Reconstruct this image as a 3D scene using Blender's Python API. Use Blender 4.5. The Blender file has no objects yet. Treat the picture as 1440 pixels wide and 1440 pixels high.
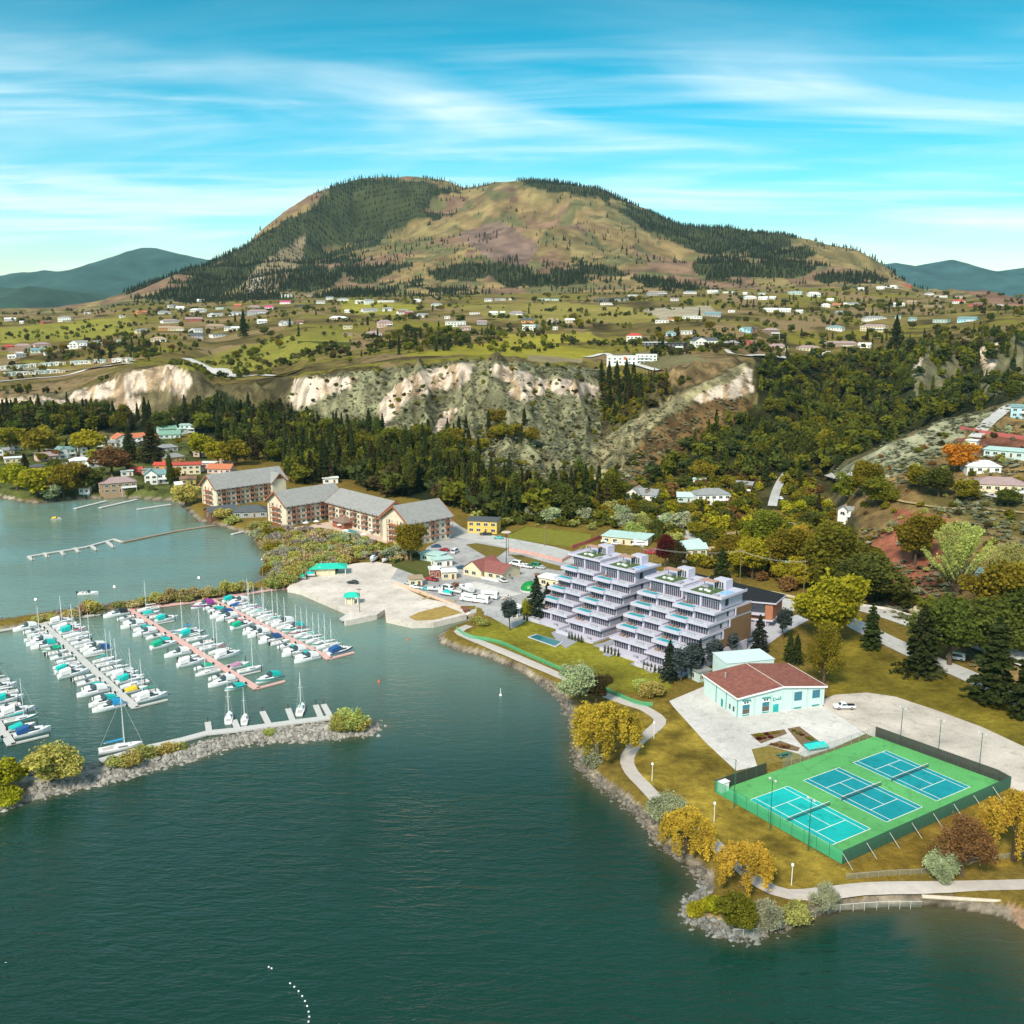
import bpy, math, random
import numpy as np
from math import radians, sin, cos, pi
random.seed(7); RNG = np.random.default_rng(7)
SC = bpy.context.scene
COL = SC.collection
# ------------------------------------------------------------------ camera
F = 1400.0; P = radians(11.5); CH = 109.6
cam_d = bpy.data.cameras.new("camera"); cam = bpy.data.objects.new("camera", cam_d); COL.objects.link(cam)
cam.location = (0, 0, CH); cam.rotation_euler = (pi/2 - P, 0, 0)
cam_d.sensor_width = 36; cam_d.lens = 35; cam_d.clip_start = 1; cam_d.clip_end = 60000
SC.camera = cam
# ------------------------------------------------------------------ sky and sun
SUN_EL = radians(42); SUN_AZ = radians(205)        # azimuth clockwise from +Y
W = bpy.data.worlds.new("World"); SC.world = W; W.use_nodes = True
nt = W.node_tree; N = nt.nodes; L = nt.links; N.clear()
def nd(t, **k):
    n = N.new(t)
    for a, b in k.items(): setattr(n, a, b)
    return n
out = nd('ShaderNodeOutputWorld'); bg = nd('ShaderNodeBackground'); bg.inputs[1].default_value = 0.11
sky = nd('ShaderNodeTexSky', sky_type='NISHITA', sun_disc=False, sun_elevation=SUN_EL, sun_rotation=SUN_AZ)
sky.air_density = 1.0; sky.dust_density = 0.6; sky.ozone_density = 2.0
tint = nd('ShaderNodeMixRGB', blend_type='MULTIPLY'); tint.inputs[0].default_value = 1; L.new(sky.outputs[0], tint.inputs[1])
geo = nd('ShaderNodeTexCoord'); sep = nd('ShaderNodeSeparateXYZ'); L.new(geo.outputs['Generated'], sep.inputs[0])
tr = nd('ShaderNodeValToRGB'); tr.color_ramp.elements[0].position = 0.03; tr.color_ramp.elements[0].color = (1.0, 1.12, 1.0, 1); tr.color_ramp.elements[1].position = .29; tr.color_ramp.elements[1].color = (.008, .58, .60, 1)
e_ = tr.color_ramp.elements.new(.09); e_.color = (.45, .98, .92, 1); e_ = tr.color_ramp.elements.new(.17); e_.color = (.07, .80, .84, 1)
L.new(sep.outputs[2], tr.inputs[0]); L.new(tr.outputs[0], tint.inputs[2])
def mth(op, a, b=None, c=None):
    m = nd('ShaderNodeMath', operation=op)
    for i, v in enumerate((a, b, c)):
        if v is None: continue
        if isinstance(v, (int, float)): m.inputs[i].default_value = v
        else: L.new(v, m.inputs[i])
    return m.outputs[0]
zc = mth('MAXIMUM', sep.outputs[2], 0.02)
px = mth('DIVIDE', sep.outputs[0], mth('ADD', zc, 0.06)); py = mth('DIVIDE', sep.outputs[1], mth('ADD', zc, 0.06))
def cloud(sx, sy, rot, det, lo, hi, seed, dist=0.6):
    cb = nd('ShaderNodeCombineXYZ'); L.new(px, cb.inputs[0]); L.new(py, cb.inputs[1]); cb.inputs[2].default_value = seed
    mp = nd('ShaderNodeMapping'); mp.inputs['Scale'].default_value = (sx, sy, 1); mp.inputs['Rotation'].default_value = (0, 0, rot)
    L.new(cb.outputs[0], mp.inputs[0])
    n = nd('ShaderNodeTexNoise'); n.inputs['Scale'].default_value = 1; n.inputs['Detail'].default_value = det; n.inputs['Roughness'].default_value = .55; n.inputs['Distortion'].default_value = dist
    L.new(mp.outputs[0], n.inputs[0])
    r = nd('ShaderNodeMapRange', interpolation_type='SMOOTHSTEP'); r.inputs[1].default_value = lo; r.inputs[2].default_value = hi
    L.new(n.outputs[0], r.inputs[0]); return r.outputs[0]
c1 = cloud(0.26, .62, 0.2, 5, 0.41, 0.76, 2.3, .7)
c2 = cloud(0.7, 2.6, 0.26, 8, 0.42, 0.9, 9.7, 1.0)
hz = nd('ShaderNodeMapRange', interpolation_type='SMOOTHSTEP'); hz.inputs[1].default_value = 0.27; hz.inputs[2].default_value = 0.17; hz.inputs[3].default_value = .16; hz.inputs[4].default_value = 1
L.new(sep.outputs[2], hz.inputs[0])
up = nd('ShaderNodeMapRange', interpolation_type='SMOOTHSTEP'); up.inputs[1].default_value = .275; up.inputs[2].default_value = .36; up.inputs[3].default_value = 0; up.inputs[4].default_value = .85; L.new(sep.outputs[2], up.inputs[0])   # thicker high cloud overhead
cc = mth('MULTIPLY', mth('MINIMUM', mth('ADD', mth('MULTIPLY', c1, .85), mth('MULTIPLY', c2, .45)), 0.95), hz.outputs[0])
dn = nd('ShaderNodeMapRange'); dn.inputs[1].default_value = .48; dn.inputs[2].default_value = .85; dn.inputs[3].default_value = 1; dn.inputs[4].default_value = .42; L.new(sep.outputs[2], dn.inputs[0])
cc = mth('MAXIMUM', cc, mth('MULTIPLY', mth('MULTIPLY', up.outputs[0], dn.outputs[0]), mth('MULTIPLY_ADD', c1, .9, .38)))
mix = nd('ShaderNodeMixRGB'); L.new(cc, mix.inputs[0]); L.new(tint.outputs[0], mix.inputs[1]); mix.inputs[2].default_value = (6.6, 7.4, 7.5, 1)
L.new(mix.outputs[0], bg.inputs[0]); L.new(bg.outputs[0], out.inputs[0])
sd_ = bpy.data.lights.new("sun", 'SUN'); sun = bpy.data.objects.new("sun", sd_); COL.objects.link(sun)
sd_.energy = 3.4; sd_.angle = radians(12); sd_.color = (1, .90, .74)
sun.rotation_euler = (pi/2 - SUN_EL, 0, -SUN_AZ + pi)
vs = SC.view_settings; vs.view_transform = 'Standard'; vs.look = 'None'; vs.gamma = 1; vs.exposure = 0.7; vs.use_curve_mapping = False
SC.cycles.max_bounces = 6; SC.cycles.transparent_max_bounces = 6; SC.cycles.use_denoising = True

# ------------------------------------------------------------------ pixel <-> place helpers (photo pixels, 1440 wide)
cP, sP = cos(P), sin(P)
def un(u, v, z=0.0):
    a = (u-720)/F; b = -(v-720)/F; Y = cP + b*sP; Z = -sP + b*cP; t = (z-CH)/Z
    return a*t, Y*t
def at_y(u, v, y):
    a = (u-720)/F; b = -(v-720)/F; Y = cP + b*sP; Z = -sP + b*cP; t = y/Y
    return a*t, y, CH + Z*t
def pj(x, y, z):
    d = y*cP - (z-CH)*sP; up = y*sP + (z-CH)*cP
    return 720 + F*x/d, 720 - F*up/d
# ------------------------------------------------------------------ noise
def _h(ix, iy, s):
    n = np.sin(ix*127.1 + iy*311.7 + s*74.7)*43758.5453
    return n - np.floor(n)
def vn(x, y, s=0.):
    ix = np.floor(x); iy = np.floor(y); fx = x-ix; fy = y-iy
    fx = fx*fx*(3-2*fx); fy = fy*fy*(3-2*fy)
    a = _h(ix, iy, s); b = _h(ix+1, iy, s); c = _h(ix, iy+1, s); d = _h(ix+1, iy+1, s)
    return (a*(1-fx)+b*fx)*(1-fy) + (c*(1-fx)+d*fx)*fy
def fbm(x, y, s=0., o=4):
    t = 0; a = .5
    for i in range(o): t = t + a*(vn(x, y, s+i*3.3)-.5); x = x*2.03; y = y*2.03; a *= .5
    return t*2
def ridged(x, y, s=0., o=3):
    t = 0; a = .5
    for i in range(o): t = t + a*(1-np.abs(2*vn(x, y, s+i*3.3)-1)*1.6); x = x*2.03; y = y*2.03; a *= .5
    return t
def sst(x, a, b):
    t = np.clip((x-a)/(b-a), 0, 1); return t*t*(3-2*t)
def zlow(y): return 2 + 6*sst(y, 430, 830)
# ------------------------------------------------------------------ the lie of the land: per bearing, a profile of (distance, photo row)
# columns: photo u : foot y | crest (y,v)/None | dip (y,z)/None | cliff base | cliff top | bench | bench back | mountain foot | mid slope | ridge
PROF = {
 -400:(800,None,None,(870,585),(930,560),(1100,532),(1500,478),(2200,441),(2500,437),(2800,434)),
 0:(800,None,None,(870,588),(930,560),(1100,532),(1500,478),(2200,443),(2500,439),(2800,436)),
 80:(800,None,None,(870,588),(930,558),(1100,530),(1500,478),(2200,441),(2500,437),(2900,433)),
 130:(810,None,None,(870,586),(935,543),(1090,526),(1500,472),(2300,436),(2700,428),(3100,424)),
 180:(820,None,None,(870,585),(930,521),(1070,514),(1500,468),(2400,428),(2850,420),(3250,414)),
 225:(820,None,None,(870,585),(930,512),(1070,510),(1500,466),(2500,426),(2900,410),(3300,400)),
 262:(820,None,None,(870,585),(930,516),(1070,515),(1500,466),(2500,426),(2950,404),(3400,385)),
 300:(800,None,None,(880,590),(930,548),(1080,526),(1500,470),(2500,425),(3000,400),(3600,370)),
 345:(790,None,None,(880,590),(930,545),(1060,526),(1500,462),(2500,423),(3100,385),(3700,350)),
 400:(760,None,None,(860,590),(940,533),(1060,524),(1500,456),(2500,422),(3300,352),(3900,299)),
 430:(740,None,None,(850,580),(890,527),(1050,508),(1500,452),(2500,420),(3400,345),(4000,280)),
 500:(690,None,None,(820,580),(880,520),(1000,505),(1500,455),(2500,418),(3900,320),(4250,252)),
 540:(660,None,None,(760,600),(870,514),(1000,500),(1500,453),(2500,417),(3750,325),(4300,249)),
 600:(600,None,None,(720,615),(865,509),(1000,498),(1500,450),(2500,416),(3500,335),(4350,253)),
 650:(575,None,None,(700,612),(860,506),(1000,496),(1500,450),(2500,415),(3400,335),(4350,264)),
 700:(560,None,None,(690,615),(860,506),(980,496),(1500,450),(2500,414),(3400,332),(4250,255)),
 750:(548,None,None,(680,630),(860,508),(970,498),(1500,450),(2500,413),(3400,330),(4200,252)),
 800:(545,None,None,(650,655),(850,520),(960,500),(1500,450),(2500,412),(3400,330),(4200,259)),
 850:(560,None,None,(650,640),(850,560),(960,507),(1500,450),(2500,411),(3350,335),(4200,270)),
 900:(590,None,None,(690,620),(860,530),(960,503),(1450,450),(2500,410),(3300,345),(4150,291)),
 960:(610,None,None,(720,625),(840,520),(940,500),(1400,450),(2500,409),(3200,360),(4050,313)),
 1030:(610,None,None,(770,590),(860,510),(950,498),(1400,450),(2500,408),(3200,360),(4000,320)),
 1065:(620,None,None,(840,580),(930,516),(1020,498),(1400,450),(2500,407),(3200,362),(3950,327)),
 1110:(640,None,None,(950,575),(1100,515),(1180,492),(1500,450),(2500,405),(3200,365),(3900,334)),
 1160:(600,(640,673),(680,16),(950,572),(1100,520),(1200,494),(1550,450),(2500,405),(3100,372),(3800,345)),
 1200:(420,(560,655),(640,18),(900,575),(1060,520),(1200,492),(1600,450),(2500,405),(3000,378),(3700,353)),
 1250:(365,(560,625),(650,22),(880,575),(1040,515),(1200,490),(1600,448),(2500,404),(2900,392),(3400,384)),
 1300:(335,(570,602),(660,26),(860,565),(980,487),(1200,484),(1600,446),(2300,414),(2600,406),(2900,401)),
 1345:(312,(585,590),(670,32),(860,560),(1000,500),(1200,476),(1600,444),(2200,420),(2350,406),(2500,398)),
 1390:(290,(600,575),(690,40),(850,545),(980,480),(1200,464),(1600,440),(2100,420),(2250,407),(2400,400)),
 1440:(270,(625,560),(720,46),(850,535),(980,474),(1200,458),(1600,438),(2100,420),(2250,415),(2400,411)),
 1900:(170,(660,540),(760,50),(860,520),(980,470),(1200,455),(1600,436),(2100,424),(2250,420),(2400,417)),
}
TAB = []      # per feature: arrays az, y, z
_us = sorted(PROF)
for k in range(10):
    A = []; Ys = []; Zs = []
    for u in _us:
        p = PROF[u]
        if k == 0: y = p[0]; z = float(zlow(y)); vv = pj(0, y, z)[1]
        elif k in (1, 2) and p[k] is None:
            y0 = p[0]; z0 = float(zlow(y0)); y3, v3 = p[3]; z3 = at_y(u, v3, y3)[2]; t = k/3
            y = y0+(y3-y0)*t; z = z0+(z3-z0)*t; vv = pj(0, y, z)[1]
        elif k == 2: y, z = p[2]; vv = pj(0, y, z)[1]
        else: y, vv = p[k]; z = at_y(u, vv, y)[2]
        b = -(vv-720)/F; A.append((u-720)/F/(cP+b*sP)); Ys.append(y); Zs.append(z)
    TAB.append((np.array(A), np.array(Ys, float), np.array(Zs, float)))
# ------------------------------------------------------------------ shorelines (photo pixels at water level)
SH_MAIN = [(-700,680),(-250,688),(0,700),(30,706),(50,708),(103,703),(160,700),(200,702),(247,706),(263,717),(277,733),(300,737),(333,747),(353,752),(362,767),(377,780),(377,793),(370,813),
 (353,824),(345,826),(250,838),(160,852),(80,862),(40,868),(-60,884),(-400,935),(-400,955),(-60,901),(0,889),(60,877),(150,863),(190,857),(260,848),(330,838),(400,829),
 (421,830),(499,863),(484,872),(530,864),(541,858),(543,868),(580,876),(610,875),(655,864),(660,872),(630,884),(614,895),(620,907),(650,917),(680,923),(720,940),(760,961),(785,980),(798,1000),(808,1030),(806,1055),(815,1080),(840,1105),
 (870,1125),(895,1145),(915,1165),(925,1185),(945,1200),(965,1215),(985,1235),(988,1255),(965,1280),(972,1295),(1000,1305),(1035,1317),(1060,1316),(1100,1307),(1140,1292),(1180,1280),(1240,1275),(1290,1273),(1340,1277),(1400,1288),(1440,1305),(1500,1340),(1700,1480)]
SH_BW = [(-400,1240),(0,1136),(30,1125),(75,1114),(150,1097),(210,1080),(270,1065),(337,1044),(412,1039),(487,1035),(518,1030),(527,1023),(519,1018),(469,1019),(375,1030),(300,1044),(225,1067),(150,1080),(86,1088),(30,1094),(-60,1112),(-400,1190)]
POLY_MAIN = np.array([un(*p) for p in SH_MAIN] + [(400, 100), (4000, 100), (4000, 9000), (-4000, 9000), (-4000, 640)])
POLY_BW = np.array([un(*p) for p in SH_BW])
def inside(x, y, poly):
    x = np.asarray(x, float); y = np.asarray(y, float); r = np.zeros(x.shape, bool); n = len(poly)
    for i in range(n):
        x0, y0 = poly[i]; x1, y1 = poly[(i+1) % n]
        if y0 == y1: continue
        c = ((y0 > y) != (y1 > y)) & (x < (x1-x0)*(y-y0)/(y1-y0)+x0); r ^= c
    return r
def sdist(x, y, poly):
    d = np.full(np.shape(x), 1e9); n = len(poly)
    for i in range(n):
        x0, y0 = poly[i]; x1, y1 = poly[(i+1) % n]; dx = x1-x0; dy = y1-y0; l = dx*dx+dy*dy+1e-9
        t = np.clip(((x-x0)*dx+(y-y0)*dy)/l, 0, 1); d = np.minimum(d, np.hypot(x-x0-t*dx, y-y0-t*dy))
    return np.where(inside(x, y, poly), d, -d)
SPURS = [([at_y(*p) for p in [(1052,509,880),(1025,519,845),(985,540,800),(950,562,762),(915,595,715),(880,632,665),(850,660,628),(825,690,590)]], .78),
 ([at_y(*p) for p in [(1345,478,1010),(1322,484,965),(1300,508,915),(1280,555,850)]], .95), ([at_y(*p) for p in [(1470,462,1010),(1425,476,960),(1400,505,905),(1385,548,850)]], .9)]
def spur(x, y, rd):
    pts, sl = rd; best = np.full(np.shape(x), -1e9)
    for a, b in zip(pts[:-1], pts[1:]):
        dx, dy, dz = b[0]-a[0], b[1]-a[1], b[2]-a[2]; t = np.clip(((x-a[0])*dx+(y-a[1])*dy)/(dx*dx+dy*dy), 0, 1)
        d = np.hypot(x-a[0]-t*dx, y-a[1]-t*dy); d = d*(1+.35*(ridged(x/26, y/26, 7, 2)-.4)); best = np.maximum(best, a[2]+t*dz-sl*np.maximum(d-2, 0))
    return best
def H(x, y, full=False):
    x = np.asarray(x, float); y = np.asarray(y, float); az = x/y
    ys = [np.interp(az, t[0], t[1]) for t in TAB]; zs = [np.interp(az, t[0], t[2]) for t in TAB]
    zf = zlow(y); z = zf.copy()
    for k in range(9):
        t = np.clip((y-ys[k])/(ys[k+1]-ys[k]), 0, 1)
        if k >= 3: t = .45*t + .55*t*t*(3-2*t)
        m = (y >= ys[k]) & (y < ys[k+1]); z = np.where(m, zs[k]+(zs[k+1]-zs[k])*t, z)
    m = y >= ys[9]; z = np.where(m, zs[9]-(y-ys[9])*.25, z)
    g = sst(y, ys[0]+5, ys[0]+60)*(1-.5*sst(y, ys[3], ys[4]))
    cl = sst(y, ys[1]+10, ys[3])*(1-sst(y, ys[4]-15, ys[4]+40))
    n1 = fbm(x/38, y/38, 1, 4); gul = ridged(az*44 + y*.004 + n1*.5, y/260., 5, 3)
    z = z + g*n1*2.2 + cl*(gul-.45)*22
    bn = sst(y, ys[4]+20, ys[5]+120)*(1-.6*sst(y, ys[6]+400, ys[7])); z = z + bn*fbm(x/130, y/130, 8, 3)*8*(1-.5*sst(y, 1500, 2300))
    mt = sst(y, ys[7], ys[8]+200)*(1-.65*sst(y, ys[9]-500, ys[9])); z = z + mt*((ridged(x/620+.3*fbm(x/400, y/400, 4, 2), y/900, 12, 4)-.45)*110 + fbm(x/140, y/140, 21, 3)*14)
    z = z + sst(y, ys[9]-500, ys[9])*fbm(x/70, y/70, 6, 3)*5
    for rd in SPURS:
        z = np.maximum(z, spur(x, y, rd)+g*n1*1.5)
    m = y < 1000
    if m.any():
        xx = np.atleast_1d(x)[np.atleast_1d(m)]; yy = np.atleast_1d(y)[np.atleast_1d(m)]
        s = np.maximum(sdist(xx, yy, POLY_MAIN), sdist(xx, yy, POLY_BW))
        s = s + fbm(xx/5, yy/5, 2, 2)*.7
        z = np.atleast_1d(z).copy(); zz = z[np.atleast_1d(m)]
        slope = .5-.34*sst(xx, 88, 108)
        z[np.atleast_1d(m)] = np.minimum(zz, np.where(s > 0, s*slope, np.maximum(s*np.where(xx > 70, .12, .3), -5)))
        z = z.reshape(x.shape)
    return z
def hz1(x, y): return float(H(np.array([x]), np.array([y]))[0])
_TS = np.concatenate([np.arange(110, 420, .8), np.arange(420, 1300, 2.), np.arange(1300, 5200, 10.)])
def G(u, v, lo=0):
    """the point of the land that shows at photo pixel (u, v)"""
    b = -(v-720)/F; Yc = cP+b*sP; Zc = -sP+b*cP; a = (u-720)/F
    ys = _TS[_TS > lo]; x = ys*a/Yc; zr = CH+ys*Zc/Yc; hh = np.maximum(H(x, ys), 0)
    i = np.nonzero(hh >= zr)[0]
    if len(i) == 0: return None
    i = i[0]
    if i > 0:
        d0 = zr[i-1]-hh[i-1]; d1 = hh[i]-zr[i]; t = d0/(d0+d1+1e-9); yy = ys[i-1]+(ys[i]-ys[i-1])*t
    else: yy = ys[i]
    xx = yy*a/Yc
    return xx, yy, hz1(xx, yy)
# ------------------------------------------------------------------ materials
MATS = {}
def new_mat(name):
    m = bpy.data.materials.new(name); m.use_nodes = True; n = m.node_tree.nodes; n.clear()
    o = n.new('ShaderNodeOutputMaterial'); b = n.new('ShaderNodeBsdfPrincipled'); m.node_tree.links.new(b.outputs[0], o.inputs[0])
    return m, m.node_tree, b
def mat(name, c, rough=.7, var=.18, sc=.6, metal=0, spec=.3, bump=0):
    """plain procedural surface: base colour broken up by noise"""
    if name in MATS: return MATS[name]
    m, t, b = new_mat(name); n = t.nodes; l = t.links
    tc = n.new('ShaderNodeTexCoord'); nz = n.new('ShaderNodeTexNoise'); nz.inputs['Scale'].default_value = sc; nz.inputs['Detail'].default_value = 6; nz.inputs['Roughness'].default_value = .65
    l.new(tc.outputs['Object'], nz.inputs[0])
    mr = n.new('ShaderNodeMapRange'); mr.inputs[1].default_value = .3; mr.inputs[2].default_value = .7; mr.inputs[3].default_value = 1-var; mr.inputs[4].default_value = 1+var
    l.new(nz.outputs[0], mr.inputs[0])
    mx = n.new('ShaderNodeVectorMath'); mx.operation = 'SCALE'; mx.inputs[0].default_value = c[:3]; l.new(mr.outputs[0], mx.inputs['Scale'])
    l.new(mx.outputs[0], b.inputs['Base Color']); b.inputs['Roughness'].default_value = rough; b.inputs['Metallic'].default_value = metal
    b.inputs['Specular IOR Level'].default_value = spec
    if bump:
        bp = n.new('ShaderNodeBump'); bp.inputs['Strength'].default_value = bump; l.new(nz.outputs[0], bp.inputs['Height']); l.new(bp.outputs[0], b.inputs['Normal'])
    MATS[name] = m; return m
def leaf_mat(name, var=.5):
    """foliage: the object's own colour, varied over its leaves"""
    if name in MATS: return MATS[name]
    m, t, b = new_mat(name); n = t.nodes; l = t.links
    oi = n.new('ShaderNodeObjectInfo'); tc = n.new('ShaderNodeTexCoord'); nz = n.new('ShaderNodeTexNoise'); nz.inputs['Scale'].default_value = .9; nz.inputs['Detail'].default_value = 4
    l.new(tc.outputs['Object'], nz.inputs[0])
    mr = n.new('ShaderNodeMapRange'); mr.inputs[1].default_value = .3; mr.inputs[2].default_value = .7; mr.inputs[3].default_value = 1-var; mr.inputs[4].default_value = 1+var
    l.new(nz.outputs[0], mr.inputs[0])
    mx = n.new('ShaderNodeVectorMath'); mx.operation = 'SCALE'; l.new(oi.outputs['Color'], mx.inputs[0]); l.new(mr.outputs[0], mx.inputs['Scale'])
    leafy(t, b, mx.outputs[0])
    MATS[name] = m; return m
def leafy(t, b, col):
    n = t.nodes; l = t.links; o = [q for q in n if q.type == 'OUTPUT_MATERIAL'][0]; n.remove(b); d = n.new('ShaderNodeBsdfDiffuse'); tl = n.new('ShaderNodeBsdfTranslucent'); ms = n.new('ShaderNodeMixShader'); ms.inputs[0].default_value = .38
    l.new(col, d.inputs[0]); l.new(col, tl.inputs[0]); l.new(d.outputs[0], ms.inputs[1]); l.new(tl.outputs[0], ms.inputs[2]); l.new(ms.outputs[0], o.inputs[0])
def pav(name, c, rough=.9, big=.16, crack=.35, cs=.22):
    '''worn paving: broad stains, fine grain, thin cracks'''
    m, t, b = new_mat(name); n = t.nodes; l = t.links; tc = n.new('ShaderNodeTexCoord')
    def nz(sc, det, lo, hi, a, z):
        q = n.new('ShaderNodeTexNoise'); q.inputs['Scale'].default_value = sc; q.inputs['Detail'].default_value = det; q.inputs['Roughness'].default_value = .7; l.new(tc.outputs['Object'], q.inputs[0])
        r = n.new('ShaderNodeMapRange'); r.inputs[1].default_value = lo; r.inputs[2].default_value = hi; r.inputs[3].default_value = a; r.inputs[4].default_value = z; l.new(q.outputs[0], r.inputs[0]); return r.outputs[0], q
    a, _ = nz(.06, 6, .35, .65, 1-big, 1+big); b2, q2 = nz(1.8, 6, .3, .7, .88, 1.1); c2_, _ = nz(.35, 3, .55, .68, 1, .78)
    vo = n.new('ShaderNodeTexVoronoi'); vo.feature = 'DISTANCE_TO_EDGE'; vo.inputs['Scale'].default_value = cs
    wv = n.new('ShaderNodeVectorMath'); wv.operation = 'ADD'; l.new(tc.outputs['Object'], wv.inputs[0]); l.new(q2.outputs[1], wv.inputs[1]); l.new(wv.outputs[0], vo.inputs[0])
    r = n.new('ShaderNodeMapRange'); r.inputs[1].default_value = .0; r.inputs[2].default_value = .035; r.inputs[3].default_value = 1-crack; r.inputs[4].default_value = 1; l.new(vo.outputs[0], r.inputs[0])
    def mu(x, y): k = n.new('ShaderNodeMath'); k.operation = 'MULTIPLY'; l.new(x, k.inputs[0]); l.new(y, k.inputs[1]); return k.outputs[0]
    f = mu(mu(a, b2), mu(c2_, r.outputs[0])); v = n.new('ShaderNodeVectorMath'); v.operation = 'SCALE'; v.inputs[0].default_value = c; l.new(f, v.inputs['Scale']); l.new(v.outputs[0], b.inputs['Base Color']); b.inputs['Roughness'].default_value = rough; b.inputs['Specular IOR Level'].default_value = .2
    MATS[name] = m; return m
# ------------------------------------------------------------------ mesh building
def link(o, parent=None):
    COL.objects.link(o)
    if parent is not None: o.parent = parent
    return o
def tag(o, label=None, cat=None, group=None, kind=None):
    if label: o['label'] = label
    if cat: o['category'] = cat
    if group: o['group'] = group
    if kind: o['kind'] = kind
    return o
def np_mesh(name, V, faces, mats=(), mi=None, smooth=False, attr=None):
    """V (n,3); faces list of (m,k) arrays"""
    me = bpy.data.meshes.new(name); V = np.asarray(V, np.float32)
    me.vertices.add(len(V)); me.vertices.foreach_set('co', V.ravel())
    lv = np.concatenate([f.ravel() for f in faces]).astype(np.int32)
    tot = np.concatenate([np.full(len(f), f.shape[1]) for f in faces]).astype(np.int32); st = np.concatenate([[0], np.cumsum(tot)[:-1]]).astype(np.int32)
    me.loops.add(len(lv)); me.loops.foreach_set('vertex_index', lv); me.polygons.add(len(tot))
    me.polygons.foreach_set('loop_start', st); me.polygons.foreach_set('loop_total', tot)
    if mi is not None: me.polygons.foreach_set('material_index', np.asarray(mi, np.int32))
    me.polygons.foreach_set('use_smooth', np.full(len(tot), smooth))
    for m in mats: me.materials.append(m)
    if attr is not None:
        ca = me.color_attributes.new('Col', 'FLOAT_COLOR', 'POINT'); c = np.ones((len(V), 4), np.float32); c[:, :3] = attr; ca.data.foreach_set('color', c.ravel())
    me.update(); me.validate(); return me
class MB:
    def __init__(s): s.v = []; s.f = []; s.m = []
    def add(s, vs, fs, mi=0):
        o = len(s.v); s.v += [tuple(v) for v in vs]; s.f += [tuple(i+o for i in f) for f in fs]; s.m += [mi]*len(fs); return s
    def box(s, x0, x1, y0, y1, z0, z1, mi=0):
        return s.add([(x0,y0,z0),(x1,y0,z0),(x1,y1,z0),(x0,y1,z0),(x0,y0,z1),(x1,y0,z1),(x1,y1,z1),(x0,y1,z1)],
                     [(0,3,2,1),(4,5,6,7),(0,1,5,4),(1,2,6,5),(2,3,7,6),(3,0,4,7)], mi)
    def cyl(s, x, y, z0, z1, r0, r1=None, n=8, mi=0):
        r1 = r0 if r1 is None else r1; a = [2*pi*i/n for i in range(n)]
        vs = [(x+r0*cos(t), y+r0*sin(t), z0) for t in a]+[(x+r1*cos(t), y+r1*sin(t), z1) for t in a]
        return s.add(vs, [(i, (i+1) % n, n+(i+1) % n, n+i) for i in range(n)]+[tuple(range(n))[::-1], tuple(range(n, 2*n))], mi)
    def tube(s, p, q, r0, r1=None, n=6, mi=0):
        p = np.array(p, float); q = np.array(q, float); d = q-p; ln = np.linalg.norm(d)
        if ln < 1e-6: return s
        d /= ln; a = np.cross(d, (0, 0, 1) if abs(d[2]) < .9 else (1, 0, 0)); a /= np.linalg.norm(a); b = np.cross(d, a); r1 = r0 if r1 is None else r1
        vs = [tuple(c+r*(cos(2*pi*i/n)*a+sin(2*pi*i/n)*b)) for c, r in ((p, r0), (q, r1)) for i in range(n)]
        return s.add(vs, [(i, (i+1) % n, n+(i+1) % n, n+i) for i in range(n)]+[tuple(range(n))[::-1], tuple(range(n, 2*n))], mi)
    def prism(s, poly, z0, z1, mi=0, mt=None):
        a = sum(poly[i][0]*poly[(i+1) % len(poly)][1]-poly[(i+1) % len(poly)][0]*poly[i][1] for i in range(len(poly)))
        if a < 0: poly = poly[::-1]
        n = len(poly); vs = [(p[0], p[1], z0) for p in poly]+[(p[0], p[1], z1) for p in poly]
        s.add(vs, [(i, (i+1) % n, n+(i+1) % n, n+i) for i in range(n)]+[tuple(range(n))[::-1]], mi)
        o = len(s.v)-n; s.f.append(tuple(range(o, o+n))); s.m.append(mi if mt is None else mt); return s
    def mesh(s, name, mats):
        me = bpy.data.meshes.new(name); me.from_pydata(s.v, [], s.f)
        for m in (mats if isinstance(mats, (list, tuple)) else [mats]): me.materials.append(m)
        if any(s.m): me.polygons.foreach_set('material_index', s.m)
        me.update(); return me
    def build(s, name, mats, parent=None, loc=(0,0,0), rz=0):
        o = bpy.data.objects.new(name, s.mesh(name, mats)); o.location = loc; o.rotation_euler = (0, 0, rz); return link(o, parent)
def empty(name, loc=(0,0,0), rz=0, label=None, cat=None, group=None):
    o = bpy.data.objects.new(name, None); o.location = loc; o.rotation_euler = (0, 0, rz); o.empty_display_size = .5; link(o); return tag(o, label, cat, group)
def copy_tree(o, parent=None):
    c = o.copy(); COL.objects.link(c); c.parent = parent
    for ch in list(o.children): copy_tree(ch, c)
    return c
def frac_sort(items): return items
def ordn(i):
    w = 'first second third fourth fifth sixth seventh eighth ninth tenth eleventh twelfth thirteenth fourteenth fifteenth sixteenth seventeenth eighteenth nineteenth'.split()
    if i < 19: return w[i]
    t = {2:'twenty',3:'thirty',4:'forty',5:'fifty',6:'sixty',7:'seventy',8:'eighty',9:'ninety'}; tt = {2:'twentieth',3:'thirtieth',4:'fortieth',5:'fiftieth',6:'sixtieth',7:'seventieth',8:'eightieth',9:'ninetieth'}
    n = i+1
    if n >= 100: return str(n)+'th'
    return tt[n//10] if n % 10 == 0 else t[n//10]+'-'+w[n % 10-1]
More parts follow.
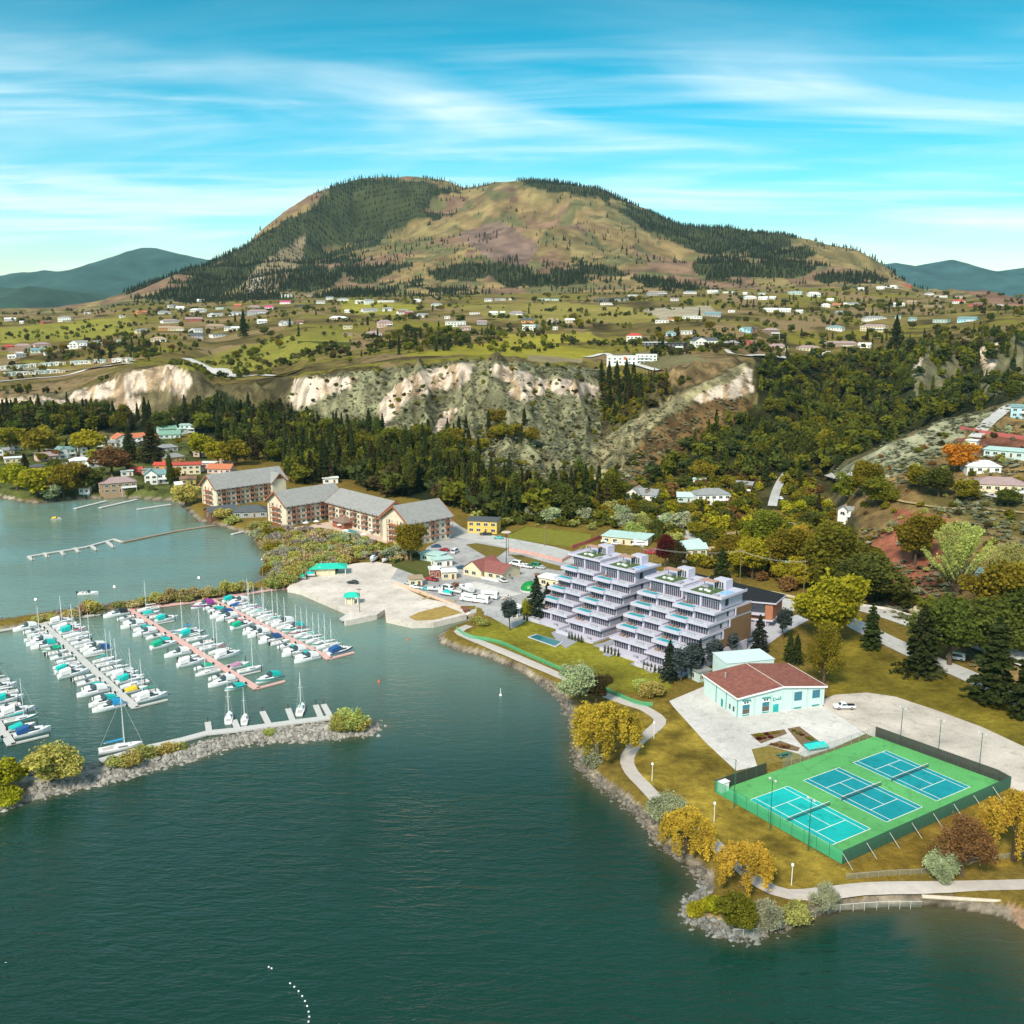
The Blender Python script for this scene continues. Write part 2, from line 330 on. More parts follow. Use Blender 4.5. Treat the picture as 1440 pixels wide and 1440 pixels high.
# ------------------------------------------------------------------ the ground
def fan(ys, azs):
    AZ, YY = np.meshgrid(azs, ys); X = AZ*YY
    Z = H(X.ravel(), YY.ravel()).reshape(X.shape)
    r, c = X.shape; i = np.arange(r*c).reshape(r, c)
    f = np.stack([i[:-1,:-1], i[:-1,1:], i[1:,1:], i[1:,:-1]], -1).reshape(-1, 4)
    return X, YY, Z, f
_ys = [100.]
while _ys[-1] < 6500: _ys.append(_ys[-1]*(1.0042 if _ys[-1] < 1150 else 1.0075))
GX, GY, GZ, GF = fan(np.array(_ys), np.arange(-.80, .801, .0022))
GU, GV = pj(GX, GY, GZ)
nW = fbm(GX/14, GY/14, 31, 3)
Uw = GU + fbm(GX/25, GY/25, 41, 3)*14*np.clip(400/GY, .25, 1); Vw = GV + fbm(GX/25, GY/25, 51, 3)*9*np.clip(400/GY, .25, 1)
def zone(pts, ylo=0, yhi=1e9, wob=True):
    p = np.array(pts, float); U, V = (Uw, Vw) if wob else (GU, GV)
    m = inside(U, V, p) & (GY > ylo) & (GY < yhi); return m
def shade(c, m, k=.25, s=1): pass
C = np.zeros(GX.shape+(3,)); C[:] = (.17, .12, .024)                # dry green lawn
def put(m, c, j=.0, sc=6., seed=3):
    n = 1 + j*fbm(GX[m]/sc, GY[m]/sc, seed, 3)*2
    C[m] = np.array(c)*n[:, None]
az_ = GX/GY; yk = [np.interp(az_, t[0], t[1]) for t in TAB]
hill = GY > yk[0]; put(hill, (.10, .082, .038), .4, 20)
bench = (GY > yk[4]) & (GY < yk[7]); put(bench, (.135, .10, .028), .6, 40)
put(bench & (fbm(GX/120, GY/60, 77, 3) > .12), (.17, .145, .02)); put(bench & (fbm(GX/90, GY/90, 78, 3) > .18), (.22, .15, .07))
mtn = GY >= yk[7]; nm = fbm(GX/260, GY/260, 61, 4)
put(mtn, (.215, .15, .065), .45, 50); put(mtn & (nm > .05), (.19, .145, .06), .45, 40); put(mtn & (nm < -.2), (.19, .115, .07), .4, 40); put(mtn & (fbm(GX/60, GY/90, 19, 4) > .22), (.12, .11, .045), .3, 30)
# village floor, wood floor
put(zone([(-500,700),(0,700),(260,705),(300,690),(300,640),(360,625),(0,600),(-500,600)], 0, 830), (.075, .085, .022), .5, 8)
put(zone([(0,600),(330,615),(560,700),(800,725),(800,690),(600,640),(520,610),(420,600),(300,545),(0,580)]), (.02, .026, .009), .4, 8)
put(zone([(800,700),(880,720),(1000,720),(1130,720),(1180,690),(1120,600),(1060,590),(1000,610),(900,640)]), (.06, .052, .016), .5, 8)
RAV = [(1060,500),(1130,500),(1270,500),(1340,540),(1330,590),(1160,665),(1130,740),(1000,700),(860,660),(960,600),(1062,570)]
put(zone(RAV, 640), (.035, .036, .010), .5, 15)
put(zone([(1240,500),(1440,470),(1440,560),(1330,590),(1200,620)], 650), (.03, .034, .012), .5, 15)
# scrub slopes under the cliffs
SCRUB = [(400,560),(430,530),(660,505),(850,520),(850,560),(840,640),(800,700),(700,690),(600,640),(500,600),(420,590)]
put(zone(SCRUB, 640), (.20, .19, .11), .5, 12)
put(zone([(800,690),(850,610),(960,560),(1050,510),(1062,570),(960,620),(880,690),(840,705)], 600), (.13, .105, .045), .5, 12)
put(zone([(0,560),(130,545),(180,520),(270,515),(310,560),(270,590),(0,590)], 850), (.14, .115, .06), .4, 12)
put(zone([(1280,520),(1310,480),(1345,485),(1360,540),(1290,560)], 700) | zone([(1380,500),(1420,470),(1440,480),(1440,540),(1380,560)], 700), (.15, .14, .08), .4, 12)
SILT = (.62, .50, .40)
for pts in ([(405,566),(412,535),(440,528),(470,532),(500,530),(495,545),(470,553),(440,568),(412,575)],
            [(525,600),(540,560),(560,540),(590,522),(625,515),(662,508),(660,535),(640,545),(610,552),(580,560),(560,580),(535,602)],
            [(605,622),(615,595),(625,578),(642,575),(640,590),(622,602),(615,625)],
            [(685,520),(700,512),(730,518),(760,535),(800,533),(840,545),(838,562),(800,556),(770,550),(740,565),(715,560),(725,540),(700,530)],
            [(970,560),(1000,545),(1022,525),(1046,512),(1056,520),(1058,552),(1020,565),(992,573)],
            [(0,575),(0,562),(60,558),(90,562),(110,548),(150,540),(185,522),(240,513),(268,522),(272,540),(255,560),(235,545),(200,550),(180,562),(150,560),(120,562),(90,568),(40,575)],
            [(150,575),(175,560),(200,562),(195,580),(160,590)],
            [(1280,525),(1285,508),(1300,500),(1292,525)], [(1370,500),(1385,484),(1405,484),(1396,530),(1386,532),(1380,510)],
            [(1165,668),(1200,660),(1240,675),(1262,690),(1230,700),(1190,680)], [(1210,755),(1222,735),(1232,738),(1215,760)]):
    m = zone(pts, 500 if pts[0][1] > 650 else 640)
    st = vn(az_*260 + nW*1.5, GY/90., 9); put(m & (st > .3), SILT, .2, 6); put(m & (st <= .3), (.38, .27, .17), .3, 6)
put(zone([(800,695),(845,618),(900,585),(950,556),(1050,508),(1040,528),(985,555),(940,585),(900,620),(845,695)], 560), (.28, .24, .13), .5, 7)  # spur's left face: tan scrub, colour lightened to look sunlit
put(zone([(900,625),(960,575),(1010,560),(1062,560),(1040,590),(980,620),(930,660),(880,690)], 560), (.17, .10, .04), .5, 9)
put(zone([(890,500),(1000,495),(1050,505),(1000,530),(960,545),(930,530)], 700), (.19, .13, .06), .4, 12)
sp_ = (GY > 560) & (GY < 1100) & (GY > yk[0]) & (vn(GX/6, GY/8, 13) > .62); C[sp_] *= .62
# the hillside on the right
RH = [(1165,668),(1250,625),(1330,595),(1410,572),(1445,560),(1900,540),(1900,1000),(1440,990),(1300,885),(1210,850),(1190,800),(1215,740)]
put(zone(RH, 250, 720), (.19, .125, .05), .5, 8)
put(zone([(1165,668),(1250,625),(1330,592),(1400,575),(1340,630),(1270,665),(1235,680)], 400, 720), (.26, .25, .16), .5, 8)
put(zone([(1190,835),(1210,790),(1240,750),(1260,715),(1330,730),(1330,800),(1300,850),(1260,860)], 250, 600), (.24, .085, .05), .5, 8)
put(zone([(1340,620),(1440,610),(1440,640),(1345,645)], 300, 720), (.17, .07, .045), .4, 8)
put(zone([(1255,850),(1262,838),(1290,838),(1320,862),(1300,868)], 250, 600), (.55, .47, .36), .2, 8)
put(zone([(1290,690),(1440,695),(1440,760),(1300,715)], 300, 600), (.13, .105, .035), .4, 8)
# lawns in front
put(zone([(655,890),(700,868),(750,860),(845,905),(960,940),(930,985),(850,965),(760,930)], 0, 420, False), (.185, .17, .018), .35, 14)
put(zone([(715,750),(740,740),(830,750),(828,770),(715,760)], 0, 700, False), (.13, .125, .014), .2, 14)
put(zone([(880,1000),(960,980),(1030,1080),(1010,1110),(1180,1215),(1240,1240),(1180,1255),(1100,1250),(1060,1220),(930,1130),(890,1080)], 0, 420), (.225, .16, .024), .5, 6)
put(zone([(1160,930),(1200,890),(1440,1000),(1440,1060),(1230,975),(1170,980)], 0, 420), (.16, .125, .016), .4, 9)
put(zone([(1190,1220),(1410,1110),(1440,1110),(1440,1215),(1300,1225),(1200,1245)], 0, 420), (.20, .13, .02), .4, 6)
# mountain cover
WOODM = [[(190,415),(240,395),(300,370),(350,350),(400,295),(440,275),(500,250),(640,262),(600,300),(520,345),(470,360),(440,400),(400,425),(190,425)],
         [(440,425),(480,370),(600,372),(700,372),(800,360),(900,392),(980,400),(980,412),(700,418),(440,425)],
         [(860,290),(930,295),(1000,318),(1140,340),(1120,362),(1040,352),(960,345),(900,320)],
         [(960,345),(1060,350),(1160,375),(1240,390),(1240,400),(1100,395),(980,390)],
         [(400,300),(500,250),(640,258),(560,275),(450,320)], [(740,250),(850,265),(900,288),(840,280),(740,262)]]
WM = np.zeros(GX.shape, bool)
_br = fbm(GX/130, GY/160, 44, 4)
for i_, w in enumerate(WOODM): WM |= inside(Uw+nm*40+_br*45, Vw+nm*18+_br*22, np.array(w, float)) & (GY > 2500) & (_br > (-.1 if i_ in (1, 3) else -.75))
put(WM, (.045, .05, .018), .4, 60)
put(zone([(640,330),(700,310),(760,345),(740,375),(690,365)], 2500) , (.17, .11, .085), .4, 40)
put(zone([(350,425),(342,400),(365,372),(400,350),(430,330),(425,370),(385,410)], 2300), (.22, .17, .10), .3, 50)
put(zone([(355,422),(345,405),(362,380),(375,395)], 2300), (.4, .33, .26), .3, 50)
put(zone([(1330,398),(1370,390),(1440,402),(1440,430),(1400,430)], 1700), (.20, .11, .07), .3, 50)
# farm plots on the bench
for i, (pts, c) in enumerate([([(245,515),(330,490),(460,462),(500,470),(480,490),(430,505),(330,527)], (.20,.185,.03)), ([(480,420),(600,430),(560,445),(480,440)], (.26,.23,.03)),
        ([(0,462),(180,445),(190,470),(60,480),(0,482)], (.23,.21,.03)), ([(560,500),(700,480),(850,492),(830,505),(660,500)], (.24,.21,.02)), ([(640,430),(800,425),(960,440),(900,455),(700,450)], (.23,.19,.045)),
        ([(700,470),(830,468),(850,480),(720,488)], (.27,.23,.03)), ([(900,435),(1000,430),(1010,442),(930,448)], (.32,.27,.19)), ([(1060,392),(1100,390),(1120,402),(1070,405)], (.24,.18,.07)),
        ([(310,415),(340,400),(345,412),(330,420)],(.2,.17,.07)), ([(850,500),(930,490),(1000,505),(960,520),(900,522)], (.15,.13,.06)), ([(740,500),(820,505),(815,512),(745,508)], (.25,.2,.11))]):
    put(zone(pts, 880, 3000), c, .15, 60)
# shingle and lake bed
z_ = GZ; near = GY < 900
put(near & (z_ < 1.1), (.24, .20, .155), .5, 3); put(near & (z_ < 0.12), (.075, .062, .04), .4, 3)
beach = (GX > 92) & (GY < 185); put(beach & (z_ < 1.5), (.36, .23, .15), .2, 4)
put(inside(GX, GY, POLY_BW) & (z_ > -.3), (.30, .28, .25), .4, 2)
mg, t, b = new_mat('ground'); n = t.nodes; l = t.links
va = n.new('ShaderNodeVertexColor'); va.layer_name = 'Col'
tc = n.new('ShaderNodeTexCoord')
def nz_(sc, det=8, r=.7):
    q = n.new('ShaderNodeTexNoise'); q.inputs['Scale'].default_value = sc; q.inputs['Detail'].default_value = det; q.inputs['Roughness'].default_value = r; l.new(tc.outputs['Object'], q.inputs[0]); return q
def rng_(s, a, b_, c, d):
    m = n.new('ShaderNodeMapRange'); m.inputs[1].default_value = a; m.inputs[2].default_value = b_; m.inputs[3].default_value = c; m.inputs[4].default_value = d; l.new(s.outputs[0], m.inputs[0]); return m
n1, n2 = nz_(.5), nz_(.035, 9, .75)
r1 = rng_(n1, .3, .7, .62, 1.38); r2 = rng_(n2, .3, .7, .75, 1.25)
n3 = nz_(2.6, 6, .8); r3 = rng_(n3, .3, .7, .72, 1.28)
mu0 = n.new('ShaderNodeMath'); mu0.operation = 'MULTIPLY'; l.new(r1.outputs[0], mu0.inputs[0]); l.new(r3.outputs[0], mu0.inputs[1])
mu = n.new('ShaderNodeMath'); mu.operation = 'MULTIPLY'; l.new(mu0.outputs[0], mu.inputs[0]); l.new(r2.outputs[0], mu.inputs[1])
vm = n.new('ShaderNodeVectorMath'); vm.operation = 'SCALE'; l.new(va.outputs[0], vm.inputs[0]); l.new(mu.outputs[0], vm.inputs['Scale'])
l.new(vm.outputs[0], b.inputs['Base Color']); b.inputs['Roughness'].default_value = .95; b.inputs['Specular IOR Level'].default_value = .1
bp = n.new('ShaderNodeBump'); bp.inputs['Strength'].default_value = .6; bp.inputs['Distance'].default_value = 1.2; l.new(n1.outputs[0], bp.inputs['Height']); l.new(bp.outputs[0], b.inputs['Normal'])
SILTM = (C[..., 0] > .3) & (GY > 500)
_yb = np.array(_ys); _a0 = -.80; _da = .0022
def Hg(x, y, full=False):
    x = np.asarray(x, float); y = np.asarray(y, float); fa = np.clip((x/y-_a0)/_da, 0, GZ.shape[1]-1.001); ia = fa.astype(int); fa = fa-ia
    iy = np.clip(np.searchsorted(_yb, y)-1, 0, len(_yb)-2); fy_ = np.clip((y-_yb[iy])/(_yb[iy+1]-_yb[iy]), 0, 1)
    return (GZ[iy, ia]*(1-fa)+GZ[iy, ia+1]*fa)*(1-fy_)+(GZ[iy+1, ia]*(1-fa)+GZ[iy+1, ia+1]*fa)*fy_
H = Hg
me = np_mesh('ground', np.stack([GX, GY, GZ], -1).reshape(-1, 3), [GF], [mg], smooth=True, attr=C.reshape(-1, 3))
tag(link(bpy.data.objects.new('ground', me)), kind='structure')
del C, Uw, Vw
# ------------------------------------------------------------------ the lake
mw, t, b = new_mat('lake_water'); n = t.nodes; l = t.links
tc = n.new('ShaderNodeTexCoord')
mp = n.new('ShaderNodeMapping'); mp.inputs['Scale'].default_value = (.34, 1.0, 1); mp.inputs['Rotation'].default_value = (0, 0, .18); l.new(tc.outputs['Object'], mp.inputs[0])
def wn(sc, det, dist=0):
    q = n.new('ShaderNodeTexNoise'); q.inputs['Scale'].default_value = sc; q.inputs['Detail'].default_value = det; q.inputs['Distortion'].default_value = dist; l.new(mp.outputs[0], q.inputs[0]); return q
w1, w2, w3 = wn(.42, 4, .6), wn(1.6, 3), wn(.012, 3)
ad = n.new('ShaderNodeMath'); ad.operation = 'MULTIPLY_ADD'; l.new(w2.outputs[0], ad.inputs[0]); ad.inputs[1].default_value = .35; l.new(w1.outputs[0], ad.inputs[2])
bp = n.new('ShaderNodeBump'); bp.inputs['Strength'].default_value = .8; bp.inputs['Distance'].default_value = .55; l.new(ad.outputs[0], bp.inputs['Height']); l.new(bp.outputs[0], b.inputs['Normal'])
# open water is ruffled in gusts, the sheltered bay lies calmer
sx = n.new('ShaderNodeSeparateXYZ'); l.new(tc.outputs['Object'], sx.inputs[0]); q1 = n.new('ShaderNodeMapRange'); q1.inputs[1].default_value = 150; q1.inputs[2].default_value = 420; q1.inputs[3].default_value = 1.5; q1.inputs[4].default_value = .7; l.new(sx.outputs[1], q1.inputs[0])
w4 = wn(.03, 5, .8); q2 = n.new('ShaderNodeMapRange'); q2.inputs[1].default_value = .35; q2.inputs[2].default_value = .65; q2.inputs[3].default_value = .45; q2.inputs[4].default_value = 1.1; l.new(w4.outputs[0], q2.inputs[0])
q3 = n.new('ShaderNodeMath'); q3.operation = 'MULTIPLY'; l.new(q1.outputs[0], q3.inputs[0]); l.new(q2.outputs[0], q3.inputs[1]); l.new(q3.outputs[0], bp.inputs['Strength'])
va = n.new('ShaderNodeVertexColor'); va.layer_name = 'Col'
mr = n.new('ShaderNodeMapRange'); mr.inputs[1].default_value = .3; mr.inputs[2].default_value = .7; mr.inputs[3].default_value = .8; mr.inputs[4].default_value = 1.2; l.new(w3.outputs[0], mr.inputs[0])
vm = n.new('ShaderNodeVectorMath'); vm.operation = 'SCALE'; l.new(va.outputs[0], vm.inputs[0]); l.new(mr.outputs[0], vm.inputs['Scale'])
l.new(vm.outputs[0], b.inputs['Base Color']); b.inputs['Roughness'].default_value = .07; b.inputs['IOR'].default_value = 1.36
# the bed shows through the shallows: shore colour follows depth; the marina's paleness is sky reflection painted in
_wy = [20.]
while _wy[-1] < 1100: _wy.append(_wy[-1]*1.012)
AZ, YY = np.meshgrid(np.arange(-3.2, 3.21, .02), _wy); X = AZ*YY
s = -np.maximum(sdist(X.ravel(), YY.ravel(), POLY_MAIN), sdist(X.ravel(), YY.ravel(), POLY_BW)).reshape(X.shape)
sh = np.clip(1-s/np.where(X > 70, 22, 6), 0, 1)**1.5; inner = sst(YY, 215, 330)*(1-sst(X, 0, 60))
deep = np.array((.003, .034, .022)); marina = np.array((.13, .205, .165)); bed = np.array((.09, .075, .035))  # marina carries a silvery reflected sky in its base colour
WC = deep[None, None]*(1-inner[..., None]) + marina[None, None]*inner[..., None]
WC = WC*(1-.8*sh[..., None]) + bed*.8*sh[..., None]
i = np.arange(X.size).reshape(X.shape); f = np.stack([i[:-1,:-1], i[:-1,1:], i[1:,1:], i[1:,:-1]], -1).reshape(-1, 4)
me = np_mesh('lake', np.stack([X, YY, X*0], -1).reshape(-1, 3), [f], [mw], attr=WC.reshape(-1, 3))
tag(link(bpy.data.objects.new('lake', me)), kind='structure')
# ------------------------------------------------------------------ hills far beyond
def far_hills(name, prof, y, depth, col):
    us = np.linspace(prof[0][0], prof[-1][0], 260); vv = np.interp(us, [p[0] for p in prof], [p[1] for p in prof])
    top = np.array([at_y(u, v, y) for u, v in zip(us, vv)]); R = []
    for k, fz in enumerate(np.linspace(1, 0, 26)):
        x = top[:, 0]; yy = y-depth*(1-fz)**1.0 + 0*x; z = -60+(top[:, 2]+60)*(fz**1.25)
        z = z + (ridged(x/900, yy/1300, 3, 4)-.45)*160*sin(pi*min(1, .15+.85*(1-fz)))*fz + fbm(x/160, yy/160, 9, 2)*16
        R.append(np.stack([x, yy, z], -1))
    R.insert(0, R[0]+np.array((0, 1500, -40))); V = np.array(R); r, c = V.shape[:2]; i = np.arange(r*c).reshape(r, c)
    f = np.stack([i[:-1,:-1], i[1:,:-1], i[1:,1:], i[:-1,1:]], -1).reshape(-1, 4)
    m = mat(name, col, .95, .45, .004, bump=0)
    return tag(link(bpy.data.objects.new('hills', np_mesh(name, V.reshape(-1, 3), [f], [m], smooth=True))), kind='structure')
far_hills('far_wooded_hills', [(-500,400),(-200,392),(0,385),(60,376),(110,378),(150,362),(190,352),(220,351),(250,357),(310,362),(420,380),(560,420)], 9000, 3500, (.03, .075, .06))
far_hills('near_wooded_hill', [(-500,400),(-100,405),(0,404),(40,401),(70,408),(110,428),(170,452),(240,470)], 6200, 1800, (.028, .06, .032))
far_hills('far_blue_hills', [(1150,400),(1230,372),(1260,366),(1300,374),(1340,368),(1380,376),(1410,382),(1440,377),(1500,370),(1700,385),(1900,380)], 9500, 3500, (.03, .08, .075))

# ------------------------------------------------------------------ air
m_, t, b = new_mat('haze_air'); t.nodes.remove(b); pv = t.nodes.new('ShaderNodeVolumePrincipled'); pv.inputs['Color'].default_value = (.45, .82, 1, 1); pv.inputs['Density'].default_value = 2.4e-5; pv.inputs['Anisotropy'].default_value = .2
t.links.new(pv.outputs[0], [q for q in t.nodes if q.type == 'OUTPUT_MATERIAL'][0].inputs['Volume'])
_v = [(x, y, z) for z in (-120, 1000) for x, y in ((-11000,-150),(11000,-150),(11000,11500),(-11000,11500))]
_m = bpy.data.meshes.new('haze'); _m.from_pydata(_v, [], [(0,3,2,1),(4,5,6,7),(0,1,5,4),(1,2,6,5),(2,3,7,6),(3,0,4,7)]); _m.materials.append(m_)
tag(link(bpy.data.objects.new('haze', _m)), kind='stuff')
# ------------------------------------------------------------------ vegetation builders
def leaf_quads(pts, size, rng, jit=.45, flat=0.):
    """small leaf-clump faces, each turned its own way"""
    n = len(pts); d = rng.normal(size=(n, 3)); d[:, 2] *= (1-flat); d /= np.linalg.norm(d, axis=1)[:, None]+1e-9
    e = rng.normal(size=(n, 3)); e = np.cross(d, e); e /= np.linalg.norm(e, axis=1)[:, None]+1e-9; g = np.cross(d, e)
    s = (size*(1+jit*rng.normal(size=n)).clip(.4, 1.8))[:, None]*.5
    V = np.stack([pts-e*s-g*s*.7, pts+e*s*.8-g*s, pts+e*s+g*s*.8, pts-e*s*.9+g*s], 1).reshape(-1, 3)
    return V, np.arange(4*n).reshape(n, 4)
def crown_pts(rng, n, lobes, shell=.72):
    P_ = []
    w = np.array([l[3]*l[4] for l in lobes]); w = w/w.sum()
    for l, k in zip(lobes, (w*n).astype(int)):
        d = rng.normal(size=(k, 3)); d /= np.linalg.norm(d, axis=1)[:, None]; r = (shell+(1-shell)*rng.random(k)**.6)*(1+.12*rng.normal(size=k))*np.where(rng.random(k) < .14, 1+.4*rng.random(k), 1)
        p = d*r[:, None]*np.array([l[3], l[3], l[4]])+np.array(l[:3]); P_.append(p[p[:, 2] > l[2]-l[4]*.75])
    return np.concatenate(P_)
BARK = lambda: mat('bark', (.10, .07, .045), .95, .3, 2)
LEAF = lambda: leaf_mat('foliage')
def trunk_mb(h, r, rng, limbs=5, top=.75, spread=.3):
    m = MB(); bend = rng.normal(size=2)*.02*h; m.tube((0,0,-.03*h), (bend[0], bend[1], h*.45), r, r*.7, 7); m.tube((bend[0], bend[1], h*.45), (bend[0]*2, bend[1]*2, h*top), r*.7, r*.25, 6)
    for i in range(limbs):
        a = 2*pi*i/limbs+rng.random(); z = h*(.25+.35*rng.random()); m.tube((bend[0]*.8, bend[1]*.8, z), (spread*h*cos(a), spread*h*sin(a), z+h*.28), r*.4, r*.1, 5)
    return m
def proto(kind, seed, n, size):
    """unit-height tree; returns (crown mesh, trunk mesh)"""
    rng = np.random.default_rng(seed); tm = None; shear = 0
    if kind == 'round':
        lobes = [(0,0,.58,.26,.33)]
        for i in range(9):
            a = 2*pi*i/9*1.6+rng.random(); rr = .12+.2*rng.random(); z = .34+.46*rng.random(); q = .09+.12*rng.random(); lobes.append((rr*cos(a), rr*sin(a), z, q, q*.85))
        p = crown_pts(rng, n, lobes); V, f = leaf_quads(p, size, rng); tm = trunk_mb(1, .03, rng, 5, .7, .2)
    elif kind == 'tall':
        lobes = [(0,0,.55,.14,.4)]
        for i in range(10):
            a = i*2.4; z = .22+.07*i; q = .1*(1.1-.6*abs(z-.45)); lobes.append((.1*cos(a)*(1.1-z*.7), .1*sin(a)*(1.1-z*.7), z, q, q*1.2))
        p = crown_pts(rng, n, lobes); V, f = leaf_quads(p, size, rng); tm = trunk_mb(1, .022, rng, 4, .85, .12)
    elif kind == 'birch':
        lobes = [(0,0,.66,.13,.3)]+[(.09*cos(i*2.4), .09*sin(i*2.4), .45+.06*i, .07, .1) for i in range(7)]
        p = crown_pts(rng, n, lobes, .3); V, f = leaf_quads(p, size, rng); tm = trunk_mb(1, .012, rng, 4, .9, .12)
    elif kind == 'conifer' or kind == 'spruce' or kind == 'fir':
        P_ = []; wmax = .19 if kind != 'spruce' else .26; lv = 16 if kind != 'fir' else 12; base = .12 if kind != 'spruce' else .04
        for i in range(lv):
            t = i/(lv-1); z = base+(.97-base)*t**.9; R = wmax*(1-t)**.8*(1+.22*rng.normal()) + .012; nb = int(5+9*(1-t))
            if kind == 'fir': R *= 1+.25*(rng.random()-.5)*2
            for j in range(nb):
                a = 2*pi*j/nb+rng.random()*.8; k = max(3, int(n/(lv*nb)*1.0)); Rj = R*(.75+.4*rng.random())
                s = rng.random(k)**.6; zz = z - .22*Rj*s*1.6 + .008*rng.normal(size=k); aa = a+.12*rng.normal(size=k)
                P_.append(np.stack([Rj*s*np.cos(aa), Rj*s*np.sin(aa), zz], -1))
        p = np.concatenate(P_); V, f = leaf_quads(p, size, rng, .35, -.5)
        tm = MB(); tm.tube((0,0,-.03), (0,0,.97), .018 if kind != 'fir' else .022, .003, 7)
    elif kind == 'willow':
        P_ = []
        for i in range(60):
            a = rng.random()*2*pi; R = .5*rng.random()**.5; zt = .95-.95*R*R*1.3+.06*rng.normal(); ln = .22+.4*R*(1+.4*rng.normal()); k = n//60
            s = rng.random(k); P_.append(np.stack([R*cos(a)*(1+.08*s)+.03*rng.normal(size=k), R*sin(a)*(1+.08*s)+.03*rng.normal(size=k), np.maximum(zt-ln*s, .06)], -1))
        V, f = leaf_quads(np.concatenate(P_), size, rng, .4, .6); V[:, 2] = V[:, 2]; tm = trunk_mb(1, .045, rng, 6, .7, .25)
    elif kind == 'fountain':
        P_ = []; tm = MB()
        for i in range(70):
            a = rng.random()*2*pi; q = rng.random(); R = .62*q**.7; hh = 1-.45*q*q; k = n//70; s = .3+.7*rng.random(k)**.8
            P_.append(np.stack([R*cos(a)*s+.012*rng.normal(size=k), R*sin(a)*s+.012*rng.normal(size=k), hh*s**.75+.012*rng.normal(size=k)], -1))
            if i % 3 == 0: tm.tube((0,0,-.02), (R*cos(a)*.7, R*sin(a)*.7, hh*.75), .012, .004, 4)
        V, f = leaf_quads(np.concatenate(P_), size, rng, .4)
    elif kind == 'twiggy':
        tm = MB(); P_ = []
        for i in range(60):
            a = rng.random()*2*pi; q = rng.random()**.6; e = (q*.5*cos(a), q*.5*sin(a), .98-.6*q*q); b0 = (e[0]*.2, e[1]*.2, .18+.2*rng.random())
            tm.tube(b0, e, .012, .003, 4); k = n//60; s = .45+.6*rng.random(k); P_.append(np.array(b0)+(np.array(e)-b0)*s[:, None]+.035*rng.normal(size=(k, 3)))
        tm.tube((0,0,-.02), (0,0,.4), .04, .02, 6); V, f = leaf_quads(np.concatenate(P_), size, rng, .5)
    elif kind == 'bush':
        lobes = [((.2+.14*rng.random())*cos(i*1.9)*(i > 0), (.2+.14*rng.random())*sin(i*1.9)*(i > 0), .28+.34*rng.random(), .14+.22*rng.random(), .16+.24*rng.random()) for i in range(10)]
        p = crown_pts(rng, n, lobes, .6); p = p[p[:, 2] > .02]; V, f = leaf_quads(p, size, rng)
        tm = MB(); [tm.tube((0,0,-.05), (.25*cos(i*1.3), .25*sin(i*1.3), .5), .025, .01, 4) for i in range(5)]
    c = np_mesh(kind+'_crown', V, [f], [LEAF()]); return c, tm.mesh(kind+'_trunk', BARK()), (V, f)
PR = {}
def P_get(kind, lod, var):
    key = (kind, lod, var)
    if key not in PR:
        n, s = {0: (9000, .027), 1: (3000, .046), 2: (1000, .075), 3: (360, .12)}[lod]
        if kind in ('conifer', 'spruce', 'fir'): n = {0: 9000, 1: 3200, 2: 1100, 3: 420}[lod]; s = {0: .022, 1: .036, 2: .058, 3: .085}[lod]
        if kind in ('willow',): s *= .8; n = int(n*1.5)
        if kind in ('fountain', 'twiggy'): s *= .62; n = int(n*1.3)
        if kind == 'bush': n = int(n*1.3)
        if kind == 'birch': n //= 2; s *= .8
        PR[key] = proto(kind, hash_(kind)+var*13+lod, n, s)
    return PR[key]
def hash_(s): return sum(ord(c)*(i+3) for i, c in enumerate(s)) % 9973
GC = {'dec': (.17,.17,.02), 'olive': (.25,.205,.022), 'lime': (.38,.35,.025), 'dark': (.11,.125,.026), 'con': (.065,.082,.026), 'spr': (.05,.065,.045), 'bluegrey': (.085,.105,.105),
      'sil': (.42,.44,.27), 'gold': (.58,.42,.055), 'yel': (.50,.43,.12), 'brown': (.24,.135,.05), 'red': (.11,.022,.02), 'orange': (.60,.27,.03), 'pale': (.42,.43,.13), 'mauve': (.40,.34,.28), 'tan': (.50,.39,.20), 'conb': (.085,.068,.026), 'teal': (.03,.10,.05)}
WORDS = {'dec': 'mid green', 'olive': 'olive green', 'lime': 'lime green', 'dark': 'dark green', 'con': 'dark green', 'spr': 'deep green', 'bluegrey': 'thin grey green', 'sil': 'silvery', 'gold': 'golden yellow', 'yel': 'pale yellow',
         'brown': 'brown', 'red': 'dark red', 'orange': 'bright orange', 'pale': 'pale green', 'mauve': 'mauve grey', 'tan': 'tan', 'conb': 'brownish', 'teal': 'blue green'}
KN = {'round': ('broadleaf_tree', 'broadleaf tree'), 'tall': ('poplar_tree', 'tall narrow tree'), 'birch': ('birch_tree', 'slender birch'), 'conifer': ('conifer_tree', 'conifer'), 'spruce': ('spruce_tree', 'cone shaped spruce'), 'fir': ('fir_tree', 'open branched fir'),
      'willow': ('willow_tree', 'weeping willow'), 'fountain': ('willow_tree', 'fountain shaped willow'), 'twiggy': ('bare_tree', 'twiggy half bare tree'), 'bush': ('shrub', 'rounded shrub')}
NV = [0]
